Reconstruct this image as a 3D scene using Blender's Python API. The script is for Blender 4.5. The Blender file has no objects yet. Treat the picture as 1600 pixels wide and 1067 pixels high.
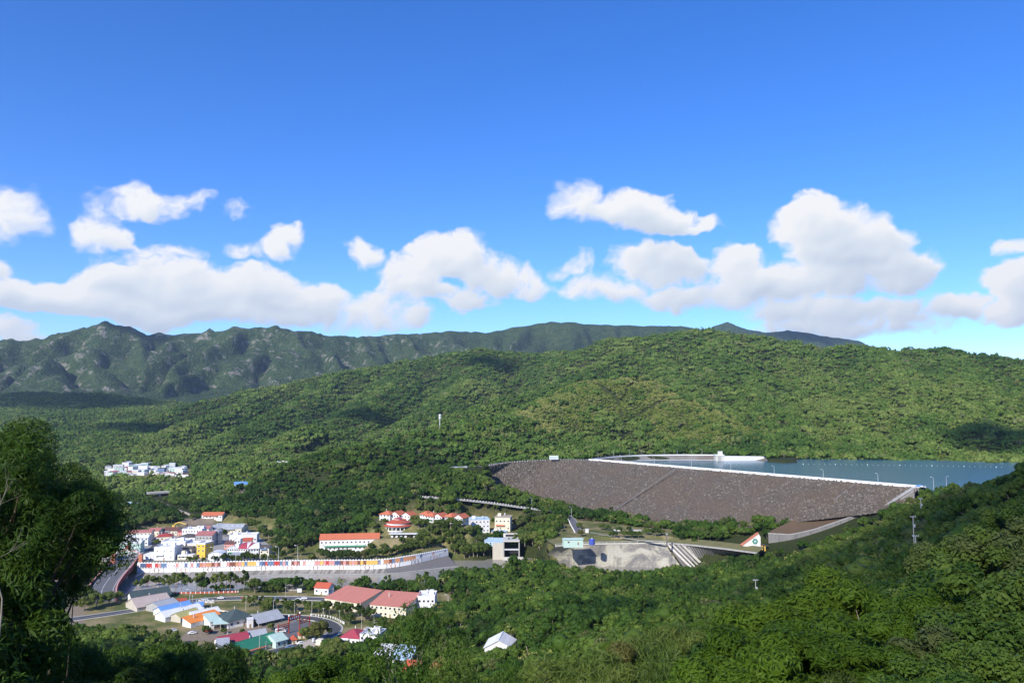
import bpy, bmesh, math, random
import numpy as np
from mathutils import Vector, Matrix

R = math.radians
SC = bpy.context.scene
COL = SC.collection
CAM_Z = 125.0
F_PX = 1200.0            # focal length in photograph pixels (1600 wide)
PITCH = math.atan(106.5 / F_PX)

# ------------------------------------------------------------------ camera
cam_data = bpy.data.cameras.new('camera')
cam_data.lens = 36.0 * F_PX / 1600.0
cam_data.sensor_width = 36.0
cam_data.clip_start = 0.5
cam_data.clip_end = 60000.0
cam = bpy.data.objects.new('camera', cam_data)
COL.objects.link(cam)
cam.location = (0, 0, CAM_Z)
cam.rotation_euler = (math.pi / 2 + PITCH, 0, 0)
SC.camera = cam

# ------------------------------------------------------------------ light
SUN_AZ = R(-150)          # compass angle from the view axis (+Y), negative = left
SUN_EL = R(34)
sun_dir = Vector((math.sin(SUN_AZ) * math.cos(SUN_EL), math.cos(SUN_AZ) * math.cos(SUN_EL), math.sin(SUN_EL)))
sun_data = bpy.data.lights.new('sun', 'SUN')
sun_data.energy = 3.9
sun_data.angle = R(0.5)
sun_data.color = (1.0, 0.95, 0.87)
sun = bpy.data.objects.new('sun', sun_data)
COL.objects.link(sun)
sun.rotation_euler = (-sun_dir).to_track_quat('-Z', 'Y').to_euler()

# ------------------------------------------------------------------ render settings
SC.render.engine = 'CYCLES'
SC.view_settings.view_transform = 'Standard'
SC.view_settings.look = 'None'
SC.view_settings.exposure = 0.65
SC.view_settings.gamma = 1.0
SC.view_settings.use_curve_mapping = False
SC.cycles.use_denoising = True
SC.cycles.max_bounces = 6
SC.cycles.diffuse_bounces = 2
SC.cycles.glossy_bounces = 2
SC.cycles.transmission_bounces = 3
SC.cycles.transparent_max_bounces = 32
SC.cycles.volume_bounces = 0
SC.cycles.caustics_reflective = False
SC.cycles.caustics_refractive = False

# ------------------------------------------------------------------ pixel <-> world helpers
COSP, SINP = math.cos(PITCH), math.sin(PITCH)

def ray(px, py):
    cx = (px - 800.0) / F_PX
    cy = (533.5 - py) / F_PX
    dx, dy, dz = cx, COSP - cy * SINP, SINP + cy * COSP
    return dx / dy, dz / dy

def P(px, py, Y):
    dx, dz = ray(px, py)
    return Vector((dx * Y, Y, CAM_Z + dz * Y))

def G(px, py, z=0.0):
    dx, dz = ray(px, py)
    Y = (z - CAM_Z) / dz
    return Vector((dx * Y, Y, z))

def smooth(a, b, x):
    t = np.clip((x - a) / (b - a), 0, 1)
    return t * t * (3 - 2 * t)

# ------------------------------------------------------------------ node helpers
class NT:
    def __init__(self, tree):
        self.t = tree
    def n(self, typ, **kw):
        nd = self.t.nodes.new(typ)
        for k, v in kw.items():
            if k == 'inp':
                for i, val in v.items():
                    if isinstance(val, bpy.types.NodeSocket):
                        self.t.links.new(val, nd.inputs[i])
                    else:
                        nd.inputs[i].default_value = val
            else:
                setattr(nd, k, v)
        return nd
    def math(self, op, a, b=None, c=None, clamp=False):
        nd = self.t.nodes.new('ShaderNodeMath')
        nd.operation = op
        nd.use_clamp = clamp
        for i, v in enumerate((a, b, c)):
            if v is None:
                continue
            if isinstance(v, bpy.types.NodeSocket):
                self.t.links.new(v, nd.inputs[i])
            else:
                nd.inputs[i].default_value = v
        return nd.outputs[0]
    def ramp(self, fac, stops, interp='LINEAR'):
        nd = self.t.nodes.new('ShaderNodeValToRGB')
        nd.color_ramp.interpolation = interp
        el = nd.color_ramp.elements
        while len(el) < len(stops):
            el.new(0.5)
        for e, (p, c) in zip(el, stops):
            e.position = p
            e.color = (c[0], c[1], c[2], 1) if not isinstance(c, (int, float)) else (c, c, c, 1)
        self.t.links.new(fac, nd.inputs[0])
        return nd.outputs[0]
    def mix(self, fac, a, b, blend='MIX'):
        nd = self.t.nodes.new('ShaderNodeMix')
        nd.data_type = 'RGBA'
        nd.blend_type = blend
        for s, v in ((nd.inputs[0], fac), (nd.inputs[6], a), (nd.inputs[7], b)):
            if isinstance(v, bpy.types.NodeSocket):
                self.t.links.new(v, s)
            else:
                s.default_value = v if isinstance(v, (int, float)) else (v[0], v[1], v[2], 1)
        return nd.outputs[2]
    def maprange(self, v, a, b, c=0.0, d=1.0, smoothstep=False):
        nd = self.t.nodes.new('ShaderNodeMapRange')
        if smoothstep:
            nd.interpolation_type = 'SMOOTHSTEP'
        self.t.links.new(v, nd.inputs[0])
        for i, val in enumerate((a, b, c, d)):
            nd.inputs[i + 1].default_value = val
        return nd.outputs[0]
    def link(self, a, b):
        self.t.links.new(a, b)

# ------------------------------------------------------------------ sky
world = bpy.data.worlds.new('World')
SC.world = world
world.use_nodes = True
world.cycles.sampling_method = 'MANUAL'
world.cycles.sample_map_resolution = 512

wn = world.node_tree
wn.nodes.clear()
W = NT(wn)
sky = W.n('ShaderNodeTexSky', sky_type='NISHITA', sun_disc=False, sun_elevation=SUN_EL, sun_rotation=SUN_AZ % (2 * math.pi),
          altitude=3000.0, air_density=1.0, dust_density=0.35, ozone_density=3.0)
gam = W.n('ShaderNodeGamma', inp={0: sky.outputs[0], 1: 0.95})
hsv = W.n('ShaderNodeHueSaturation', inp={'Hue': 0.514, 'Saturation': 1.33, 'Value': 1.17, 'Color': gam.outputs[0]})
bg = W.n('ShaderNodeBackground', inp={0: hsv.outputs[0], 1: 0.15})
out = W.n('ShaderNodeOutputWorld', inp={0: bg.outputs[0]})

# ------------------------------------------------------------------ noise
_rng = np.random.RandomState(7)
_PERM = _rng.permutation(512)
_GR = _rng.rand(512) * 2 * np.pi
_GX, _GY = np.cos(_GR), np.sin(_GR)

def perlin(x, y):
    xi = np.floor(x).astype(np.int64); yi = np.floor(y).astype(np.int64)
    xf = x - xi; yf = y - yi
    u = xf * xf * xf * (xf * (xf * 6 - 15) + 10); v = yf * yf * yf * (yf * (yf * 6 - 15) + 10)
    def g(ix, iy, fx, fy):
        h = _PERM[(_PERM[ix & 511] + iy) & 511]
        return _GX[h] * fx + _GY[h] * fy
    a = g(xi, yi, xf, yf); b = g(xi + 1, yi, xf - 1, yf)
    c = g(xi, yi + 1, xf, yf - 1); d = g(xi + 1, yi + 1, xf - 1, yf - 1)
    return (a + u * (b - a)) * (1 - v) + (c + u * (d - c)) * v

def fbm(x, y, o=4, gain=.5):
    r = 0.0; a = 1.0
    for i in range(o):
        r = r + a * perlin(x + 13.7 * i, y - 7.3 * i)
        x = x * 2.03; y = y * 2.03; a *= gain
    return r

def ridged(x, y, o=4):
    r = 0.0; a = 1.0
    for i in range(o):
        r = r + a * (1 - 2.2 * np.abs(perlin(x + 5.1 * i, y + 9.2 * i)))
        x = x * 2.07; y = y * 2.07; a *= .5
    return r / 1.9

# ------------------------------------------------------------------ cumulus clouds: a map of cover and brightness over azimuth and elevation, computed here
def azel(px, py):
    dx, dz = ray(px, py)
    return math.atan2(dx, 1.0), math.atan2(dz, math.hypot(dx, 1.0))

# cumulus bodies: (px, py, half width px, half height px, strength)
CLOUDS = [
    (20, 342, 60, 54, 1.0), (-60, 380, 60, 60, .9), (5, 420, 26, 40, .35), (12, 520, 66, 22, .75),
    (225, 322, 82, 32, .75), (165, 365, 58, 48, .85), (290, 312, 50, 22, .62), (270, 398, 66, 18, .5), (185, 405, 40, 24, .4),
    (458, 368, 36, 22, .62), (440, 390, 34, 22, .5), (390, 395, 36, 14, .35), (572, 397, 27, 24, .48), (350, 320, 50, 14, .14),
    (60, 470, 120, 32, 1.0), (200, 452, 90, 38, 1.15), (300, 455, 110, 50, 1.25), (410, 462, 100, 52, 1.25), (490, 475, 60, 40, 1.1),
    (150, 482, 170, 28, 1.1), (380, 492, 170, 26, 1.1), (250, 415, 60, 12, .45),
    (600, 492, 66, 36, .75), (645, 500, 40, 26, .75), (650, 440, 62, 44, .75), (712, 400, 66, 40, 1.0), (765, 425, 62, 40, .85), (830, 440, 44, 32, .62), (690, 460, 80, 30, .6),
    (905, 318, 52, 34, .75), (970, 332, 76, 32, .95), (1045, 348, 58, 26, .85), (1098, 358, 34, 18, .6),
    (905, 418, 40, 22, .5), (950, 450, 74, 30, .6), (990, 408, 56, 34, .9), (1060, 418, 72, 38, .95), (1150, 410, 62, 38, .95), (1190, 445, 110, 42, .95), (1120, 462, 130, 30, .7),
    (1295, 355, 86, 52, 1.35), (1320, 390, 112, 60, 1.3), (1400, 425, 80, 46, 1.15), (1290, 435, 120, 38, 1.1),
    (1240, 485, 90, 30, .65), (1330, 488, 110, 34, .7), (1420, 492, 90, 34, .62), (1330, 516, 170, 20, .62), (1500, 483, 46, 24, .75),
    (1600, 445, 74, 58, 1.3), (1670, 430, 90, 80, 1.2), (1592, 380, 44, 22, .75), (1590, 482, 60, 28, 1.0), (1450, 385, 30, 8, .12),
]

def blur1(a, r, ax):
    """box blur along an axis, edges repeated"""
    r = int(r)
    if r < 1:
        return a
    pad = [(0, 0)] * a.ndim; pad[ax] = (r + 1, r)
    c = np.cumsum(np.pad(a, pad, mode='edge'), axis=ax)
    n = a.shape[ax]
    sl = lambda s, e: tuple(slice(s, e) if i == ax else slice(None) for i in range(a.ndim))
    return (c[sl(2 * r + 1, 2 * r + 1 + n)] - c[sl(0, n)]) / (2 * r + 1)

def blur(a, r):
    for _ in range(2):
        a = blur1(blur1(a, r, 0), r, 1)
    return a

def cloud_map(az0, az1, el0, el1, ppr):
    """ppr: samples per radian.  Returns cover (0..1) and light (0..1)."""
    w = int((az1 - az0) * ppr); h = int((el1 - el0) * ppr)
    az = az0 + (np.arange(w) + .5) / w * (az1 - az0); el = el0 + (np.arange(h) + .5) / h * (el1 - el0)
    A, E = np.meshgrid(az, el)
    wx = fbm(A * 13, E * 16 + 4, 4, .55); wy = fbm(A * 13 + 31, E * 16 + 9, 4, .55)
    Aw = A + wx * .022; Ew = E + wy * .015
    f = np.full(A.shape, -1.2)
    for (px, py, hw, hh, st) in CLOUDS:
        a, e = azel(px, py); a2, _ = azel(px + hw, py); _, e2 = azel(px, py - hh)
        ra, re = abs(a2 - a) * 1.06, abs(e2 - e) * 1.04
        i0, i1 = np.searchsorted(az, [a - 1.7 * ra, a + 1.7 * ra]); j0, j1 = np.searchsorted(el, [e - 1.8 * re, e + 1.8 * re])
        if i1 <= i0 or j1 <= j0:
            continue
        s = (slice(j0, j1), slice(i0, i1))
        yy = (Ew[s] - e) / re
        yy = np.where(yy < 0, yy * 1.25, yy)             # flatter bases
        d = ((Aw[s] - a) / ra) ** 2 + yy ** 2
        v = st * (1 - d)
        k = .16
        m = np.maximum(f[s], v); dl = np.abs(f[s] - v)
        f[s] = m + np.where(dl < k, (k - dl) ** 2 / (4 * k), 0)
    # the same weather all round the rest of the horizon
    A0 = (A + np.pi) % (2 * np.pi) - np.pi
    outside = smooth(.70, .86, np.abs(A0))
    gen = fbm(Aw * 3.2 + 50, Ew * 7.0, 3) * 3.2 - .35 - smooth(.16, .36, E) * 1.6
    f = np.maximum(f, np.where(outside > 0, gen - (1 - outside) * 4, -1.2))
    bil = 0.0; am = .62; fr = 17.0
    for i in range(5):
        bil = bil + am * (np.abs(perlin(Aw * fr + 3.3 * i, Ew * fr * 1.15 + 8.8 * i)) * 2.4 - .62)
        fr *= 2.05; am *= .50
    wis = fbm(Aw * 20 + 11, Ew * 26, 5, .5)
    d = f * 1.15 - bil * .46 + wis * .40 + fbm(A * 9 + 5, E * 12, 2) * .55 + fbm(Aw * 70, Ew * 80, 4, .6) * .16 - .17
    soft = .60 + .5 * fbm(A * 6, E * 6 + 77, 2)
    cover = blur(smooth(-.08, np.maximum(soft, .30), d), .0006 * ppr)
    thick = np.clip(d + .1, 0, 1.6)
    # light reaching each part: cloud lying between it and the sun (up and to the left) dims it
    od = np.zeros(A.shape)
    for i, (stp, wt) in enumerate([(.008, .5), (.018, .7), (.034, .9), (.058, 1.0), (.09, .8)]):
        dx = int(round(stp * .55 * ppr)); dy = int(round(stp * .83 * ppr))
        sh = np.zeros(A.shape)
        sh[:h - dy, dx:] = thick[dy:, :w - dx]
        od += wt * blur(sh, stp * ppr * .22)
    light = np.exp(-od * .72)
    gx = np.gradient(blur(thick, .0035 * ppr), axis=1) * ppr; gy = np.gradient(blur(thick, .0035 * ppr), axis=0) * ppr
    lam = np.clip(.5 + (gx * .55 - gy * .83) * .009, 0, 1)
    light = np.clip(light * 1.0 + (lam - .5) * .42 + .16, 0, 1)
    light = blur(light, .0022 * ppr)
    return cover, light, (w, h)

def sky_clouds():
    m, t = new_mat('cloud_light')
    cv = t.n('ShaderNodeAttribute', attribute_name='cover')
    lg = t.n('ShaderNodeAttribute', attribute_name='light')
    col = t.ramp(lg.outputs['Fac'], [(0.0, (0.62, 0.70, 0.82)), (0.30, (0.80, 0.86, 0.93)), (0.62, (1.0, 1.0, 1.0))])
    em = t.n('ShaderNodeEmission', inp={0: col, 1: 0.635})
    tr = t.n('ShaderNodeBsdfTransparent')
    mx = t.n('ShaderNodeMixShader', inp={0: cv.outputs['Fac'], 1: tr.outputs[0], 2: em.outputs[0]})
    finish(m, t, mx.outputs[0])
    m.cycles.emission_sampling = 'NONE'
    VV, QQ, CC, LL = [], [], [], []
    nv = 0
    RAD = 26000.0
    for (a0, a1, ppr) in ((-.72, .72, 900), (.72, 2 * math.pi - .72, 150)):
        c, l, (w, h) = cloud_map(a0, a1, -.03, .40, ppr) if a0 < 0 else cloud_map_wrapped(a0, a1, ppr)
        az = a0 + np.arange(w) / (w - 1) * (a1 - a0); el = -.03 + (np.arange(h) + .5) / h * .43
        A, E = np.meshgrid(az, el)
        V = np.stack([np.sin(A) * np.cos(E), np.cos(A) * np.cos(E), np.sin(E)], -1).reshape(-1, 3) * RAD + np.array([0, 0, CAM_Z])
        i = np.arange((h - 1) * (w - 1)); r = i // (w - 1); k = i % (w - 1)
        q = r * w + k
        Q = np.stack([q, q + w, q + w + 1, q + 1], -1)
        cf = c.ravel()
        Q = Q[cf[Q].max(1) > .004]
        u, inv = np.unique(Q, return_inverse=True)
        VV.append(V[u]); QQ.append(inv.reshape(-1, 4) + nv); CC.append(cf[u]); LL.append(l.ravel()[u]); nv += len(u)
    me = mesh_from('sky', np.vstack(VV), np.zeros((0, 3), int), np.vstack(QQ), [m])
    for nm, arr in (('cover', np.concatenate(CC)), ('light', np.concatenate(LL))):
        at = me.attributes.new(nm, 'FLOAT', 'POINT'); at.data.foreach_set('value', arr.astype(np.float32))
    o = bpy.data.objects.new('sky', me); COL.objects.link(o)
    o['kind'] = 'structure'; o['label'] = 'white cumulus clouds low in the blue sky'
    return o

def cloud_map_wrapped(a0, a1, ppr):
    return cloud_map(a0, a1, -.03, .40, ppr)

# ------------------------------------------------------------------ terrain
# near ground: heights known at surveyed points (pixel, pixel, metres ahead) or (x, y, z)
_ctrl = []
def cp(px, py, Y, dz=0.0):
    p = P(px, py, Y); _ctrl.append((p.x, p.y, p.z + dz))
def cz(px, py, z):
    p = G(px, py, z); _ctrl.append((p.x, p.y, z))
def cw(x, y, z):
    _ctrl.append((x, y, z))

# around the viewpoint and the slope below it
cw(0, -2, 122.0); cw(-30, -30, 126); cw(30, -30, 128); cw(0, -60, 130); cw(-80, -60, 120); cw(80, -60, 140)
cw(0, 12, 117.5); cw(-10, 22, 112.5); cw(12, 20, 115); cw(30, 20, 119)
for a in [(0, 1067, 42, -7), (150, 1067, 55, -8), (300, 1067, 80, -10), (450, 1067, 85, -10), (600, 1067, 70, -9), (800, 1067, 60, -8), (950, 1067, 55, -7),
          (1100, 1067, 50, -6), (1250, 1067, 45, -5), (1400, 1067, 42, -4.5), (1600, 1067, 40, -4), (1750, 1067, 40, -2),
          (620, 1050, 190, -12), (740, 1040, 230, -12), (800, 1010, 190, -14), (800, 950, 310, -15), (800, 905, 430, -15), (740, 895, 520, -12),
          (950, 1000, 150, -11), (950, 930, 300, -15), (950, 900, 440, -18), (1050, 1000, 120, -9), (1050, 920, 290, -15), (1050, 900, 450, -18),
          (1200, 970, 125, -9), (1200, 910, 280, -14), (1200, 878, 470, -14), (1320, 930, 170, -8), (1320, 866, 340, -12), (1310, 846, 500, -12),
          (1400, 985, 90, -7), (1400, 900, 200, -8), (1400, 822, 400, -10), (1440, 772, 570, -9), (1500, 900, 150, -7), (1500, 800, 310, -8), (1500, 752, 430, -9),
          (1600, 980, 70, -6), (1600, 850, 150, -7), (1600, 728, 300, -9), (1570, 735, 330, -9), (1750, 850, 120, -5), (1750, 690, 250, -6), (1900, 650, 220, 0),
          (340, 1052, 150, -14), (340, 1050, 250, -12), (350, 1048, 330, -8), (470, 1052, 150, -14), (470, 1050, 250, -12), (470, 1046, 345, -7), (560, 1052, 150, -13), (560, 1048, 250, -11), (560, 1042, 345, -6), (650, 1058, 250, -9), (720, 1046, 300, -9),
          (1240, 866, 560, -12), (1290, 852, 560, -12), (1345, 832, 560, -12), (1390, 805, 560, -9), (1215, 858, 616, 0), (1245, 856, 612, 0), (1290, 843, 608, 0), (1345, 820, 604, 0), (1395, 800, 600, 0), (900, 892, 560, -13), (1000, 893, 560, -13), (1080, 891, 560, -13), (1150, 886, 565, -12), (900, 897, 500, -14), (1050, 895, 500, -14), (1180, 880, 520, -13), (760, 780, 775, -6), (795, 787, 775, -6), (740, 773, 780, -7),
          (-200, 1067, 45, -5), (-200, 900, 120, -8), (60, 1000, 160, -14), (200, 1010, 180, -14)]:
    cp(*a)
# behind the right-hand shoulder the ground falls to the reservoir
for (x, y, z) in [(300, 450, 62), (330, 520, 56), (420, 500, 50), (560, 520, 48), (700, 600, 45), (900, 700, 50), (450, 420, 60), (650, 380, 70), (900, 300, 120)]:
    cw(x, y, z)
# town terraces
for (px, py) in [(200, 960), (60, 960), (300, 990), (420, 990), (520, 985), (600, 960), (680, 940), (400, 930), (250, 930), (0, 940), (-150, 950)]:
    cz(px, py, 0.0)
for (px, py) in [(150, 870), (250, 860), (400, 850), (500, 870), (600, 870), (680, 855), (300, 830), (50, 860), (-150, 860)]:
    cz(px, py, 4.0)
cz(620, 836, 14); cz(660, 815, 22); cz(600, 814, 22); cz(765, 832, 10); cz(800, 822, 13); cz(850, 812, 17)
cz(330, 812, 8); cz(230, 800, 10); cz(150, 800, 10); cz(50, 800, 10); cz(200, 745, 18); cz(260, 738, 20); cz(100, 740, 18); cz(-100, 740, 20)
cz(350, 770, 16); cz(420, 733, 36)
# between the park, dam toe and spillway
for (px, py, z) in [(900, 845, 17), (1000, 835, 18), (1040, 845, 17), (960, 815, 19)]:
    cz(px, py, z)
cp(1130, 836, 650, -5); cp(1200, 808, 665, -4); cp(1250, 789, 680, -4); cp(1170, 800, 690, -4); cp(1100, 822, 680, -5); cp(1280, 815, 640, 0); cp(1340, 800, 630, 0)
# valley floor further off
for (x, y, z) in [(-1200, 1500, 40), (-800, 1700, 38), (-400, 1700, 42), (-1500, 2300, 80), (-700, 2300, 75), (0, 2000, 70), (-2000, 3200, 130), (-800, 3200, 140),
                  (500, 2600, 110), (1200, 2200, 100), (2500, 2500, 100), (0, 4200, 220), (-3500, 4200, 220), (3000, 5000, 250), (0, 8000, 300), (-5000, 8000, 300), (6000, 8000, 300),
                  (300, 1150, 60), (600, 1150, 60), (1000, 1050, 60), (1500, 1000, 70), (100, 1000, 58), (200, 900, 50), (350, 800, 48), (700, 850, 45), (1000, 850, 45)]:
    cw(x, y, z)
def base_h(x, y):
    q = np.stack([x, y], -1) / _S
    outv = _sol[_n] + q @ _sol[_n + 1:]
    for i in range(_n):
        outv = outv + _sol[i] * _tps(((q - _A[i]) ** 2).sum(-1))
    return outv

# ridges: crest as (pixel, pixel, metres ahead); slope and roundness; amount and wavelength of spurs
RIDGES = [
    dict(pts=[(-500, 560, 4300), (-250, 548, 4500), (0, 538, 4700), (40, 541, 4750), (100, 528, 4800), (165, 512, 4800), (200, 519, 4900), (240, 527, 5000), (285, 530, 5000), (330, 522, 5000),
              (400, 514, 5000), (440, 518, 5050), (500, 531, 5200), (560, 532, 5400), (620, 524, 5600), (700, 518, 5800), (760, 520, 6000), (800, 512, 6000), (860, 503, 6000),
              (900, 506, 6000), (960, 508, 6100), (1060, 509, 6200), (1150, 530, 6300)], sl=.36, w=40, spur=230, wl=360, drop=0),
    dict(pts=[(1060, 545, 8000), (1115, 508, 8000), (1135, 502, 8000), (1165, 514, 8000), (1200, 520, 8000), (1230, 515, 8000), (1262, 520, 8000), (1300, 526, 8000), (1340, 533, 8000), (1440, 570, 8000)], sl=.5, w=40, spur=120, wl=500, drop=0),
    dict(pts=[(-300, 622, 3300), (0, 614, 3300), (60, 613, 3300), (150, 616, 3300), (220, 622, 3300), (300, 636, 3250)], sl=.3, w=50, spur=40, wl=240, drop=4),
    dict(pts=[(150, 672, 2250), (230, 652, 2300), (330, 625, 2400), (430, 602, 2500), (530, 582, 2600), (640, 563, 2700), (700, 550, 2700), (750, 546, 2700), (800, 553, 2700), (860, 550, 2700), (930, 542, 2600)], sl=.55, w=60, spur=50, wl=300, drop=10),
    dict(pts=[(640, 563, 2700), (605, 608, 2250), (545, 648, 1900), (480, 668, 1700)], sl=.52, w=32, spur=34, wl=220, drop=8),
    dict(pts=[(530, 582, 2600), (470, 628, 2200), (400, 664, 1850), (330, 692, 1600)], sl=.52, w=32, spur=34, wl=220, drop=8),
    dict(pts=[(430, 602, 2500), (340, 648, 2050), (240, 690, 1650)], sl=.52, w=32, spur=34, wl=220, drop=8),
    dict(pts=[(750, 547, 2700), (745, 585, 2350), (700, 625, 2000), (640, 655, 1750)], sl=.52, w=32, spur=34, wl=200, drop=8),
    dict(pts=[(860, 562, 2500), (930, 538, 2400), (1000, 523, 2300), (1060, 514, 2250), (1100, 510, 2200), (1140, 515, 2200), (1200, 526, 2150), (1290, 546, 2050), (1340, 538, 1950), (1400, 540, 1900),
              (1480, 545, 1850), (1550, 556, 1800), (1620, 566, 1750), (1800, 575, 1700), (2100, 580, 1700)], sl=.55, w=60, spur=45, wl=260, drop=13),
    dict(pts=[(1060, 515, 2250), (965, 556, 2000), (875, 594, 1800), (795, 620, 1600), (725, 646, 1450)], sl=.58, w=28, spur=30, wl=170, drop=8),
    dict(pts=[(1030, 518, 2280), (1025, 560, 1950), (1060, 590, 1700), (1110, 625, 1480)], sl=.58, w=28, spur=30, wl=170, drop=10),
    dict(pts=[(1100, 512, 2200), (1140, 560, 1800), (1200, 622, 1450), (1240, 680, 1180)], sl=.58, w=28, spur=30, wl=170, drop=8),
    dict(pts=[(1230, 535, 2100), (1275, 600, 1650), (1320, 655, 1320), (1350, 700, 1120)], sl=.58, w=28, spur=30, wl=170, drop=8),
    dict(pts=[(1370, 540, 1920), (1400, 590, 1550), (1440, 650, 1250), (1450, 695, 1090)], sl=.58, w=28, spur=30, wl=170, drop=8),
    dict(pts=[(1480, 546, 1850), (1510, 600, 1480), (1530, 660, 1180)], sl=.58, w=28, spur=30, wl=170, drop=8),
    dict(pts=[(1600, 566, 1750), (1620, 610, 1450), (1610, 680, 1130)], sl=.58, w=28, spur=30, wl=170, drop=6),
    dict(pts=[(1205, 708, 1085), (1120, 655, 1250), (1060, 608, 1400), (1000, 585, 1500), (920, 589, 1500), (830, 638, 1300), (700, 668, 1100), (600, 688, 1030), (520, 700, 980), (460, 726, 930), (405, 795, 860)], sl=.50, w=35, spur=30, wl=150, drop=7),
    dict(pts=[(380, 706, 1500), (440, 680, 1500), (480, 664, 1500), (520, 678, 1500), (560, 700, 1450)], sl=.4, w=40, spur=12, wl=120, drop=8),
    dict(pts=[(300, 745, 1150), (360, 730, 1200), (440, 722, 1250), (520, 712, 1300)], sl=.35, w=40, spur=10, wl=120, drop=9),
]
for rd in RIDGES:
    rd['p'] = np.array([list(P(*q)) for q in rd['pts']])
    rd['p'][:, 2] -= rd['drop']

def ridge_h(rd, x, y):
    pts = rd['p']
    best = np.full(x.shape, 1e18); zz = np.zeros(x.shape); ss = np.zeros(x.shape)
    acc = 0.0
    for i in range(len(pts) - 1):
        a, b = pts[i], pts[i + 1]
        d = b[:2] - a[:2]; L2 = d @ d; L = math.sqrt(L2)
        t = np.clip(((x - a[0]) * d[0] + (y - a[1]) * d[1]) / L2, 0, 1)
        dd = (x - a[0] - t * d[0]) ** 2 + (y - a[1] - t * d[1]) ** 2
        m = dd < best
        best = np.where(m, dd, best)
        zz = np.where(m, a[2] + t * (b[2] - a[2]), zz)
        ss = np.where(m, acc + t * L, ss)
        acc += L
    d = np.sqrt(best)
    w = rd['w']
    fall = rd['sl'] * (np.sqrt(d * d + w * w) - w)
    # spurs run down the fall line, gullies between them
    wl = rd['wl']
    wob = fbm(x / (wl * 1.6) + 3.1, y / (wl * 1.6), 3)
    sp = 1 - np.abs(2 * ((ss / wl + 0.55 * wob) % 1.0) - 1)
    sp2 = 1 - np.abs(2 * ((ss / (wl * .37) + 0.9 * wob + d / (wl * 2.2)) % 1.0) - 1)
    grow = smooth(0, 3.2 * w + 120, d)
    gul = rd['spur'] * grow * (0.72 * (1 - sp) ** 1.3 + 0.28 * (1 - sp2))
    return zz - fall - gul * 0.95

def poly_mask(poly, x, y, feather):
    """1 inside the polygon, falling smoothly to 0 at `feather` metres outside"""
    poly = np.asarray(poly)
    x0, y0 = poly.min(0) - feather; x1, y1 = poly.max(0) + feather
    sel = (x > x0) & (x < x1) & (y > y0) & (y < y1)
    m = np.zeros(x.shape)
    if not sel.any():
        return m
    xs, ys = x[sel], y[sel]
    inside = np.zeros(xs.shape, bool); best = np.full(xs.shape, 1e18)
    n = len(poly)
    for i in range(n):
        ax, ay = poly[i]; bx, by = poly[(i + 1) % n]
        if ay != by:
            c = ((ay > ys) != (by > ys)) & (xs < (bx - ax) * (ys - ay) / (by - ay) + ax)
            inside ^= c
        dx, dy = bx - ax, by - ay
        t = np.clip(((xs - ax) * dx + (ys - ay) * dy) / (dx * dx + dy * dy + 1e-9), 0, 1)
        best = np.minimum(best, (xs - ax - t * dx) ** 2 + (ys - ay - t * dy) ** 2)
    v = 1 - smooth(0, feather, np.sqrt(best))
    v[inside] = 1
    m[sel] = v
    return m

def gp(lst, z):
    return [tuple(G(a, b, z)[:2]) for a, b in lst]

# --- the dam's main lines (crest height 63)
CREST_Z = 63.0
WATER_Z = 57.5
RIVER_Z = -3.2
crest_px = [(752, 729), (800, 722), (860, 718.5), (920, 718.5)]
CREST = [G(a, b, zc_) for (a, b), zc_ in zip(crest_px, (57.6, 60.6, 62.4, CREST_Z))] + [G(1437, 762, CREST_Z)]
ARC = [G(a, b, CREST_Z) for a, b in [(922, 718.3), (960, 714.2), (1000, 712), (1060, 711.2), (1120, 711.5)]]

def offset_line(pts, d):
    """shift a polyline sideways (to its left-hand side) by d metres"""
    o = []
    for i, p in enumerate(pts):
        a = pts[max(i - 1, 0)]; b = pts[min(i + 1, len(pts) - 1)]
        t = Vector((b.x - a.x, b.y - a.y, 0)).normalized()
        o.append(Vector((p.x - t.y * d, p.y + t.x * d, p.z)))
    return o

TOE_DROP = 45.0
_dl = (CREST[4] - CREST[3]).normalized(); _dn = Vector((_dl.y, -_dl.x, 0))      # downstream direction of the straight part
FACE_S = TOE_DROP / 92.0
CREST = CREST[:4] + [CREST[3].lerp(CREST[4], k / 4) for k in (1, 2, 3, 4)]
TOE = []
for p, run in zip(CREST, (22, 54, 80, 92, 92, 92, 62, 26)):
    TOE.append(p + _dn * run - Vector((0, 0, run * FACE_S)))

for q in TOE[:6]:
    cw(q.x - 6, q.y - 9, q.z - .5)
cp(715, 746, 812, -6); cp(690, 748, 812, -8); cp(660, 742, 850, -8); cp(690, 734, 875, -4); cp(718, 737, 862, -6); cp(640, 765, 800, -8); cp(720, 765, 790, -8)
_C = np.array(_ctrl)

def _tps(r2):
    return 0.5 * r2 * np.log(r2 + 1e-9)
_S = 300.0
_A = _C[:, :2] / _S
_n = len(_A)
_K = _tps(((_A[:, None] - _A[None]) ** 2).sum(-1)) + np.eye(_n) * 2e-3
_Pm = np.hstack([np.ones((_n, 1)), _A])
_M = np.block([[_K, _Pm], [_Pm.T, np.zeros((3, 3))]])
_sol = np.linalg.solve(_M, np.concatenate([_C[:, 2], np.zeros(3)]))

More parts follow.
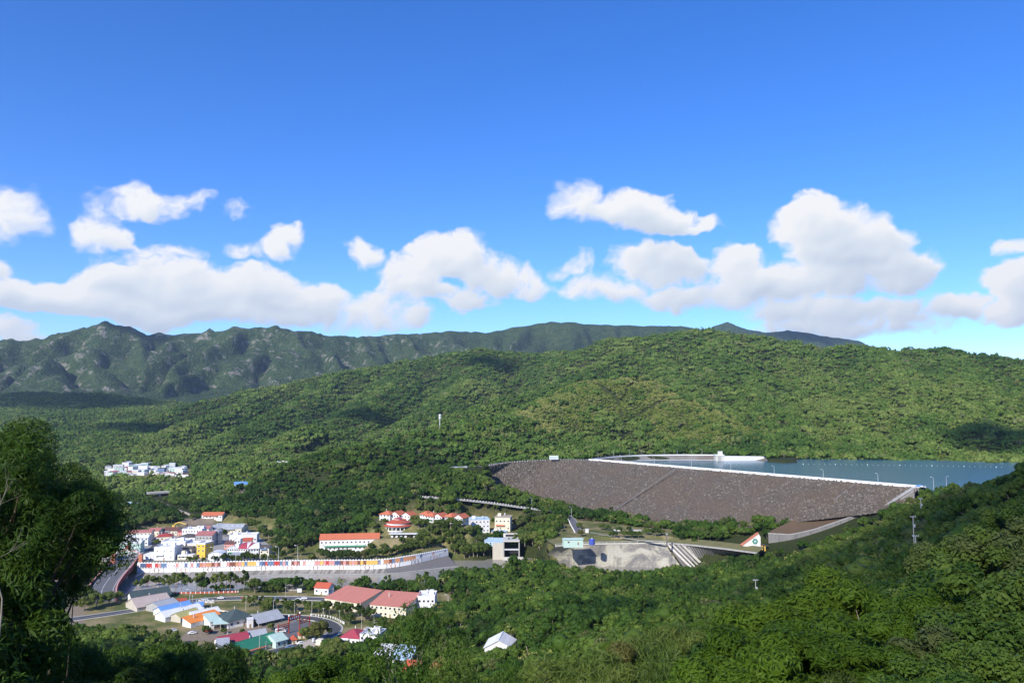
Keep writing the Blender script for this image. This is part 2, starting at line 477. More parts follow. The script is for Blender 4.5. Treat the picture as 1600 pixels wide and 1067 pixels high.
CLIMB = [G(905, 832, 18), P(898, 820, 720), P(893, 811, 745), P(880, 803, 770), P(850, 797, 772), P(800, 789.5, 775), P(755, 783.5, 775), P(705, 778.5, 772), P(655, 775, 775)]
WALLP = [P(700, 731, 882), P(715, 730.6, 890), P(730, 730, 898), P(750, 729.2, 908)]
CARVES = [CLIMB, WALLP]
ZONES = []      # (polygon xy, level, feather)
RW = [G(px_, py_, -1.5 + max(0, (px_ - 590) / 110) * 3.2) for px_, py_ in [(214, 893.5), (300, 892.6), (400, 890.2), (500, 889), (590, 888), (640, 881.5), (670, 874.5), (700, 867)]]
ZONES.append((gp([(60, 893), (150, 888)], 4.0) + [tuple(p[:2]) for p in offset_line(RW, 9.0)] + gp([(738, 858), (705, 846), (590, 850), (500, 858), (440, 862), (425, 825), (345, 815), (240, 822), (150, 835), (60, 840)], 4.0), 4.0, 4))
ZONES.append((gp([(0, 975), (0, 935), (150, 938), (230, 928), (400, 925), (560, 921), (690, 928), (720, 958), (640, 975), (600, 1000), (580, 1012), (480, 1030), (340, 1036), (250, 1000)], 0.0), 0.0, 12))
ZONES.append((gp([(588, 842), (664, 842), (668, 828), (590, 828)], 14.0), 14.0, 14))
ZONES.append((gp([(590, 819), (735, 821), (735, 808), (590, 806)], 22.0), 22.0, 14))
ZONES.append((gp([(732, 836), (800, 838), (805, 824), (735, 824)], 10.0), 10.0, 14))
ZONES.append((gp([(868, 850), (1042, 847), (1052, 828), (1000, 824), (905, 812), (880, 822)], 18.0), 18.0, 10))
ZONES.append((gp([(165, 750), (300, 752), (300, 732), (165, 730)], 20.0), 20.0, 40))
# stilling basin and river bed
ZONES.append((gp([(866, 850), (900, 847.5), (960, 846.5), (1040, 846), (1085, 850), (1130, 855), (1186, 862)], 15.0) + gp([(1195, 888), (1120, 908), (1000, 912), (900, 912), (815, 900)], -4.0), -6.0, 3.0))
RIVER = gp([(-200, 950), (60, 930), (200, 900)], RIVER_Z) + [tuple(p[:2]) for p in offset_line(RW, 5.0)] + gp([(755, 876), (770, 872), (838, 872), (850, 884), (810, 895), (740, 905), (650, 913), (560, 918), (480, 920), (380, 925), (280, 931), (200, 938), (100, 950), (-200, 985)], RIVER_Z)
ZONES.append((RIVER, -6.5, 2.5))
# reservoir
_res = [tuple(p[:2]) for p in offset_line(CREST, 12)[2:]] + [(420, 560), (700, 520), (1400, 500), (1700, 800)] + gp([(1640, 722), (1560, 724), (1480, 720.5), (1400, 719), (1330, 718), (1250, 718.5)], WATER_Z) + [tuple(G(1200, 720, WATER_Z)[:2])] + [tuple(p[:2]) for p in reversed(offset_line(ARC, -3))]
ZONES.append((_res, 47.0, 16))
# under the dam body and below the far embankment
DAM_POLY = [tuple(p[:2]) for p in CREST] + [tuple(p[:2]) for p in reversed(TOE)]
ZONES.append((DAM_POLY, 12.0, 1.0))
ZONES.append((gp([(1203, 722), (1225, 723.5), (1243, 722.5), (1240, 716), (1205, 716)], WATER_Z), 61.0, 9))
ZONES.append(([tuple(p[:2]) for p in ARC] + [tuple(p[:2]) for p in reversed(offset_line(ARC, -16))], 47.0, 3))
ZONES.append(([tuple(p[:2]) for p in offset_line(ARC, 1)] + [tuple(p[:2]) for p in reversed(offset_line(ARC, 14))], 62.6, 20))

def H(x, y):
    x = np.asarray(x, float); y = np.asarray(y, float)
    h = base_h(x, y)
    far = smooth(700, 1600, y)
    k = 8.0 + 4.0 * far
    for rd in RIDGES:
        r = ridge_h(rd, x, y)
        m = np.maximum(h, r); dlt = np.abs(h - r)
        h = m + np.where(dlt < k, (k - dlt) ** 2 / (4 * k), 0)
    rg = smooth(3700, 4100, y) * (1 - smooth(5200, 5900, y))
    h = h + rg * ridged(x / 170 + .35 * fbm(x / 300, y / 400, 2), y / 900, 4) * 46
    h = h + fbm(x / 90, y / 90, 3) * (2.0 + 7.0 * far) + far * fbm(x / 320 + 9, y / 320, 4) * 16
    for path in CARVES:
        best = np.full(x.shape, 1e18); zz = np.zeros(x.shape)
        for a, c in zip(path[:-1], path[1:]):
            dx, dy = c.x - a.x, c.y - a.y
            t = np.clip(((x - a.x) * dx + (y - a.y) * dy) / (dx * dx + dy * dy), 0, 1)
            dd = (x - a.x - t * dx) ** 2 + (y - a.y - t * dy) ** 2
            m = dd < best
            best = np.where(m, dd, best); zz = np.where(m, a.z + t * (c.z - a.z), zz)
        m = 1 - smooth(5, 22, np.sqrt(best))
        h = h * (1 - m) + (zz - .3) * m
    for poly, z, f in ZONES:
        m = poly_mask(poly, x, y, f)
        h = h * (1 - m) + z * m
    return h

def hz(x, y):
    return float(H(np.array([x]), np.array([y]))[0])

NU, NV = 560, 760
_u = np.linspace(-1.02, 1.02, NU)
_yy = -45 + (np.geomspace(28, 9600, NV) - 28)
_Y2, _U2 = np.meshgrid(_yy, _u, indexing='ij')
_X2 = _U2 * (_Y2 + 95)
_Z2 = H(_X2.ravel(), _Y2.ravel()).reshape(_X2.shape)

def grid_mesh(name, X, Yg, Z):
    nv, nu = X.shape
    me = bpy.data.meshes.new(name)
    co = np.stack([X, Yg, Z], -1).reshape(-1, 3).astype(np.float32)
    i = np.arange((nv - 1) * (nu - 1)); r = i // (nu - 1); c = i % (nu - 1)
    a = r * nu + c
    f = np.stack([a, a + 1, a + nu + 1, a + nu], -1).astype(np.int32)
    me.vertices.add(len(co)); me.vertices.foreach_set('co', co.ravel())
    me.loops.add(f.size); me.loops.foreach_set('vertex_index', f.ravel())
    me.polygons.add(len(f)); me.polygons.foreach_set('loop_start', np.arange(0, f.size, 4, dtype=np.int32))
    me.update(calc_edges=True)
    me.polygons.foreach_set('use_smooth', np.ones(len(f), bool))
    return me

# what the viewpoint can see of the ground: running maximum of the sight angle
_vu = np.linspace(-0.80, 0.80, 420)
_vy = np.geomspace(20, 9500, 900)
_VY, _VU = np.meshgrid(_vy, _vu, indexing='ij')
_VZ = H((_VU * _VY).ravel(), _VY.ravel()).reshape(_VY.shape)
_ang = (_VZ - CAM_Z) / _VY
_run = np.maximum.accumulate(_ang, axis=0)
_run = np.vstack([np.full((1, len(_vu)), -9.0), _run[:-1]])

def hidden_by(x, y, z):
    """metres by which the point lies below the line of sight over the ground in front of it"""
    u = x / np.maximum(y, 1)
    iu = np.clip(np.searchsorted(_vu, u), 0, len(_vu) - 1); iy = np.clip(np.searchsorted(_vy, y) - 1, 0, len(_vy) - 1)
    return _run[iy, iu] * y + CAM_Z - z

# ------------------------------------------------------------------ materials
MATS = {}
def new_mat(name):
    m = bpy.data.materials.new(name)
    m.use_nodes = True
    m.node_tree.nodes.clear()
    return m, NT(m.node_tree)

def finish(m, t, shader):
    o = t.n('ShaderNodeOutputMaterial')
    t.link(shader, o.inputs[0])
    MATS[m.name] = m
    return m

def leaf_material(name, c_lo, c_mid, c_hi, dry=(0.16, 0.12, 0.04), transl=0.22, patch=60.0, dry_amt=0.12, gloss=0.35, rnd=0.5):
    m, t = new_mat(name)
    oi = t.n('ShaderNodeObjectInfo')
    at = t.n('ShaderNodeAttribute', attribute_name='lr')
    geo = t.n('ShaderNodeNewGeometry')
    nz = t.n('ShaderNodeTexNoise', inp={'Vector': geo.outputs['Position'], 'Scale': 1.0 / patch, 'Detail': 3.0, 'Roughness': 0.6})
    v = t.math('ADD', t.math('MULTIPLY_ADD', oi.outputs['Random'], rnd, .27 - rnd / 2), t.math('MULTIPLY', at.outputs['Fac'], 0.22))
    v = t.math('ADD', v, t.math('MULTIPLY_ADD', nz.outputs[0], 1.3, -0.54))
    nb = t.n('ShaderNodeTexNoise', inp={'Vector': geo.outputs['Position'], 'Scale': 1.0 / (patch * 3.4), 'Detail': 2.0, 'Roughness': 0.55})
    v = t.math('ADD', v, t.math('MULTIPLY_ADD', nb.outputs[0], 1.5, -0.75))
    col = t.ramp(v, [(0.05, c_lo), (0.45, c_mid), (0.92, c_hi)])
    r2 = t.math('FRACT', t.math('MULTIPLY', oi.outputs['Random'], 17.31))
    col = t.mix(t.math('MULTIPLY', t.maprange(r2, 1 - dry_amt, 1.0, 0, 1), 0.6), col, dry)
    bs = t.n('ShaderNodeBsdfPrincipled', inp={'Base Color': col, 'Roughness': 0.55, 'Specular IOR Level': gloss})
    tcol = t.mix(0.5, col, (0.20, 0.30, 0.03))
    tr = t.n('ShaderNodeBsdfTranslucent', inp={'Color': tcol})
    mx = t.n('ShaderNodeMixShader', inp={0: transl, 1: bs.outputs[0], 2: tr.outputs[0]})
    return finish(m, t, mx.outputs[0])

def plain(name, col, rough=0.7, spec=0.3, var=0.12, scale=0.6, metal=0.0, stain=None, streak=False, bump=0.0, sheets=0.0):
    """painted, plastered or concrete surface with weathering of its own"""
    if name in MATS:
        return MATS[name]
    m, t = new_mat(name)
    tcn = t.n('ShaderNodeTexCoord')
    vec = tcn.outputs['Object']
    n1 = t.n('ShaderNodeTexNoise', inp={'Vector': vec, 'Scale': scale, 'Detail': 5.0, 'Roughness': 0.65})
    f = t.maprange(n1.outputs[0], 0.3, 0.7, 1 - var, 1 + var * .6)
    cc = t.n('ShaderNodeCombineXYZ', inp={0: f, 1: f, 2: f})
    col_ = t.mix(1.0, (*col, 1), cc.outputs[0], 'MULTIPLY')
    if stain:
        mp = t.n('ShaderNodeMapping', inp={'Vector': vec, 'Scale': (1.0, 1.0, 0.12 if streak else 1.0)})
        n2 = t.n('ShaderNodeTexNoise', inp={'Vector': mp.outputs[0], 'Scale': scale * 1.7, 'Detail': 6.0, 'Roughness': 0.7})
        col_ = t.mix(t.maprange(n2.outputs[0], 0.48, 0.72, 0, 0.75), col_, (*stain, 1))
    if sheets:
        sx = t.n('ShaderNodeSeparateXYZ', inp={0: vec})
        cell = t.math('FLOOR', t.math('DIVIDE', sx.outputs[0], sheets))
        wn_ = t.n('ShaderNodeTexWhiteNoise', noise_dimensions='1D', inp={'W': cell})
        fr_ = t.math('FRACT', t.math('DIVIDE', sx.outputs[0], sheets))
        seam = t.maprange(t.math('ABSOLUTE', t.math('SUBTRACT', fr_, .5)), .44, .5, 0, .35)
        col_ = t.mix(t.math('MULTIPLY', wn_.outputs[0], .30), col_, (col[0] * .62 + .05, col[1] * .62 + .05, col[2] * .62 + .05, 1))
        col_ = t.mix(seam, col_, (col[0] * .45, col[1] * .45, col[2] * .45, 1))
        mp2 = t.n('ShaderNodeMapping', inp={'Vector': vec, 'Scale': (1.2, .18, .18)})
        n3 = t.n('ShaderNodeTexNoise', inp={'Vector': mp2.outputs[0], 'Scale': .9, 'Detail': 5.0, 'Roughness': .7})
        col_ = t.mix(t.maprange(n3.outputs[0], .50, .74, 0, .5), col_, (col[0] * .5 + .10, col[1] * .5 + .075, col[2] * .5 + .055, 1))
    bs = t.n('ShaderNodeBsdfPrincipled', inp={'Base Color': col_, 'Roughness': rough, 'Specular IOR Level': spec, 'Metallic': metal})
    if bump:
        bp = t.n('ShaderNodeBump', inp={'Strength': 0.6, 'Distance': bump, 'Height': n1.outputs[0]})
        t.link(bp.outputs[0], bs.inputs['Normal'])
    return finish(m, t, bs.outputs[0])

def leaf_set():
    leaf_material('leaf_forest', (0.020, 0.050, 0.008), (0.055, 0.110, 0.014), (0.125, 0.180, 0.030), patch=50, gloss=.12, dry=(0.15, 0.14, 0.06), dry_amt=.09, rnd=.42)
    leaf_material('leaf_far', (0.036, 0.076, 0.016), (0.078, 0.136, 0.024), (0.150, 0.195, 0.046), transl=0.0, patch=130, dry_amt=0.07, dry=(0.16, 0.15, 0.075), gloss=0.05, rnd=.50)
    leaf_material('leaf_scrub', (0.085, 0.125, 0.022), (0.145, 0.180, 0.036), (0.24, 0.240, 0.075), transl=0.0, patch=60, dry_amt=0.12, dry=(0.26, 0.22, 0.11), gloss=0.05)
    leaf_material('leaf_shade', (0.016, 0.036, 0.006), (0.045, 0.085, 0.011), (0.10, 0.145, 0.020), patch=30, gloss=.2)
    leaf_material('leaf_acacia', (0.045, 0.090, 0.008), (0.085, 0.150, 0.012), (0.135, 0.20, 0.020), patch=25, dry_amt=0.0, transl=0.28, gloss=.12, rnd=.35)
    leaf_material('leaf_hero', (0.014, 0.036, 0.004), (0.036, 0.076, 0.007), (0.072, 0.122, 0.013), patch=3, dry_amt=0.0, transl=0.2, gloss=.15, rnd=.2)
    leaf_material('leaf_garden', (0.036, 0.065, 0.012), (0.085, 0.125, 0.022), (0.160, 0.19, 0.045), patch=40, dry_amt=0.05, gloss=.15)
    leaf_material('leaf_bamboo', (0.045, 0.080, 0.012), (0.085, 0.135, 0.020), (0.16, 0.19, 0.04), patch=12, dry_amt=0.22, dry=(0.20, 0.15, 0.05), gloss=.2)
leaf_set()
plain('bark_pale', (0.30, 0.26, 0.20), 0.9, 0.1, 0.3, 3.0)
plain('bark_dark', (0.11, 0.085, 0.06), 0.9, 0.1, 0.3, 3.0)

# ------------------------------------------------------------------ crowns and trunks as arrays
def ico(sub=1):
    bm = bmesh.new()
    bmesh.ops.create_icosphere(bm, subdivisions=sub, radius=1.0)
    v = np.array([q.co[:] for q in bm.verts]); f = np.array([[q.index for q in p.verts] for p in bm.faces])
    bm.free()
    return v, f
_ICO1 = ico(1)
_ICO2 = ico(2)

def crown_arrays(seed, rx, rz, nclump, nleaf, lw, ll, cr=0.42, core=0.8, flat=0.0, up=0.35, ico_=_ICO1, lump=0.22, drop=0.0):
    """leaf-sized faces on the outsides of many clumps; returns verts, faces(list of arrays tri/quad), leaf random"""
    rs = np.random.RandomState(seed)
    V, T, Q, A = [], [], [], []
    nv = 0
    # clump centres through the crown's volume, denser towards its outside
    ce = []
    k = 0
    while len(ce) < nclump:
        d = rs.normal(size=3); d /= np.linalg.norm(d)
        if d[2] < -0.45:
            continue
        r = 0.45 + 0.5 * rs.rand() ** 0.6
        p = np.array([d[0] * rx * r * (1 + .18 * rs.randn()), d[1] * rx * r * (1 + .18 * rs.randn()), d[2] * rz * r * (1 - flat * .3)])
        if any(np.linalg.norm((p - q[0]) / [1, 1, .8]) < cr * rx * 0.50 for q in ce) and k < 400:
            k += 1
            continue
        ce.append((p, cr * rx * (0.65 + 0.55 * rs.rand())))
    iv, if_ = ico_
    for (c, r) in ce:
        sq = np.array([1.0, 1.0, 0.72 + 0.2 * rs.rand()])
        if core > 0:
            nzv = 1 + lump * rs.randn(len(iv), 1)
            vv = iv * nzv * r * core * sq + c
            V.append(vv); T.append(if_ + nv); nv += len(vv)
            A.append(np.full(len(vv), rs.rand()))
        if nleaf:
            n = int(nleaf * (0.7 + 0.6 * rs.rand()))
            d = rs.normal(size=(n, 3)); d[:, 2] += up
            d /= np.linalg.norm(d, axis=1)[:, None]
            p = c + d * sq * r * (0.72 + 0.34 * rs.rand(n, 1))
            nm = d * 0.9 + rs.normal(size=(n, 3)) * 0.55 + np.array([0, 0, .25])
            nm /= np.linalg.norm(nm, axis=1)[:, None]
            tg = np.cross(nm, rs.normal(size=(n, 3))); tg /= np.linalg.norm(tg, axis=1)[:, None]
            tg[:, 2] -= drop; tg /= np.linalg.norm(tg, axis=1)[:, None]
            bt = np.cross(nm, tg)
            s = (0.65 + 0.7 * rs.rand(n, 1))
            a = p - tg * ll * .5 * s; b = p + bt * lw * .5 * s + nm * lw * .12; c2 = p + tg * ll * .5 * s; e = p - bt * lw * .5 * s + nm * lw * .12
            vv = np.stack([a, b, c2, e], 1).reshape(-1, 3)
            q = np.arange(n)[:, None] * 4 + np.arange(4)[None] + nv
            V.append(vv); Q.append(q); nv += len(vv)
            A.append(np.repeat(np.clip(rs.rand() * .5 + rs.rand(n) * .5, 0, 1), 4))
    return np.vstack(V), (np.vstack(T) if T else np.zeros((0, 3), int)), (np.vstack(Q) if Q else np.zeros((0, 4), int)), np.concatenate(A), ce

def tube_arrays(paths, seg=6):
    """paths: list of lists of (x,y,z,r)"""
    V, Q = [], []
    nv = 0
    for pts in paths:
        pts = [np.array(p, float) for p in pts]
        for i, p in enumerate(pts):
            a = pts[max(i - 1, 0)][:3]; b = pts[min(i + 1, len(pts) - 1)][:3]
            t = b - a; t /= (np.linalg.norm(t) + 1e-9)
            up = np.array([0, 0, 1.0]) if abs(t[2]) < .9 else np.array([1.0, 0, 0])
            u = np.cross(t, up); u /= np.linalg.norm(u); w = np.cross(t, u)
            an = np.arange(seg) * 2 * np.pi / seg
            V.append(p[:3] + p[3] * (np.cos(an)[:, None] * u + np.sin(an)[:, None] * w))
        for i in range(len(pts) - 1):
            o = nv + i * seg
            j = np.arange(seg)
            Q.append(np.stack([o + j, o + (j + 1) % seg, o + seg + (j + 1) % seg, o + seg + j], -1))
        nv += seg * len(pts)
    return np.vstack(V), np.vstack(Q)

def mesh_from(name, V, T, Q, mats, mi=None, attr=None, smooth_tri=True):
    me = bpy.data.meshes.new(name)
    V = np.asarray(V, np.float32)
    me.vertices.add(len(V)); me.vertices.foreach_set('co', V.ravel())
    nl = len(T) * 3 + len(Q) * 4
    idx = np.concatenate([T.ravel(), Q.ravel()]).astype(np.int32)
    me.loops.add(nl); me.loops.foreach_set('vertex_index', idx)
    ls = np.concatenate([np.arange(len(T)) * 3, len(T) * 3 + np.arange(len(Q)) * 4]).astype(np.int32)
    me.polygons.add(len(T) + len(Q)); me.polygons.foreach_set('loop_start', ls)
    for m in mats:
        me.materials.append(m)
    if mi is not None:
        me.polygons.foreach_set('material_index', np.asarray(mi, np.int32))
    me.update(calc_edges=True)
    if attr is not None:
        at = me.attributes.new('lr', 'FLOAT', 'POINT')
        at.data.foreach_set('value', np.asarray(attr, np.float32))
    return me

def trunk_paths(seed, h, r, ce, zc, nlimb=5, lean=0.06):
    rs = np.random.RandomState(seed)
    top = np.array([rs.randn() * lean * h, rs.randn() * lean * h, zc])
    mid = top * .5 + np.array([rs.randn() * .03 * h, rs.randn() * .03 * h, 0]); mid[2] = zc * .5
    paths = [[(0, 0, -1.0, r * 1.25), (0, 0, 0.1, r * 1.05), (*mid, r * .8), (*top, r * .5), (top[0], top[1], zc + (h - zc) * .5, r * .15)]]
    for i in range(min(nlimb, len(ce))):
        c, cr_ = ce[rs.randint(len(ce))]
        s = mid * (.5 + .5 * rs.rand()) + (top - mid) * rs.rand() * .5
        e = np.array([c[0], c[1], c[2] + zc])
        m_ = (s + e) / 2 + np.array([0, 0, -.04 * h]) + rs.randn(3) * .02 * h
        paths.append([(*s, r * .45), (*m_, r * .3), (*e, r * .1)])
    return paths

def tree_meshes(kind, seed, shape=None):
    """returns crown mesh, trunk mesh for a tree of ~unit metres; height in the mesh's own metres"""
    K = dict(TREE_KINDS[kind])
    if shape:
        cr_ = list(K['crown']); cr_[0] *= shape[0]; cr_[1] *= shape[1]; cr_[2] = max(4, int(cr_[2] * shape[2])); K['crown'] = tuple(cr_)
        K['zc'] = K['zc'] * shape[3]
    V, T, Q, A, ce = crown_arrays(seed, *K['crown'][:2], *K['crown'][2:6], **K.get('kw', {}))
    zc = K['zc']
    V = V + np.array([0, 0, zc])
    leaf = MATS[K['leaf']]
    crown = mesh_from(kind + '_crown', V, T, Q, [leaf], None, A)
    tv, tq = tube_arrays(trunk_paths(seed, zc + K['crown'][1], K['tr'], ce, zc, K.get('limbs', 5)), K.get('seg', 6))
    trunk = mesh_from(kind + '_trunk', tv, np.zeros((0, 3), int), tq, [MATS[K.get('bark', 'bark_pale')]])
    return crown, trunk, (V, T, Q, A), (tv, tq)

TREE_KINDS = {
    # crown: rx, rz, clumps, leaves per clump, leaf width, leaf length
    'far': dict(crown=(5.2, 3.6, 8, 26, 1.1, 1.5), zc=3.4, tr=.22, leaf='leaf_far', limbs=0, seg=4, kw=dict(cr=.46, core=.92, lump=.16)),
    'far_bare': dict(crown=(3.6, 3.2, 8, 10, .9, 1.3), zc=4.0, tr=.26, leaf='leaf_scrub', limbs=10, seg=4, kw=dict(cr=.46, core=0)),
    'mid': dict(crown=(4.6, 3.4, 13, 80, .55, .8), zc=4.2, tr=.2, leaf='leaf_forest', limbs=4, seg=5, kw=dict(cr=.40, core=.86, lump=.18)),
    'scrub': dict(crown=(3.2, 1.7, 7, 22, .7, 1.0), zc=1.0, tr=.1, leaf='leaf_scrub', limbs=0, seg=4, kw=dict(cr=.5, core=.9, lump=.18)),
    'near': dict(crown=(3.7, 3.7, 22, 420, .20, .36), zc=4.3, tr=.17, leaf='leaf_forest', limbs=8, kw=dict(cr=.30, core=.78, lump=.2)),
    'garden': dict(crown=(3.6, 3.0, 12, 130, .38, .55), zc=4.0, tr=.2, leaf='leaf_garden', limbs=5, kw=dict(cr=.42, core=.84, lump=.18)),
}

def joined_tree(kind, seed, name, shape=None):
    crown, trunk, (V, T, Q, A), (tv, tq) = tree_meshes(kind, seed, shape)
    mats = [crown.materials[0], trunk.materials[0]]
    VV = np.vstack([V, tv]); QQ = np.vstack([Q, tq + len(V)]); AA = np.concatenate([A, np.zeros(len(tv))])
    mi = np.concatenate([np.zeros(len(T) + len(Q)), np.ones(len(tq))])
    me = mesh_from(name, VV, T, QQ, mats, mi, AA)
    bpy.data.meshes.remove(crown); bpy.data.meshes.remove(trunk)
    return me

def proto_collection(name, meshes):
    c = bpy.data.collections.new(name)
    for i, me in enumerate(meshes):
        o = bpy.data.objects.new('%s_%02d' % (name, i), me)
        c.objects.link(o)
    return c

def scatter(name, label, cat, pts, scl, rot, tilt, coll, nvar, seed=1):
    """one 'stuff' object: instances of tree forms on the given points"""
    me = bpy.data.meshes.new(name)
    pts = np.asarray(pts, np.float32)
    me.vertices.add(len(pts)); me.vertices.foreach_set('co', pts.ravel())
    rs = np.random.RandomState(seed)
    for nm, typ, arr in (('s', 'FLOAT_VECTOR', scl), ('r', 'FLOAT_VECTOR', np.stack([tilt[:, 0], tilt[:, 1], rot], -1)), ('k', 'INT', rs.randint(0, nvar, len(pts)))):
        at = me.attributes.new(nm, typ, 'POINT')
        at.data.foreach_set('vector' if typ == 'FLOAT_VECTOR' else 'value', np.ascontiguousarray(arr, dtype=np.int32 if typ == 'INT' else np.float32).ravel())
    o = bpy.data.objects.new(name, me)
    COL.objects.link(o)
    o['label'] = label; o['kind'] = 'stuff'
    if cat: o['category'] = cat
    ng = bpy.data.node_groups.new(name + '_nodes', 'GeometryNodeTree')
    ng.interface.new_socket('Geometry', in_out='INPUT', socket_type='NodeSocketGeometry')
    ng.interface.new_socket('Geometry', in_out='OUTPUT', socket_type='NodeSocketGeometry')
    gi = ng.nodes.new('NodeGroupInput'); go = ng.nodes.new('NodeGroupOutput')
    ci = ng.nodes.new('GeometryNodeCollectionInfo')
    ci.inputs['Collection'].default_value = coll
    ci.inputs['Separate Children'].default_value = True
    ci.inputs['Reset Children'].default_value = True
    ip = ng.nodes.new('GeometryNodeInstanceOnPoints')
    ip.inputs['Pick Instance'].default_value = True
    def attr(nm, typ):
        a = ng.nodes.new('GeometryNodeInputNamedAttribute'); a.data_type = typ
        a.inputs[0].default_value = nm
        return a.outputs[0]
    ng.links.new(gi.outputs[0], ip.inputs['Points'])
    ng.links.new(ci.outputs[0], ip.inputs['Instance'])
    ng.links.new(attr('k', 'INT'), ip.inputs['Instance Index'])
    e2r = ng.nodes.new('FunctionNodeEulerToRotation')
    ng.links.new(attr('r', 'FLOAT_VECTOR'), e2r.inputs[0])
    ng.links.new(e2r.outputs[0], ip.inputs['Rotation'])
    ng.links.new(attr('s', 'FLOAT_VECTOR'), ip.inputs['Scale'])
    ng.links.new(ip.outputs[0], go.inputs[0])
    md = o.modifiers.new('scatter', 'NODES'); md.node_group = ng
    return o

# ------------------------------------------------------------------ where no wild trees grow
NOTREE = []
def notree(poly, margin=0.0):
    NOTREE.append((poly, margin))
for i in (0, 1, 2, 3, 4, 5, 6):
    notree(ZONES[i][0], 3.0)
notree(RIVER, 3.0)
notree(gp([(850, 846), (1030, 846), (1195, 862)], 15.0) + gp([(1195, 890), (1030, 897), (835, 895)], -4.0), 2.0)
notree(DAM_POLY, 6.0)
notree(_res, 4.0)
notree([tuple(p[:2]) for p in ARC] + [tuple(p[:2]) for p in reversed(offset_line(ARC, 14))], 2.0)

def tree_ok(x, y):
    ok = np.ones(x.shape, bool)
    for poly, mg in NOTREE:
        ok &= poly_mask(poly, x, y, mg + .01) <= 0
    return ok

def scatter_points(y0, y1, spacing, umax, seed, jitter=.48, hide=14.0):
    rs = np.random.RandomState(seed)
    xs = np.arange(-umax * y1, umax * y1, spacing); ys = np.arange(y0, y1, spacing)
    X, Yg = np.meshgrid(xs, ys)
    X = X + (rs.rand(*X.shape) * 2 - 1) * jitter * spacing; Yg = Yg + (rs.rand(*X.shape) * 2 - 1) * jitter * spacing
    X = X.ravel(); Yg = Yg.ravel()
    k = (np.abs(X) < umax * np.maximum(Yg, 30)) & (Yg > y0) & (Yg <= y1)
    X, Yg = X[k], Yg[k]
    Z = H(X, Yg)
    k = hidden_by(X, Yg, Z) < hide
    X, Yg, Z = X[k], Yg[k], Z[k]
    k = tree_ok(X, Yg)
    return X[k], Yg[k], Z[k], rs

sky_clouds()

# ------------------------------------------------------------------ ground sheet
def ground_material():
    m, t = new_mat('ground')
    geo = t.n('ShaderNodeNewGeometry')
    pos = geo.outputs['Position']
    a_open = t.n('ShaderNodeAttribute', attribute_name='open')
    a_far = t.n('ShaderNodeAttribute', attribute_name='far')
    a_rock = t.n('ShaderNodeAttribute', attribute_name='rock')
    a_bare = t.n('ShaderNodeAttribute', attribute_name='bare')
    n1 = t.n('ShaderNodeTexNoise', inp={'Vector': pos, 'Scale': 0.05, 'Detail': 6.0, 'Roughness': 0.65})
    n2 = t.n('ShaderNodeTexNoise', inp={'Vector': pos, 'Scale': 0.6, 'Detail': 4.0, 'Roughness': 0.7})
    floor_ = t.ramp(n2.outputs[0], [(0.3, (0.022, 0.03, 0.010)), (0.7, (0.05, 0.06, 0.02))])
    grass = t.ramp(t.math('ADD', t.math('MULTIPLY', n1.outputs[0], 0.75), t.math('MULTIPLY', n2.outputs[0], 0.25)),
                   [(0.38, (0.065, 0.095, 0.026)), (0.48, (0.13, 0.135, 0.045)), (0.56, (0.25, 0.205, 0.095)), (0.64, (0.30, 0.24, 0.14))])
    soil = t.ramp(n2.outputs[0], [(0.3, (0.19, 0.15, 0.105)), (0.7, (0.30, 0.245, 0.18))])
    # distant forest canopy, too far off to tell the trees apart
    n3 = t.n('ShaderNodeTexNoise', inp={'Vector': pos, 'Scale': 0.02, 'Detail': 7.0, 'Roughness': 0.72})
    v3 = t.n('ShaderNodeTexVoronoi', inp={'Vector': pos, 'Scale': 0.07})
    can = t.math('ADD', t.math('MULTIPLY', n3.outputs[0], 0.8), t.math('MULTIPLY', v3.outputs['Distance'], 0.28))
    canopy = t.ramp(can, [(0.36, (0.018, 0.036, 0.013)), (0.56, (0.042, 0.070, 0.024)), (0.78, (0.085, 0.105, 0.042))])
    n4 = t.n('ShaderNodeTexNoise', inp={'Vector': pos, 'Scale': 0.016, 'Detail': 8.0, 'Roughness': 0.7})
    rockc = t.ramp(n3.outputs[0], [(0.3, (0.17, 0.15, 0.12)), (0.7, (0.36, 0.33, 0.28))])
    rk = t.math('MULTIPLY', a_rock.outputs['Fac'], t.maprange(n4.outputs[0], 0.545, 0.63, 0, .8))
    canopy = t.mix(rk, canopy, rockc)
    near = t.mix(a_open.outputs['Fac'], floor_, grass)
    near = t.mix(a_bare.outputs['Fac'], near, soil)
    col = t.mix(a_far.outputs['Fac'], near, canopy)
    bs = t.n('ShaderNodeBsdfPrincipled', inp={'Base Color': col, 'Roughness': 0.9, 'Specular IOR Level': 0.1})
    hgt = t.math('MULTIPLY', can, a_far.outputs['Fac'])
    bp = t.n('ShaderNodeBump', inp={'Strength': 1.0, 'Distance': 22.0, 'Height': hgt})
    t.link(bp.outputs[0], bs.inputs['Normal'])
    return finish(m, t, bs.outputs[0])

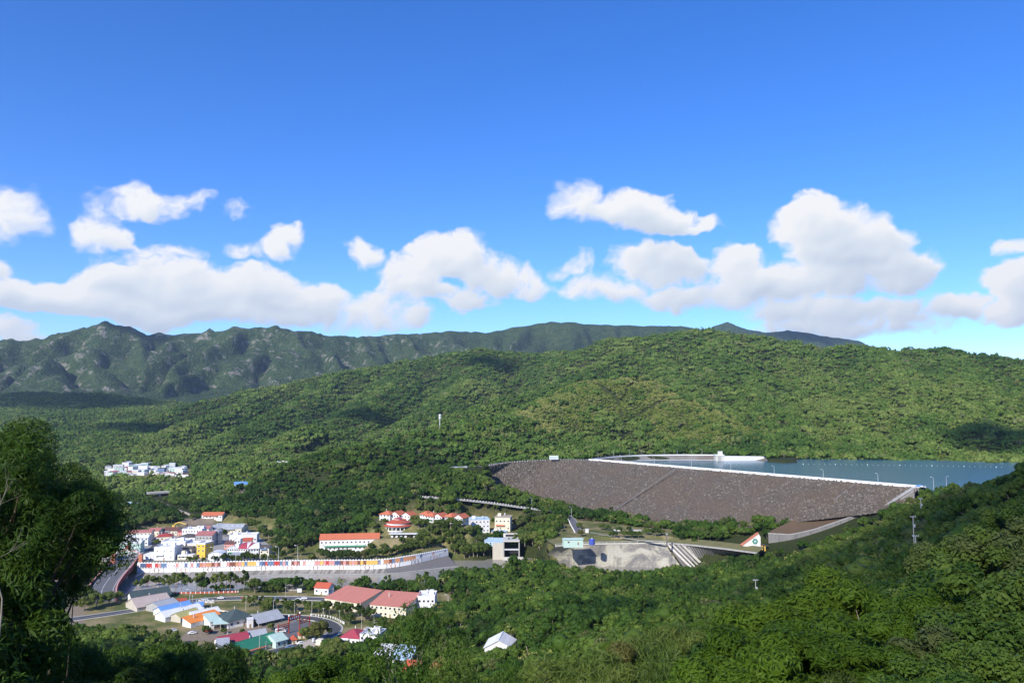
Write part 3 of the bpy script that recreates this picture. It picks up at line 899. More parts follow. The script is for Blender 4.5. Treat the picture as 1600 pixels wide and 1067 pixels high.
ground_me = grid_mesh('ground', _X2, _Y2, _Z2)
ground_me.materials.append(ground_material())
_xf, _yf, _zf = _X2.ravel(), _Y2.ravel(), _Z2.ravel()
open_m = np.zeros(_xf.shape)
for i in (0, 1, 2, 3, 4, 5, 6):
    open_m = np.maximum(open_m, poly_mask(ZONES[i][0], _xf, _yf, 12.0))
BARE = [gp([(283, 824), (335, 826), (333, 812), (290, 813)], 6.0),
        gp([(-100, 985), (60, 985), (125, 975), (130, 946), (60, 944), (-100, 944)], 0.0),
        gp([(280, 1000), (330, 1000), (420, 985), (470, 972), (440, 968), (350, 978), (300, 985)], 0.0),
        gp([(380, 785), (402, 780), (398, 765), (372, 775)], 16.0)]
bare_m = np.zeros(_xf.shape)
for b in BARE:
    bare_m = np.maximum(bare_m, poly_mask(b, _xf, _yf, 4.0))
    notree(b, 1.0)
far_m = smooth(2900, 3500, _yf)
_gz, _gx = np.gradient(_Z2)[0], np.gradient(_Z2)[1]
_slope = np.hypot(_gz / np.maximum(np.gradient(_Y2)[0], 1e-3), _gx / np.maximum(np.gradient(_X2)[1], 1e-3)).ravel()
rock_m = smooth(.28, .5, _slope) * smooth(3600, 4000, _yf) * (1 - smooth(5400, 5900, _yf)) * smooth(500, -200, _xf)
for nm, arr in (('open', open_m), ('far', far_m), ('rock', rock_m), ('bare', bare_m)):
    at = ground_me.attributes.new(nm, 'FLOAT', 'POINT')
    at.data.foreach_set('value', arr.astype(np.float32))
ground = bpy.data.objects.new('ground', ground_me)
COL.objects.link(ground)
ground['kind'] = 'structure'
ground['label'] = 'valley floor and hillsides under the forest'

# ------------------------------------------------------------------ object helpers
def tag(o, label, cat, group=None, kind=None):
    if label: o['label'] = label
    if cat: o['category'] = cat
    if group: o['group'] = group
    if kind: o['kind'] = kind
    return o

def thing(name, label, cat, loc=(0, 0, 0), rotz=0.0, group=None):
    o = bpy.data.objects.new(name, None)
    o.empty_display_size = 0.5
    COL.objects.link(o)
    o.location = loc; o.rotation_euler = (0, 0, rotz)
    return tag(o, label, cat, group)

class MB:
    """collects shapes; build() links them as one mesh object"""
    def __init__(self):
        self.v = []; self.f = []
    def add(self, vs, fs):
        n = len(self.v)
        self.v += [tuple(p) for p in vs]
        self.f += [tuple(i + n for i in f) for f in fs]
        return self
    def box(self, x0, x1, y0, y1, z0, z1):
        v = [(x0, y0, z0), (x1, y0, z0), (x1, y1, z0), (x0, y1, z0), (x0, y0, z1), (x1, y0, z1), (x1, y1, z1), (x0, y1, z1)]
        return self.add(v, [(3, 2, 1, 0), (4, 5, 6, 7), (0, 1, 5, 4), (1, 2, 6, 5), (2, 3, 7, 6), (3, 0, 4, 7)])
    def prism(self, poly, d, axis='y'):
        """poly: list of (a,b) in the plane across `axis`; d = (lo, hi) along it"""
        n = len(poly); vs = []
        for t in d:
            for a, b in poly:
                vs.append((a, t, b) if axis == 'y' else ((t, a, b) if axis == 'x' else (a, b, t)))
        fs = [tuple(range(n)), tuple(range(2 * n - 1, n - 1, -1))] + [(i, n + i, n + (i + 1) % n, (i + 1) % n) for i in range(n)]
        return self.add(vs, fs)
    def tube(self, pts, r, seg=8, r1=None, caps=True):
        pts = [Vector(p) for p in pts]; n0 = len(self.v); N = len(pts)
        for i, p in enumerate(pts):
            t = (pts[min(i + 1, N - 1)] - pts[max(i - 1, 0)]).normalized()
            up = Vector((0, 0, 1)) if abs(t.z) < .9 else Vector((1, 0, 0))
            u = t.cross(up).normalized(); w = t.cross(u)
            rr = r + ((r1 if r1 is not None else r) - r) * i / max(N - 1, 1)
            for k in range(seg):
                a = 2 * math.pi * k / seg
                self.v.append(tuple(p + (u * math.cos(a) + w * math.sin(a)) * rr))
        for i in range(N - 1):
            for k in range(seg):
                a = n0 + i * seg + k; b = n0 + i * seg + (k + 1) % seg
                self.f.append((a, b, b + seg, a + seg))
        if caps:
            self.f.append(tuple(n0 + k for k in range(seg))[::-1]); self.f.append(tuple(n0 + (N - 1) * seg + k for k in range(seg)))
        return self
    def lathe(self, prof, seg=16, cx=0, cy=0, a0=0.0, a1=2 * math.pi):
        full = abs(a1 - a0 - 2 * math.pi) < 1e-6
        n0 = len(self.v); ns = seg if full else seg + 1
        for (r, z) in prof:
            for k in range(ns):
                a = a0 + (a1 - a0) * k / seg
                self.v.append((cx + r * math.cos(a), cy + r * math.sin(a), z))
        for i in range(len(prof) - 1):
            for k in range(seg):
                a = n0 + i * ns + k; b = n0 + i * ns + (k + 1) % ns
                self.f.append((a, b, b + ns, a + ns))
        return self
    def mesh(self, name, mat, sm=False):
        me = bpy.data.meshes.new(name)
        me.from_pydata(self.v, [], self.f)
        if mat is not None:
            me.materials.append(mat if not isinstance(mat, str) else MATS[mat])
        bm = bmesh.new(); bm.from_mesh(me); bmesh.ops.recalc_face_normals(bm, faces=bm.faces); bm.to_mesh(me); bm.free()
        if sm:
            me.polygons.foreach_set('use_smooth', [True] * len(me.polygons))
        return me
    def build(self, name, mat, parent=None, sm=False):
        return link(name, self.mesh(name, mat, sm), parent)

def link(name, me, parent=None, loc=None, rotz=None, scale=None):
    o = bpy.data.objects.new(name, me)
    COL.objects.link(o)
    if parent is not None: o.parent = parent
    if loc is not None: o.location = loc
    if rotz is not None: o.rotation_euler = (0, 0, rotz)
    if scale is not None: o.scale = scale
    return o

def copy_tree(o, parent=None, loc=None, rotz=None, scale=None):
    c = o.copy(); COL.objects.link(c)
    if parent is not None: c.parent = parent
    if loc is not None: c.location = loc
    if rotz is not None: c.rotation_euler = (0, 0, rotz)
    if scale is not None: c.scale = (scale,) * 3 if isinstance(scale, (int, float)) else scale
    for ch in list(o.children):
        copy_tree(ch, c)
    return c

def spath(pts, n=12):
    """smooth curve (Catmull-Rom) through points"""
    pts = [Vector(p) for p in pts]; out_ = []
    for i in range(len(pts) - 1):
        p0 = pts[max(i - 1, 0)]; p1 = pts[i]; p2 = pts[i + 1]; p3 = pts[min(i + 2, len(pts) - 1)]
        for k in range(n):
            t = k / n
            out_.append(.5 * ((2 * p1) + (p2 - p0) * t + (2 * p0 - 5 * p1 + 4 * p2 - p3) * t * t + (3 * p1 - p0 - 3 * p2 + p3) * t ** 3))
    out_.append(pts[-1])
    return out_

def strip(mb, path, a, b, dz=0.0, za=None, zb=None):
    """ribbon between offsets a and b (left positive) of a path"""
    A = offset_line(path, a); B = offset_line(path, b); n = len(path)
    vs = [(p.x, p.y, p.z + dz + (za or 0)) for p in A] + [(p.x, p.y, p.z + dz + (zb or 0)) for p in B]
    return mb.add(vs, [(i, i + 1, n + i + 1, n + i) for i in range(n - 1)])

def ribbon_box(mb, path, a, b, z0, z1):
    """solid bar following a path: offsets a..b, heights z0..z1 above the path"""
    A = offset_line(path, a); B = offset_line(path, b); n = len(path)
    vs = []
    for p, q in zip(A, B):
        vs += [(p.x, p.y, p.z + z0), (q.x, q.y, q.z + z0), (q.x, q.y, q.z + z1), (p.x, p.y, p.z + z1)]
    fs = [(0, 1, 2, 3), (4 * n - 1, 4 * n - 2, 4 * n - 3, 4 * n - 4)]
    for i in range(n - 1):
        for k in range(4):
            a_, b_ = 4 * i + k, 4 * i + (k + 1) % 4
            fs.append((a_, b_, b_ + 4, a_ + 4))
    return mb.add(vs, fs)

# ------------------------------------------------------------------ paints and surfaces
for nm, c, kw in [
    ('white_wall', (0.80, 0.79, 0.76), dict(stain=(0.62, 0.60, 0.56), streak=True)),
    ('cream_wall', (0.76, 0.69, 0.52), dict(stain=(0.62, 0.55, 0.42), streak=True)),
    ('grey_wall', (0.42, 0.41, 0.39), dict(stain=(0.28, 0.27, 0.25), streak=True)),
    ('beige_wall', (0.55, 0.50, 0.40), dict(stain=(0.40, 0.36, 0.3), streak=True)),
    ('yellow_wall', (0.78, 0.50, 0.07), {}), ('mint_wall', (0.52, 0.68, 0.58), {}), ('pale_blue_wall', (0.45, 0.62, 0.72), {}),
    ('red_roof', (0.42, 0.06, 0.05), {}), ('crimson_roof', (0.40, 0.05, 0.08), {}), ('pink_roof', (0.46, 0.17, 0.15), {}), ('salmon_roof', (0.56, 0.205, 0.145), dict(stain=(0.48, 0.20, 0.15))),
    ('orange_roof', (0.60, 0.165, 0.075), dict(stain=(0.50, 0.16, 0.09))), ('bright_orange_roof', (0.85, 0.27, 0.05), {}), ('tile_red_roof', (0.50, 0.10, 0.05), {}),
    ('slate_green_roof', (0.055, 0.085, 0.085), {}), ('green_roof', (0.02, 0.20, 0.12), {}), ('mint_roof', (0.50, 0.66, 0.58), {}), ('blue_roof', (0.16, 0.36, 0.72), {}), ('pale_blue_roof', (0.45, 0.60, 0.74), {}),
    ('grey_metal_roof', (0.42, 0.44, 0.46), dict(stain=(0.33, 0.32, 0.31))), ('dark_roof', (0.09, 0.08, 0.075), {}), ('white_roof', (0.82, 0.82, 0.82), dict(stain=(0.66, 0.66, 0.66))), ('olive_roof', (0.48, 0.44, 0.16), {}), ('beige_roof', (0.52, 0.42, 0.36), dict(stain=(0.42, 0.34, 0.3))), ('tan_roof', (0.50, 0.42, 0.32), dict(stain=(0.36, 0.31, 0.25))), ('brown_roof', (0.16, 0.07, 0.055), {}),
    ('concrete', (0.40, 0.385, 0.35), dict(stain=(0.20, 0.19, 0.17), streak=True, scale=.25)), ('pale_concrete', (0.60, 0.57, 0.50), dict(stain=(0.42, 0.39, 0.33))), ('dark_concrete', (0.17, 0.16, 0.15), dict(stain=(0.10, 0.095, 0.09), streak=True)),
    ('asphalt', (0.075, 0.075, 0.08), dict(stain=(0.11, 0.108, 0.105), scale=.15)), ('old_asphalt', (0.13, 0.128, 0.125), dict(stain=(0.18, 0.175, 0.165), scale=.15)), ('paving', (0.34, 0.32, 0.29), {}),
    ('aged_concrete', (0.21, 0.20, 0.185), dict(stain=(0.12, 0.115, 0.105), streak=True, scale=.3)), ('dry_lawn', (0.17, 0.155, 0.062), dict(scale=.12, stain=(0.075, 0.10, 0.03))), ('white_paint', (0.80, 0.80, 0.78), dict(var=.06)), ('red_paint', (0.50, 0.065, 0.05), {}), ('maroon_paint', (0.22, 0.025, 0.03), {}), ('navy_paint', (0.085, 0.12, 0.22), {}), ('slate_blue_paint', (0.14, 0.22, 0.34), {}),
    ('yellow_paint', (0.72, 0.46, 0.11), {}), ('orange_paint', (0.58, 0.28, 0.15), {}), ('rose_paint', (0.62, 0.30, 0.26), {}), ('brown_paint', (0.22, 0.08, 0.05), {}), ('green_paint', (0.05, 0.25, 0.12), {}), ('blue_paint', (0.05, 0.08, 0.42), {}), ('black_paint', (0.02, 0.02, 0.022), {}),
    ('metal_pole', (0.55, 0.56, 0.57), dict(var=.05)), ('terracotta_paint', (0.55, 0.20, 0.11), {}), ('timber', (0.30, 0.20, 0.11), {}), ('soil_red', (0.125, 0.080, 0.048), dict(scale=.12, stain=(0.075, 0.085, 0.03)))]:
    if nm.endswith('_roof'):
        kw = dict(kw, sheets=1.9)
    plain(nm, c, **({'rough': .75, 'scale': .5, 'var': .10} | kw))

def glass_mat():
    m, t = new_mat('window_glass')
    bs = t.n('ShaderNodeBsdfPrincipled', inp={'Base Color': (0.03, 0.035, 0.04, 1), 'Roughness': 0.08, 'Specular IOR Level': 0.7})
    finish(m, t, bs.outputs[0])
glass_mat()

# ------------------------------------------------------------------ houses
_win_cache = {}
def win_meshes(w, h, frame):
    k = (round(w, 2), round(h, 2), frame)
    if k not in _win_cache:
        t = .10
        fr = MB().box(-w / 2, w / 2, -.06, .02, 0, t).box(-w / 2, w / 2, -.06, .02, h - t, h).box(-w / 2, -w / 2 + t, -.06, .02, t, h - t).box(w / 2 - t, w / 2, -.06, .02, t, h - t)
        pn = MB().box(-w / 2 + t, w / 2 - t, -.025, .018, t, h - t)
        _win_cache[k] = (fr.mesh('window', frame), pn.mesh('pane', 'window_glass'))
    return _win_cache[k]

def add_window(parent, x, y, z, rotz, w, h, frame='white_paint', name='window'):
    a, b = win_meshes(w, h, frame)
    o = link(name, a, parent, (x, y, z), rotz)
    link('pane', b, o)
    return o

def roof_shape(mb, kind, w, d, h, rise, oh=.5, th=.18):
    """roof solid over a w x d footprint at eave height h"""
    x0, x1, y0, y1 = -oh, w + oh, -oh, d + oh
    if kind == 'flat':
        mb.box(x0 * .4, w - x0 * .4, y0 * .4, d - y0 * .4, h + .002, h + .22)
    elif kind == 'parapet':
        p = .25; e = .12
        mb.box(-e, w + e, -e, d + e, h + .002, h + .16)
        mb.box(-e, w + e, -e, p, h + .16, h + .16 + rise).box(-e, w + e, d - p, d + e, h + .16, h + .16 + rise).box(-e, p, p, d - p, h + .16, h + .16 + rise).box(w - p, w + e, p, d - p, h + .16, h + .16 + rise)
    elif kind == 'gable_x':        # ridge parallel to the front
        dz = rise * oh / (d / 2)
        mb.prism([(y0, h - dz), (d / 2, h + rise), (y1, h - dz), (y1, h - dz + th), (d / 2, h + rise + th), (y0, h - dz + th)], (x0, x1), 'x')
    elif kind == 'gable_y':
        dz = rise * oh / (w / 2)
        mb.prism([(x0, h - dz), (w / 2, h + rise), (x1, h - dz), (x1, h - dz + th), (w / 2, h + rise + th), (x0, h - dz + th)], (y0, y1), 'y')
    elif kind == 'shed':           # low side to the front
        mb.prism([(y0, h - .05), (y1, h + rise), (y1, h + rise + th), (y0, h - .05 + th)], (x0, x1), 'x')
    elif kind == 'shed_x':         # low side to the left
        mb.prism([(x0, h - .05), (x1, h + rise), (x1, h + rise + th), (x0, h - .05 + th)], (y0, y1), 'y')
    elif kind == 'hip':
        r = min(w, d) / 2
        if w >= d:
            a, b = (r, d / 2), (w - r, d / 2)
        else:
            a, b = (w / 2, r), (w / 2, d - r)
        if abs(w - d) < .2: b = (a[0] + .15, a[1])
        vs = [(x0, y0, h), (x1, y0, h), (x1, y1, h), (x0, y1, h), (a[0], a[1], h + rise), (b[0], b[1], h + rise)]
        fs = ([(0, 1, 5, 4), (1, 2, 5), (2, 3, 4, 5), (3, 0, 4)] if w >= d else [(0, 1, 4), (1, 2, 5, 4), (2, 3, 5), (3, 0, 4, 5)])
        mb.add(vs, fs + [(3, 2, 1, 0)])
        mb.box(x0, x1, y0, y1, h - .14, h - .003)
    elif kind in ('arch_x', 'arch_y'):
        L = d if kind == 'arch_x' else w
        n = 12
        arc = [(-oh + (L + 2 * oh) * i / n, h + rise * math.sin(math.pi * i / n) ** .8) for i in range(n + 1)]
        mb.prism(arc + [(a, b + th) for a, b in reversed(arc)], (x0, x1) if kind == 'arch_x' else (y0, y1), 'x' if kind == 'arch_x' else 'y')
    return mb

def wall_solid(mb, kind, w, d, h, rise):
    b = -2.0
    if kind == 'gable_x':
        mb.prism([(0, b), (d, b), (d, h), (d / 2, h + rise), (0, h)], (0, w), 'x')
    elif kind == 'gable_y':
        mb.prism([(0, b), (w, b), (w, h), (w / 2, h + rise), (0, h)], (0, d), 'y')
    elif kind == 'shed':
        mb.prism([(0, b), (d, b), (d, h + rise), (0, h)], (0, w), 'x')
    elif kind == 'shed_x':
        mb.prism([(0, b), (w, b), (w, h + rise), (0, h)], (0, d), 'y')
    elif kind in ('arch_x', 'arch_y'):
        L = d if kind == 'arch_x' else w; n = 12
        arc = [(L * i / n, h + rise * math.sin(math.pi * i / n) ** .8 - .01) for i in range(n + 1)]
        mb.prism([(0, b)] + arc + [(L, b)], (0, w) if kind == 'arch_x' else (0, d), 'x' if kind == 'arch_x' else 'y')
    else:
        mb.box(0, w, 0, d, b, h)
    return mb

def house(name, label, cat, fl, fr, z, eave, depth, roof, rise, wall_m, roof_m, wins=(0, 0), group=None, side=0, win=(1.5, 1.45), door=True, oh=.5, frame='white_paint', open_front=False):
    A = G(*fl, z); Bp = G(*fr, z)
    t = Vector((Bp.x - A.x, Bp.y - A.y, 0)); w = t.length
    rz = math.atan2(t.y, t.x)
    ztop = P((fl[0] + fr[0]) / 2, eave, (A.y + Bp.y) / 2).z
    h = max(2.2, ztop - z)
    root = thing(name, label, cat, A, rz, group)
    if open_front:
        # posts carry the roof, back and sides closed
        wl = MB().box(0, w, depth - .2, depth, -2, h).box(0, .2, depth * .35, depth - .2, -2, h)
        wl.build('wall', wall_m, root)
        n = max(3, int(w / 4) + 1)
        for i in range(n):
            MB().box(-.12, .12, -.12, .12, -2, h).build('post', 'metal_pole', root).location = (.15 + (w - .3) * i / (n - 1), .15, 0)
    else:
        wall_solid(MB(), roof, w, depth, h, rise).build('wall', wall_m, root)
    rf = roof_shape(MB(), roof, w, depth, h, rise, oh).build('roof', roof_m, root)
    if roof in ('gable_x', 'gable_y') and rise > .8:
        (MB().box(-oh, w + oh, depth / 2 - .18, depth / 2 + .18, h + rise + .1, h + rise + .26) if roof == 'gable_x' else MB().box(w / 2 - .18, w / 2 + .18, -oh, depth + oh, h + rise + .1, h + rise + .26)).build('ridge_cap', roof_m, rf)
    hr = random.Random(int(fl[0] * 31 + fl[1] * 17))
    if roof in ('parapet', 'flat') and w > 8:
        x = hr.uniform(.2, .75) * w; y = hr.uniform(.4, .8) * depth
        tk_ = MB().lathe([(0, h + 2.6), (.75, h + 2.45), (.8, h + 1.0), (.8, h + .9), (0, h + .9)], 10, x, y)
        for q in ((.6, 0), (-.6, 0), (0, .6), (0, -.6)):
            tk_.box(x + q[0] - .06, x + q[0] + .06, y + q[1] - .06, y + q[1] + .06, h + .16, h + .92)
        tk_.build('water_tank', 'metal_pole', root)
        x2 = w * .12 if x > w * .5 else w * .62
        MB().box(x2, x2 + min(3.2, w * .25), depth * .5, depth * .5 + 3, h + .17, h + 2.7).build('stair_house', wall_m, root)
    if roof in ('gable_x', 'shed', 'hip') and w > 9 and hr.random() < .6:
        x = hr.uniform(.2, .8) * w
        MB().box(x - .25, x + .25, depth * .55, depth * .55 + .5, h, h + rise + 1.3).build('chimney', 'pale_concrete', root)
    c, r = wins
    if r and not open_front and c >= 3:
        for i in range(c):
            if hr.random() < .35:
                MB().box(-.4, .4, -.42, -.065, 0, .55).build('air_conditioner', 'metal_pole', root).location = (w * (i + .5) / c + min(1.0, w / c * .42), 0, (r - 1) * h / r + .5)
        aw = hr.random()
        if aw < .55:
            MB().prism([(-1.5, h / r * .80), (-.06, h / r * .94), (-.06, h / r * .97), (-1.5, h / r * .83)], (w * .08, w * hr.uniform(.45, .92)), 'x').build('awning', hr.choice(['slate_blue_paint', 'grey_metal_roof', 'green_paint', 'terracotta_paint', 'white_paint']), root)
    if r:
        sh = h / r
        for j in range(r):
            for i in range(c):
                if door and j == 0 and i == c // 2:
                    continue
                add_window(root, w * (i + .5) / c, 0, j * sh + sh * .36, 0, min(win[0], w / c * .7), min(win[1], sh * .5), frame)
        if door and c:
            dr = MB().box(-.5, .5, -.05, .02, 0, 2.1).build('door', 'timber', root); dr.location = (w * (c // 2 + .5) / c, 0, 0)
            MB().box(.3, .38, -.1, -.05, 1.0, 1.1).build('handle', 'metal_pole', dr)
        if side:
            for j in range(r):
                for i in range(side):
                    add_window(root, w, depth * (i + .5) / side, j * sh + sh * .36, math.pi / 2, min(win[0], depth / side * .7), min(win[1], sh * .5), frame)
    return root, w, h

# ------------------------------------------------------------------ water
def water_mat(name, col, rough, bscale, bdist, depthcol):
    m, t = new_mat(name)
    geo = t.n('ShaderNodeNewGeometry')
    n1 = t.n('ShaderNodeTexNoise', inp={'Vector': geo.outputs['Position'], 'Scale': bscale, 'Detail': 4.0, 'Roughness': 0.6})
    n2 = t.n('ShaderNodeTexNoise', inp={'Vector': geo.outputs['Position'], 'Scale': .012, 'Detail': 3.0})
    c = t.mix(t.maprange(n2.outputs[0], .35, .65, 0, 1), (*col, 1), (*depthcol, 1))
    bs = t.n('ShaderNodeBsdfPrincipled', inp={'Base Color': c, 'Roughness': rough, 'IOR': 1.33})
    bp = t.n('ShaderNodeBump', inp={'Strength': .35, 'Distance': bdist, 'Height': n1.outputs[0]})
    t.link(bp.outputs[0], bs.inputs['Normal'])
    return finish(m, t, bs.outputs[0])
water_mat('lake_water', (0.050, 0.132, 0.178), .2, .35, .25, (0.060, 0.150, 0.20))
water_mat('river_water', (0.26, 0.245, 0.20), .22, .5, .06, (0.22, 0.215, 0.175))

def poly_sheet(name, poly, z, mat):
    me = bpy.data.meshes.new(name)
    bm = bmesh.new()
    vs = [bm.verts.new((a, b, z)) for a, b in poly]
    f = bm.faces.new(vs)
    bmesh.ops.triangulate(bm, faces=[f]); bmesh.ops.recalc_face_normals(bm, faces=bm.faces)
    for f in bm.faces:
        if f.normal.z < 0: f.normal_flip()
    bm.to_mesh(me); bm.free()
    me.materials.append(MATS[mat])
    o = bpy.data.objects.new(name, me); COL.objects.link(o)
    o['kind'] = 'structure'
    return o
_rx = [tuple(p[:2]) for p in offset_line(CREST, 2)[2:]] + [(380, 480), (900, 300), (2200, 400), (2300, 1200), (1500, 1200), (900, 1230), (450, 1200)] + [tuple(p[:2]) for p in reversed(ARC)]
res = poly_sheet('reservoir_water', _rx, WATER_Z, 'lake_water'); res['label'] = 'blue-green reservoir water behind the dam'
riv = poly_sheet('river_water', [(-900, 420), (-900, 640), (-300, 640), (-60, 690), (60, 690), (120, 660), (330, 640), (330, 560), (60, 520), (-200, 520)], RIVER_Z, 'river_water'); riv['label'] = 'muddy grey-green river below the painted wall'

# ------------------------------------------------------------------ dam
def rock_mat(name, ca, cb, cc):
    m, t = new_mat(name)
    geo = t.n('ShaderNodeNewGeometry')
    oi = t.n('ShaderNodeObjectInfo')
    n1 = t.n('ShaderNodeTexNoise', inp={'Vector': geo.outputs['Position'], 'Scale': .035, 'Detail': 4.0, 'Roughness': .6})
    n2 = t.n('ShaderNodeTexNoise', inp={'Vector': geo.outputs['Position'], 'Scale': .9, 'Detail': 3.0, 'Roughness': .7})
    v = t.math('ADD', t.math('MULTIPLY', n2.outputs[0], .55), t.math('MULTIPLY', oi.outputs['Random'], .45))
    c = t.ramp(v, [(.25, ca), (.5, cb), (.85, cc)])
    c = t.mix(t.maprange(n1.outputs[0], .42, .62, 0, .55), c, (0.125, 0.095, 0.066))
    bs = t.n('ShaderNodeBsdfPrincipled', inp={'Base Color': c, 'Roughness': .9, 'Specular IOR Level': .15})
    return finish(m, t, bs.outputs[0])
rock_mat('rockfill', (0.072, 0.060, 0.048), (0.150, 0.126, 0.102), (0.31, 0.275, 0.23))
rock_mat('rubble', (0.10, 0.09, 0.08), (0.20, 0.18, 0.16), (0.40, 0.37, 0.33))

def rock_forms(n, name, mat):
    out_ = []
    for i in range(n):
        rs = np.random.RandomState(900 + i)
        v, f = _ICO1
        vv = v * (1 + .28 * rs.randn(len(v), 1)) * np.array([1, .8, .6])
        out_.append(mesh_from(name, vv, f, np.zeros((0, 4), int), [MATS[mat]]))
    return proto_collection(name, out_)
rock_c = rock_forms(6, 'rock_form', 'rockfill')

def slope_face(mb, top, bot, nr):
    """grid between two polylines with equal point counts"""
    n = len(top); vs = []
    for j in range(nr + 1):
        t = j / nr
        for a, b in zip(top, bot):
            vs.append(tuple(a.lerp(b, t)))
    return mb.add(vs, [(j * n + i, j * n + i + 1, (j + 1) * n + i + 1, (j + 1) * n + i) for j in range(nr) for i in range(n - 1)])

def resample(pts, step):
    out_ = []
    for a, b in zip(pts[:-1], pts[1:]):
        n = max(1, int((b - a).length / step))
        out_ += [a.lerp(b, k / n) for k in range(n)]
    return out_ + [pts[-1]]

def resample_n(pts, n):
    L = [0.0]
    for a, b in zip(pts[:-1], pts[1:]): L.append(L[-1] + (b - a).length)
    out_ = []
    for k in range(n):
        s = L[-1] * k / (n - 1); i = 0
        while i < len(L) - 2 and L[i + 1] < s: i += 1
        out_.append(pts[i].lerp(pts[i + 1], (s - L[i]) / (L[i + 1] - L[i] + 1e-9)))
    return out_

dam = thing('embankment_dam', 'long rockfill dam with grey-brown stone face and white crest parapet', 'dam', CREST[0])
inv = -CREST[0]
def rel(path):
    return [p + inv for p in path]
_bx = [q + (q - p) * .22 for p, q in zip(CREST, TOE)]      # the face runs on into the ground
_top = [p for i in range(len(CREST) - 1) for p in [CREST[i].lerp(CREST[i + 1], k / 12) for k in range(12)]] + [CREST[-1]]
_bot = [p for i in range(len(_bx) - 1) for p in [_bx[i].lerp(_bx[i + 1], k / 12) for k in range(12)]] + [_bx[-1]]
slope_face(MB(), rel(_top), rel(_bot), 24).build('rock_face', 'rockfill', dam, True)
# scattered stones over the face
rs = np.random.RandomState(31)
_pts = []
for _ in range(26000):
    u = rs.rand() * (len(_top) - 1.001); v = rs.rand()
    i = int(u); f_ = u - i
    p = _top[i].lerp(_top[i + 1], f_).lerp(_bot[i].lerp(_bot[i + 1], f_), v)
    _pts.append(tuple(p + inv))
_pts = np.array(_pts)
ssz = .35 + 1.0 * rs.rand(len(_pts)) ** 2.2
stones = scatter('stones', 'rough grey-brown stones covering the dam face', None, _pts, np.stack([ssz, ssz, ssz], -1) * (.8 + .4 * rs.rand(len(_pts), 3)), rs.rand(len(_pts)) * 6.28, rs.randn(len(_pts), 2) * .5, rock_c, 6, 5)
stones.parent = dam
_crest = rel(spath(CREST, 8))
strip(MB(), _crest, 9.0, 0.0, .05).build('crest_road', 'old_asphalt', dam)
cr2 = rel(spath(CREST[3:], 14))
ribbon_box(MB(), cr2, .1, -.5, -.6, 1.35).build('parapet', 'white_paint', dam)
ribbon_box(MB(), cr2, 9.2, 8.7, -.6, 1.1).build('parapet', 'white_paint', dam)
strip(MB(), _crest, 9.0, 22.0, .04, 0, -8).build('upstream_face', 'rockfill', dam)
# drainage steps running down the face
def down_line(px0, py0, px1, py1, wid, nm):
    a = G(px0, py0, CREST_Z - .2)
    # bottom point on the face plane through the crest segment
    n = _dn
    # face: z = CREST_Z - (dist along n) * TOE_DROP/92
    dx, dz = ray(px1, py1)
    s = TOE_DROP / 92.0
    # point (dx*Y, Y, CAM_Z+dz*Y);  z = CREST_Z - s * ((p - CREST[3]).n)
    Y = (CREST_Z - CAM_Z + s * (CREST[3].x * n.x + CREST[3].y * n.y)) / (dz + s * (dx * n.x + n.y))
    b = Vector((dx * Y, Y, CAM_Z + dz * Y))
    path = [a.lerp(b, k / 10) + inv + Vector((0, 0, .3)) for k in range(11)]
    ribbon_box(MB(), path, -wid / 2, wid / 2, -.3, .25).build(nm, 'aged_concrete' if wid < 2 else 'concrete', dam)
down_line(1056, 732, 945, 808, .8, 'drain_channel')
down_line(1338, 754, 1303, 782, 1.0, 'drain_channel')
down_line(1428, 762, 1385, 789, 4.0, 'abutment_stair')
# posts of the railing left of the parapet
_rail = rel(resample(CREST[:4], 3.2))
pm = MB().box(-.22, .22, -.22, .22, 0, .95).mesh('guard_post', 'white_paint')
for p in _rail:
    link('guard_post', pm, dam, p)
notree([tuple(p[:2]) for p in CREST] + [tuple(p[:2]) for p in reversed(offset_line(CREST, 12))], 2)

# white wall along the road to the left abutment
wl_path = WALLP
wl = thing('roadside_wall', 'low white wall beside the road left of the dam crest', 'wall', wl_path[0])
ribbon_box(MB(), [p - wl_path[0] for p in spath(wl_path[:3], 6)], -.2, .2, -1.2, 1.2).build('wall_body', 'white_paint', wl)
ribbon_box(MB(), [p - wl_path[0] for p in spath(wl_path[:3], 6)], -.3, .3, 1.2, 1.4).build('coping', 'white_wall', wl)
notree([tuple(p[:2]) for p in offset_line(wl_path, 7)] + [tuple(p[:2]) for p in reversed(offset_line(wl_path, -9))], 1)

# far embankment across the water
emb = thing('far_embankment', 'curved stone embankment with white rim across the reservoir', 'embankment', ARC[0])
ar = [p - ARC[0] for p in spath(ARC, 8)]
arb = offset_line(ar, -11.0)
for p in arb: p.z -= 6.6
slope_face(MB(), ar, arb, 6).build('stone_face', 'rubble', emb)
ribbon_box(MB(), ar, 0.0, .6, -1.0, 1.25).build('parapet', 'white_paint', emb)
strip(MB(), ar, .6, 8.0, .05).build('road', 'old_asphalt', emb)
arc_low = offset_line(ar, -11.6)
for p in arc_low: p.z = WATER_Z - ARC[0].z
ribbon_box(MB(), arc_low, .9, -.9, -1, .55).build('waterline_kerb', 'pale_concrete', emb)

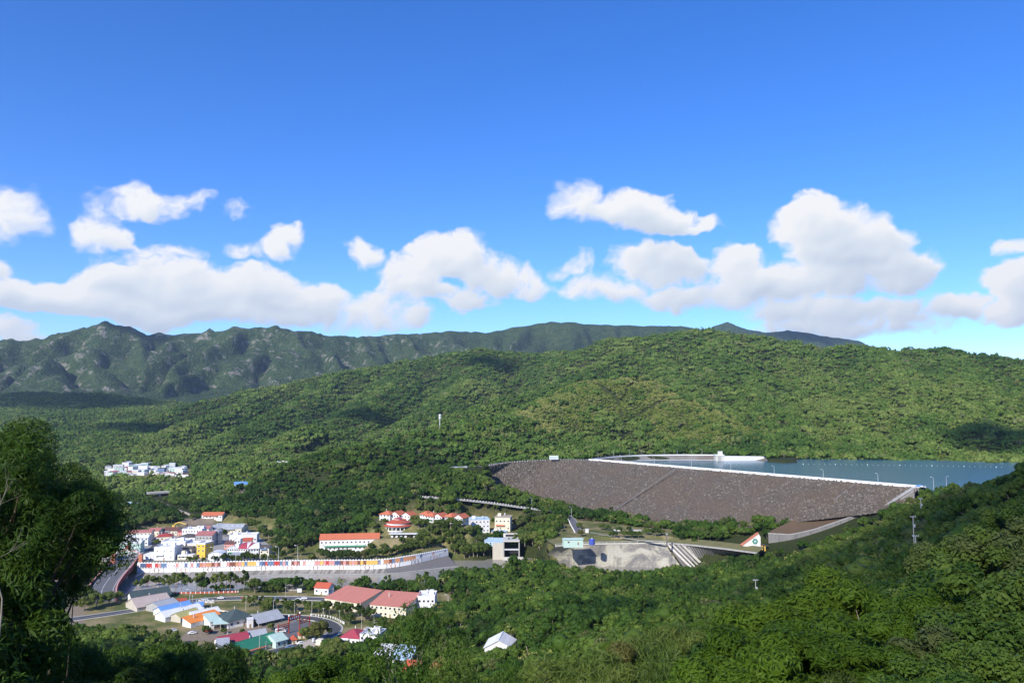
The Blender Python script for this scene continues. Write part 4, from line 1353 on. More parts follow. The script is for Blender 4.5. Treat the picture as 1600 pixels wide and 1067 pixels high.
# gate tower and white quay
gt = G(1118, 720, WATER_Z); 
gate = thing('gate_tower', 'white concrete gate tower at the end of the curved embankment', 'tower', gt)
MB().box(0, 11, 0, 9, -6, 7.2).build('shaft', 'pale_concrete', gate)
MB().box(-.8, 11.8, -.8, 9.8, 7.2, 8.2).build('deck', 'white_paint', gate)
MB().box(5, 10, 2, 7, 8.2, 12.0).build('hoist_house', 'white_wall', gate)
MB().box(4.6, 10.4, 1.6, 7.4, 12.0, 12.4).build('roof', 'white_roof', gate)
MB().box(3.5, 7.5, -.1, 0, -5, 5.5).build('gate_leaf', 'concrete', gate)
qa = G(1131, 720, WATER_Z); qb = G(1198, 719, WATER_Z)
t_ = (qb - qa); quay = thing('quay', 'long white concrete quay between the gate tower and the wooded point', 'quay', qa, math.atan2(t_.y, t_.x))
L = t_.length
MB().prism([(0, -4), (L, -4), (L, 4.2), (L * .55, 5.0), (0, 5.6)], (0, 12), 'y').build('retaining_wall', 'white_paint', quay)
MB().prism([(0, 5.6), (L * .55, 5.0), (L, 4.2), (L, 5.2), (L * .55, 6.0), (0, 6.6)], (0, .4), 'y').build('parapet', 'white_wall', quay)
MB().prism([(L * .45, -3), (L + 1, -3), (L + 1, 3.4)], (-5, -.01), 'y').build('rock_apron', 'rubble', quay)
# the small wooded point beside it is raised ground
_pt = [G(1215, 722, WATER_Z), G(1252, 723, WATER_Z)]

# ------------------------------------------------------------------ stilling basin below the spillway
bt = [G(a, b, 15.0) for a, b in [(868, 853), (900, 850), (960, 849), (1038, 848)]]
bb = []
for p, (px, py) in zip(bt, [(836, 884), (880, 886), (960, 887), (1066, 888)]):
    bb.append(G(px, py, -4.0))
notree([tuple(p[:2]) for p in bb] + [tuple((p + Vector((0, -40, 0)))[:2]) for p in reversed(bb)], 1)
basin = thing('basin_slope', 'weathered pale concrete slope of the stilling basin below the park', 'retaining wall', bt[0])
def basin_mat():
    m, t = new_mat('basin_concrete')
    geo = t.n('ShaderNodeNewGeometry')
    n1 = t.n('ShaderNodeTexNoise', inp={'Vector': geo.outputs['Position'], 'Scale': .05, 'Detail': 5.0, 'Roughness': .65, 'Distortion': .6})
    n2 = t.n('ShaderNodeTexNoise', inp={'Vector': geo.outputs['Position'], 'Scale': .8, 'Detail': 5.0, 'Roughness': .7})
    c = t.ramp(n1.outputs[0], [(.36, (0.15, 0.14, 0.13)), (.47, (0.25, 0.235, 0.21)), (.53, (0.46, 0.43, 0.33)), (.66, (0.52, 0.50, 0.44))])
    c = t.mix(t.maprange(n2.outputs[0], .35, .7, 0, .35), c, (0.12, 0.115, 0.105))
    bs = t.n('ShaderNodeBsdfPrincipled', inp={'Base Color': c, 'Roughness': .9, 'Specular IOR Level': .15})
    return finish(m, t, bs.outputs[0])
basin_mat()
o0 = bt[0].copy()
slope_face(MB(), [p - o0 for p in resample_n(bt, 20)], [p - o0 for p in resample_n(bb, 20)], 8).build('slope_slab', 'basin_concrete', basin)
pth = [p - o0 for p in resample_n(bt, 30)]
ribbon_box(MB(), pth, .6, -.5, -.5, .5).build('coping', 'pale_concrete', basin)
ap_ = MB(); strip(ap_, pth, .6, 16.0, .1, 0, 2.9); ap_.build('rim_walk', 'dry_lawn', basin)
MB().tube([p + Vector((0, .3, 1.5)) for p in pth], .10, 6).build('handrail', 'white_paint', basin)
pm = MB().box(-.08, .08, -.08, .08, .4, 1.5).mesh('rail_post', 'white_paint')
for p in pth[::2]:
    link('rail_post', pm, basin, p + Vector((0, .3, 0)))
# ribbed chute blocks right of it
ct = [G(a, b, 15.0) for a, b in [(1040, 848), (1085, 852), (1130, 857), (1183, 864)]]
cb_ = [G(1070, 889, -4), G(1108, 885, -4), G(1150, 884, -4), G(1190, 884, -4)]
notree([tuple(p[:2]) for p in cb_] + [tuple((p + Vector((0, -30, 0)))[:2]) for p in reversed(cb_)], 1)
chute = thing('ribbed_spillway_wall', 'dark concrete spillway wall with pale vertical ribs below the wooded mound', 'retaining wall', ct[0])
o1 = ct[0].copy()
T_, B_ = [p - o1 for p in resample_n(ct, 34)], [p - o1 for p in resample_n(cb_, 34)]
slope_face(MB(), T_, B_, 3).build('wall_slab', 'dark_concrete', chute)
ribbon_box(MB(), T_, .8, -.7, -.4, .6).build('coping', 'concrete', chute)
ap_ = MB(); strip(ap_, T_, .8, 13.0, .1, 0, 2.9); ap_.build('rim_walk', 'dry_lawn', chute)
for i in range(7, 33):
    a, b = T_[i], T_[i].lerp(B_[i], .55 if i % 5 else 1.0)
    w_ = .32 if i % 8 else .9
    rb = MB(); n_ = Vector((0, -.35, .15))
    vs = [a + Vector((-w_, 0, 0)), a + Vector((w_, 0, 0)), b + Vector((w_, 0, 0)), b + Vector((-w_, 0, 0))]
    rb.add([tuple(q) for q in vs] + [tuple(q + n_) for q in vs], [(0, 1, 2, 3), (4, 7, 6, 5), (0, 4, 5, 1), (1, 5, 6, 2), (2, 6, 7, 3), (3, 7, 4, 0)])
    rb.build('rib', 'concrete', chute)
for i, (k, w_, m_) in enumerate([(0, 1.0, 'pale_concrete'), (2, .7, 'pale_concrete'), (4, .9, 'concrete'), (6, 1.3, 'pale_concrete')]):
    a, b = T_[k], B_[k] + Vector((6, 0, 0)); n_ = Vector((0, -1.0, .5)); rb = MB()
    vs = [a + Vector((-w_, 0, 0)), a + Vector((w_, 0, 0)), b + Vector((w_, 0, 0)), b + Vector((-w_, 0, 0))]
    rb.add([tuple(q) for q in vs] + [tuple(q + n_) for q in vs], [(0, 1, 2, 3), (4, 7, 6, 5), (0, 4, 5, 1), (1, 5, 6, 2), (2, 6, 7, 3), (3, 7, 4, 0)])
    rb.build('chute_divider', m_, chute)
# chute side wall climbing to the crest, bench of red soil behind it
wt = [P(1200, 833, 632), P(1236, 835, 628), P(1272, 827, 626), P(1336, 805, 622), P(1394, 789, 618), P(1428, 766, 612)]
wb = [p + Vector((0, -1.5, -13)) for p in wt]
side = thing('chute_wall', 'tall grey streaked concrete wall of the spillway chute', 'wall', wt[0]); o2 = wt[0].copy()
slope_face(MB(), [p - o2 for p in resample_n(wt, 30)], [p - o2 for p in resample_n(wb, 30)], 3).build('wall_face', 'aged_concrete', side)
ribbon_box(MB(), [p - o2 for p in resample_n(wt, 30)], .8, -.3, -.4, .35).build('coping', 'concrete', side)
for i in range(2, 30, 3):
    a = [p - o2 for p in resample_n(wt, 30)][i]
    MB().box(-.15, .15, -.35, 0, -12, -.4).build('joint_rib', 'dark_concrete', side).location = a + Vector((0, -.4, 0))
bench_t = [P(1206, 828, 640), P(1270, 797, 655), P(1325, 787, 655), P(1370, 790, 640), P(1390, 788, 625)]
bench = MB(); slope_face(bench, resample_n(bench_t, 20), [p + Vector((0, .8, -.5)) for p in resample_n(wt[:5], 20)], 6)
bo = bench.build('chute_bench', 'soil_red'); bo['kind'] = 'structure'; bo['label'] = 'bench of reddish soil and dry grass above the chute wall'
notree([tuple(p[:2]) for p in bench_t] + [tuple(p[:2]) for p in reversed(wt)], 3)
notree([tuple(p[:2]) for p in wt] + [tuple((p + Vector((-6, -20, 0)))[:2]) for p in reversed(wt)], 1)
# little white building with painted gable at the foot of the chute
pg = P(1160, 853, 620); e_ = P(1190, 855, 618)
shed = thing('painted_gable_hut', 'white triangular hut with green flower painting at the foot of the chute', 'hut', pg)
d_ = e_ - pg
pt_ = P(1186, 834, 619) - pg
MB().prism([(0, 0), (d_.x, -.5), (d_.x, pt_.z * .75), (pt_.x, pt_.z)], (0, 4), 'y').build('gable_wall', 'white_wall', shed)
MB().prism([(-.5, .1), (pt_.x, pt_.z + .05), (pt_.x + .1, pt_.z + .6), (-.8, .6)], (-.3, 4.3), 'y').build('roof_edge', 'terracotta_paint', shed)
cx_, cz_ = d_.x * .70, pt_.z * .38
fl_ = MB()
for k in range(6):
    a = k * math.pi / 3
    fl_.prism([(cx_ + math.cos(a) * 1.5 + .95 * math.cos(b * math.pi / 3), cz_ + math.sin(a) * 1.5 + .95 * math.sin(b * math.pi / 3)) for b in range(6)], (-.06, -.01), 'y')
fl_.build('painted_leaves', 'green_paint', shed)
MB().prism([(cx_ + 1.1 * math.cos(b * math.pi / 4), cz_ + 1.1 * math.sin(b * math.pi / 4)) for b in range(8)], (-.10, -.065), 'y').build('painted_flower', 'pale_blue_roof', shed)
for i in range(2):
    MB().box(d_.x + .5 + i * 2.2, d_.x + 1.4 + i * 2.2, -.5, .5, -4, .6).build('pier', 'yellow_paint', shed)
MB().prism([(d_.x - .2, 1.2), (d_.x + 6, -.1), (d_.x + 6, .3), (d_.x - .2, 1.7)], (-1, 4), 'y').build('canopy', 'dark_roof', shed)

# ------------------------------------------------------------------ outlet structure by the river
oa = G(786, 874, RIVER_Z); ob = G(812, 874, RIVER_Z)
wd = (ob - oa).length
outl = thing('outlet_structure', 'concrete river outlet block with a dark opening under a flat deck', 'outlet', oa)
hh = P(800, 846, oa.y).z - RIVER_Z
MB().box(-9, 0, 0, 2, -3, hh * .92).build('wing_wall', 'beige_wall', outl)
MB().box(0, wd, 8, 9, -3, hh).build('shade_back_wall', 'black_paint', outl)  # painted black for the deep shade inside the opening
MB().box(-.02, 1, .02, 8, -3, hh * .99).build('side_wall', 'concrete', outl)
MB().box(wd - 1, wd, 0, 8, -3, hh * .99).build('side_wall', 'concrete', outl)
MB().box(0, wd, -1, 22, hh, hh + .8).build('deck', 'pale_concrete', outl)
MB().box(1, wd - 1, .4, .8, hh * .52, hh * .60).build('cross_beam', 'metal_pole', outl)
MB().box(0.2, wd + 3, -3, -.02, -3, 2.4).build('sill', 'pale_concrete', outl)
MB().box(0, wd, 22, 24, hh - 1, hh + 3.5).build('hoist_frame', 'pale_concrete', outl)
MB().box(2, wd - 2, 21.9, 21.99, hh + .8, hh + 2.6).build('hoist_shade_panel', 'black_paint', outl)  # black sheet on the solid frame: the shade of an opening, painted
MB().box(wd + 1.2, wd + 2.0, -14, 0, -3, 2.2).build('guide_wall', 'pale_concrete', outl)

# ------------------------------------------------------------------ river wall with painted panels
NPAN = 112
rwp = resample_n(spath(RW, 10), NPAN + 1)
rwall = thing('painted_river_wall', 'long white river wall with a row of coloured mural panels and scalloped top', 'wall', RW[0])
o3 = RW[0].copy()
rr_ = [p - o3 for p in rwp]
def to_px(p):
    # photograph column of a point
    v = p - Vector((0, 0, CAM_Z)); f = v.y * COSP + v.z * SINP
    return 800 + F_PX * v.x / f
mural = [(220, 'white_paint'), (229, 'navy_paint'), (237, 'red_paint'), (240, 'white_paint'), (249, 'red_paint'), (262, 'slate_blue_paint'), (272, 'white_paint'), (279, 'rose_paint'), (287, 'white_paint'), (296, 'white_paint'), (302, 'rose_paint'), (309, 'white_paint'),
         (314, 'terracotta_paint'), (322, 'slate_blue_paint'), (330, 'orange_paint'), (338, 'rose_paint'), (345, 'terracotta_paint'), (358, 'rose_paint'), (366, 'brown_paint'), (378, 'orange_paint'), (404, 'yellow_paint'), (414, 'navy_paint'), (424, 'red_paint'), (428, 'white_paint'), (438, 'red_paint'), (449, 'slate_blue_paint'),
         (456, 'white_paint'), (464, 'rose_paint'), (472, 'white_paint'), (478, 'rose_paint'), (490, 'white_paint'), (498, 'rose_paint'), (503, 'yellow_paint'), (512, 'red_paint'), (517, 'yellow_paint'), (523, 'rose_paint'), (530, 'navy_paint'), (540, 'rose_paint'), (545, 'brown_paint'), (561, 'orange_paint'), (592, 'yellow_paint'), (598, 'white_paint'), (650, 'orange_paint'), (720, 'white_paint')]
def mural_colour(px):
    for lim, m_ in mural:
        if px <= lim: return m_
    return 'white_paint'
LOW, UP = 3.2, 3.4
_mr = random.Random(3)
for i in range(NPAN):
    a, b = rr_[i], rr_[i + 1]
    t = (b - a); L = t.length; rz = math.atan2(t.y, t.x)
    dzt = (b.z - a.z)
    px = to_px((a + b) / 2 + o3)
    fade = 1.0 if px < 640 else max(.45, 1 - (px - 640) / 110)
    up = UP * fade
    po = MB().add([(0, -.15, LOW), (L, -.15, LOW + dzt), (L, .25, LOW + dzt), (0, .25, LOW), (0, -.15, LOW + up), (L, -.15, LOW + up + dzt), (L, .25, LOW + up + dzt), (0, .25, LOW + up)],
                  [(3, 2, 1, 0), (4, 5, 6, 7), (0, 1, 5, 4), (1, 2, 6, 5), (2, 3, 7, 6), (3, 0, 4, 7)]).build('mural_panel', mural_colour(px) if _mr.random() < .74 else _mr.choice(['white_paint', 'white_paint', 'rose_paint', 'brown_paint', 'slate_blue_paint']), rwall)
    po.location = a; po.rotation_euler = (0, 0, rz)
    # white scalloped cap: half disc
    arc = [(L / 2 + L * .46 * math.cos(k * math.pi / 8), LOW + up + dzt / 2 + min(1.5, L * .46) * math.sin(k * math.pi / 8)) for k in range(9)]
    cp_ = MB().prism(arc, (-.25, .35), 'y').build('cap', 'white_paint', po)
    sm = MB().prism([(L / 2 + .55 * math.cos(k * math.pi / 6), LOW - .05 + dzt / 2 + .55 * math.sin(k * math.pi / 6)) for k in range(7)], (-.34, -.16), 'y').build('lower_scallop', 'white_paint', po)
    if mural_colour(px) == 'white_paint' and px < 600 and i % 2 == 0:
        MB().prism([(L * .3, LOW + .6), (L * .62, LOW + .8), (L * .7, LOW + 1.9), (L * .45, LOW + 2.3)], (-.2, -.152), 'y').build('motif', 'rose_paint' if i % 4 else 'brown_paint', po)
ribbon_box(MB(), rr_, .3, 15.0, 3.0, 5.55).build('bank_walk', 'dry_lawn', rwall)
# lower white band: long panels, dark joints, diamond motifs
lowp = resample_n(spath(RW, 10), 26)
for i in range(25):
    a, b = lowp[i] - o3, lowp[i + 1] - o3
    t = b - a; L = t.length; rz = math.atan2(t.y, t.x); dzt = b.z - a.z
    lo = MB().add([(.12, -.6, -.2), (L - .12, -.6, -.2 + dzt), (L - .12, .6, -.2 + dzt), (.12, .6, -.2), (.12, -.6, LOW - .3), (L - .12, -.6, LOW - .3 + dzt), (L - .12, .6, LOW - .3 + dzt), (.12, .6, LOW - .3)],
                  [(3, 2, 1, 0), (4, 5, 6, 7), (0, 1, 5, 4), (1, 2, 6, 5), (2, 3, 7, 6), (3, 0, 4, 7)]).build('lower_panel', 'white_paint', rwall)
    lo.location = a; lo.rotation_euler = (0, 0, rz)
    MB().box(-.14, .14, -.66, .5, -.2, LOW - .2).build('joint', 'dark_concrete', lo)
    if i % 2 == 1:
        for sgn in (-1, 1):
            cx = L / 2
            MB().prism([(cx + sgn * .9, .1), (cx + sgn * 1.5, .1), (cx + sgn * 2.4, 1.35), (cx + sgn * 1.5, 2.6), (cx + sgn * .9, 2.6), (cx + sgn * 1.7, 1.35)], (-.68, -.605), 'y').build('chevron_motif', 'brown_paint' if i % 4 == 1 else 'terracotta_paint', lo)
# concrete embankment below
bot_px = [(205, 916), (300, 911), (385, 902.5), (440, 899), (520, 898.5), (600, 898), (650, 893), (692, 888), (716, 886)]
BOT = [G(a, b, RIVER_Z - .6) for a, b in bot_px]
top2 = resample_n(spath(RW, 10), 50); bot2 = resample_n(spath(BOT, 8), 50)
def bank_mat():
    m, t = new_mat('bank_concrete')
    geo = t.n('ShaderNodeNewGeometry')
    mp = t.n('ShaderNodeMapping', inp={'Vector': geo.outputs['Position'], 'Scale': (1.0, .06, .15)})
    n1 = t.n('ShaderNodeTexNoise', inp={'Vector': mp.outputs[0], 'Scale': .35, 'Detail': 5.0, 'Roughness': .65})
    n2 = t.n('ShaderNodeTexNoise', inp={'Vector': geo.outputs['Position'], 'Scale': .012, 'Detail': 2.0})
    c = t.ramp(n1.outputs[0], [(.35, (0.13, 0.12, 0.105)), (.5, (0.27, 0.25, 0.21)), (.68, (0.50, 0.47, 0.40))])
    bs = t.n('ShaderNodeBsdfPrincipled', inp={'Base Color': c, 'Roughness': .9, 'Specular IOR Level': .1})
    return finish(m, t, bs.outputs[0])
bank_mat()
bank = thing('river_embankment', 'streaked concrete embankment sloping from the painted wall to the river', 'embankment', RW[0])
slope_face(MB(), [p - o3 + Vector((0, 0, -.2)) for p in top2[:38]], [p - o3 for p in bot2[:38]], 3).build('streaked_slope', 'bank_concrete', bank)
slope_face(MB(), [p - o3 + Vector((0, 0, -.2)) for p in top2[37:]], [p - o3 for p in bot2[37:]], 3).build('dark_slope', 'dark_concrete', bank)
ribbon_box(MB(), [p - o3 for p in bot2], .8, -.8, -.8, .9).build('toe_kerb', 'concrete', bank)

# ------------------------------------------------------------------ roads and paved ground
def road(name, label, pts, w, mat='asphalt', kerb=None, line=None, dz=.05):
    path = spath(pts, 10)
    o = thing(name, None, None, path[0]); o['kind'] = 'structure'; o['label'] = label
    rp = [p - path[0] for p in path]
    n = len(rp); mb = MB(); ribbon_box(mb, rp, w / 2, -w / 2, -1.2, dz); mb.build('carriageway', mat, o)
    if kerb:
        for s in (1, -1):
            ribbon_box(MB(), rp, s * (w / 2 + .02), s * (w / 2 + .5), -1.0, dz + .14).build('kerb', kerb, o)
    if line:
        for off in line:
            strip(MB(), rp, off + .09, off - .09, dz + .006).build('lane_line', 'white_paint', o)
    notree([tuple(p[:2]) for p in offset_line(path, w / 2)] + [tuple(p[:2]) for p in reversed(offset_line(path, -w / 2))], 2.0)
    return o
road('river_road', 'asphalt road along the south bank of the river', [G(-60, 990, .02), G(60, 974, .02), G(150, 962, .02), G(230, 950, .02), G(300, 939, .02), G(350, 935, .02), G(420, 934, .02), G(500, 935.5, .02), G(560, 939, .02), G(620, 950, .02), G(700, 962, .02)], 9.0, 'asphalt', 'pale_concrete', (0, 3.9, -3.9))
road('bend_road', 'asphalt road bending past the plaza gateway', [G(380, 962, .03), G(440, 962, .03), G(490, 966, .03), G(517, 974, .03), G(524, 983, .03), G(512, 994, .03), G(480, 1004, .03), G(440, 1014, .03), G(395, 1026, .03)], 7.5, 'asphalt', 'pale_concrete', (3.3, -3.3))
sq = poly_sheet('plaza_paving', gp([(418, 992), (436, 980), (470, 968), (490, 972), (478, 985), (462, 996), (446, 1002)], .06), .06, 'old_asphalt'); sq['label'] = 'grey asphalt plaza behind the red gateway'
st = poly_sheet('town_street', gp([(205, 878), (226, 878), (247, 853), (243, 842), (236, 842), (238, 852)], 4.06), 4.05, 'asphalt'); st['label'] = 'town street running back from the arch gateway'
yd = poly_sheet('town_yard', gp([(215, 877), (425, 873), (420, 850), (390, 828), (250, 824), (190, 840), (180, 877)], 4.02), 4.02, 'paving'); yd['label'] = 'paved yards between the town houses'
# the road that climbs past the park to the crest, with a white baluster rail
climb = CLIMB
rc = road('hill_road', 'road climbing past the park with white baluster rail', climb, 6.0, 'old_asphalt', 'concrete')
_cl = resample(spath(climb, 10), 2.6)
bm_ = MB().box(-.28, .28, -.22, .22, 0, 1.15).mesh('baluster', 'white_paint')
for p in offset_line(_cl, 3.9):
    link('baluster', bm_, rc, p - spath(climb, 10)[0])

# ------------------------------------------------------------------ bridge with red sides and the arch gateway
bp = [G(196, 874, 4.0), G(186, 887, 4.2), G(172, 902, 3.6), G(160, 920, 2.2), G(158, 940, .6)]
bpath = spath(bp, 8)
br = thing('road_bridge', 'grey road bridge with dark red side parapets over the river', 'bridge', bp[0])
rp = [p - bp[0] for p in bpath]
ribbon_box(MB(), rp, 8.5, -8.5, -1.0, .1).build('deck', 'old_asphalt', br)
for s in (1, -1):
    ribbon_box(MB(), rp, s * 8.5, s * 9.1, -2.6, 1.3).build('parapet', 'maroon_paint', br)
    ribbon_box(MB(), rp, s * 8.4, s * 9.3, 1.3, 1.55).build('coping', 'rose_paint', br)
    strip(MB(), rp, s * 6.8 + .1, s * 6.8 - .1, .11).build('lane_line', 'white_paint', br)
strip(MB(), rp, .1, -.1, .11).build('lane_line', 'white_paint', br)
for i in (9, 17):
    q = rp[i]
    MB().box(-7, 7, -1, 1, -12, -1.0).build('pier', 'concrete', br).location = q
ga = G(177, 880, 4.1); gb = G(219.5, 879, 4.1)
t = gb - ga; Lg = t.length
gate_arch = thing('arch_gateway', 'red and white arch gateway over the road into town', 'gateway', ga, math.atan2(t.y, t.x))
for x in (0, Lg):
    pl = MB(); 
    for k in range(5):
        pl.box(x - (1.5 if k % 2 else 1.2), x + (1.5 if k % 2 else 1.2), -1.2, 1.2, k * 1.35 - .5 * (k == 0), k * 1.35 + 1.33)
    pl.build('pillar', 'terracotta_paint', gate_arch)
arcp = [(Lg * (.5 - .5 * math.cos(math.pi * k / 16)) + (0), 6.6 + 4.4 * math.sin(math.pi * k / 16)) for k in range(17)]
ab = MB().prism([(a, b) for a, b in arcp] + [(a, b - 1.25) for a, b in reversed(arcp)], (-.7, .7), 'y').build('arch_beam', 'rose_paint', gate_arch)
MB().prism([(a, b + .35) for a, b in arcp] + [(a, b + .02) for a, b in reversed(arcp)], (-.9, .9), 'y').build('arch_trim', 'white_paint', ab)
MB().prism([(a, b - 1.27) for a, b in arcp] + [(a, b - 1.55) for a, b in reversed(arcp)], (-.9, .9), 'y').build('arch_trim', 'white_paint', ab)
MB().box(Lg / 2 - 1.3, Lg / 2 + 1.3, -.8, .8, 11.2, 13.4).build('crest_emblem', 'red_paint', gate_arch)
for k in range(5):
    MB().box(-.55, .55, -.76, -.705, -.5, .5).build('lettering', 'white_paint', ab).location = (arcp[4 + 2 * k][0], 0, arcp[4 + 2 * k][1] - .62)

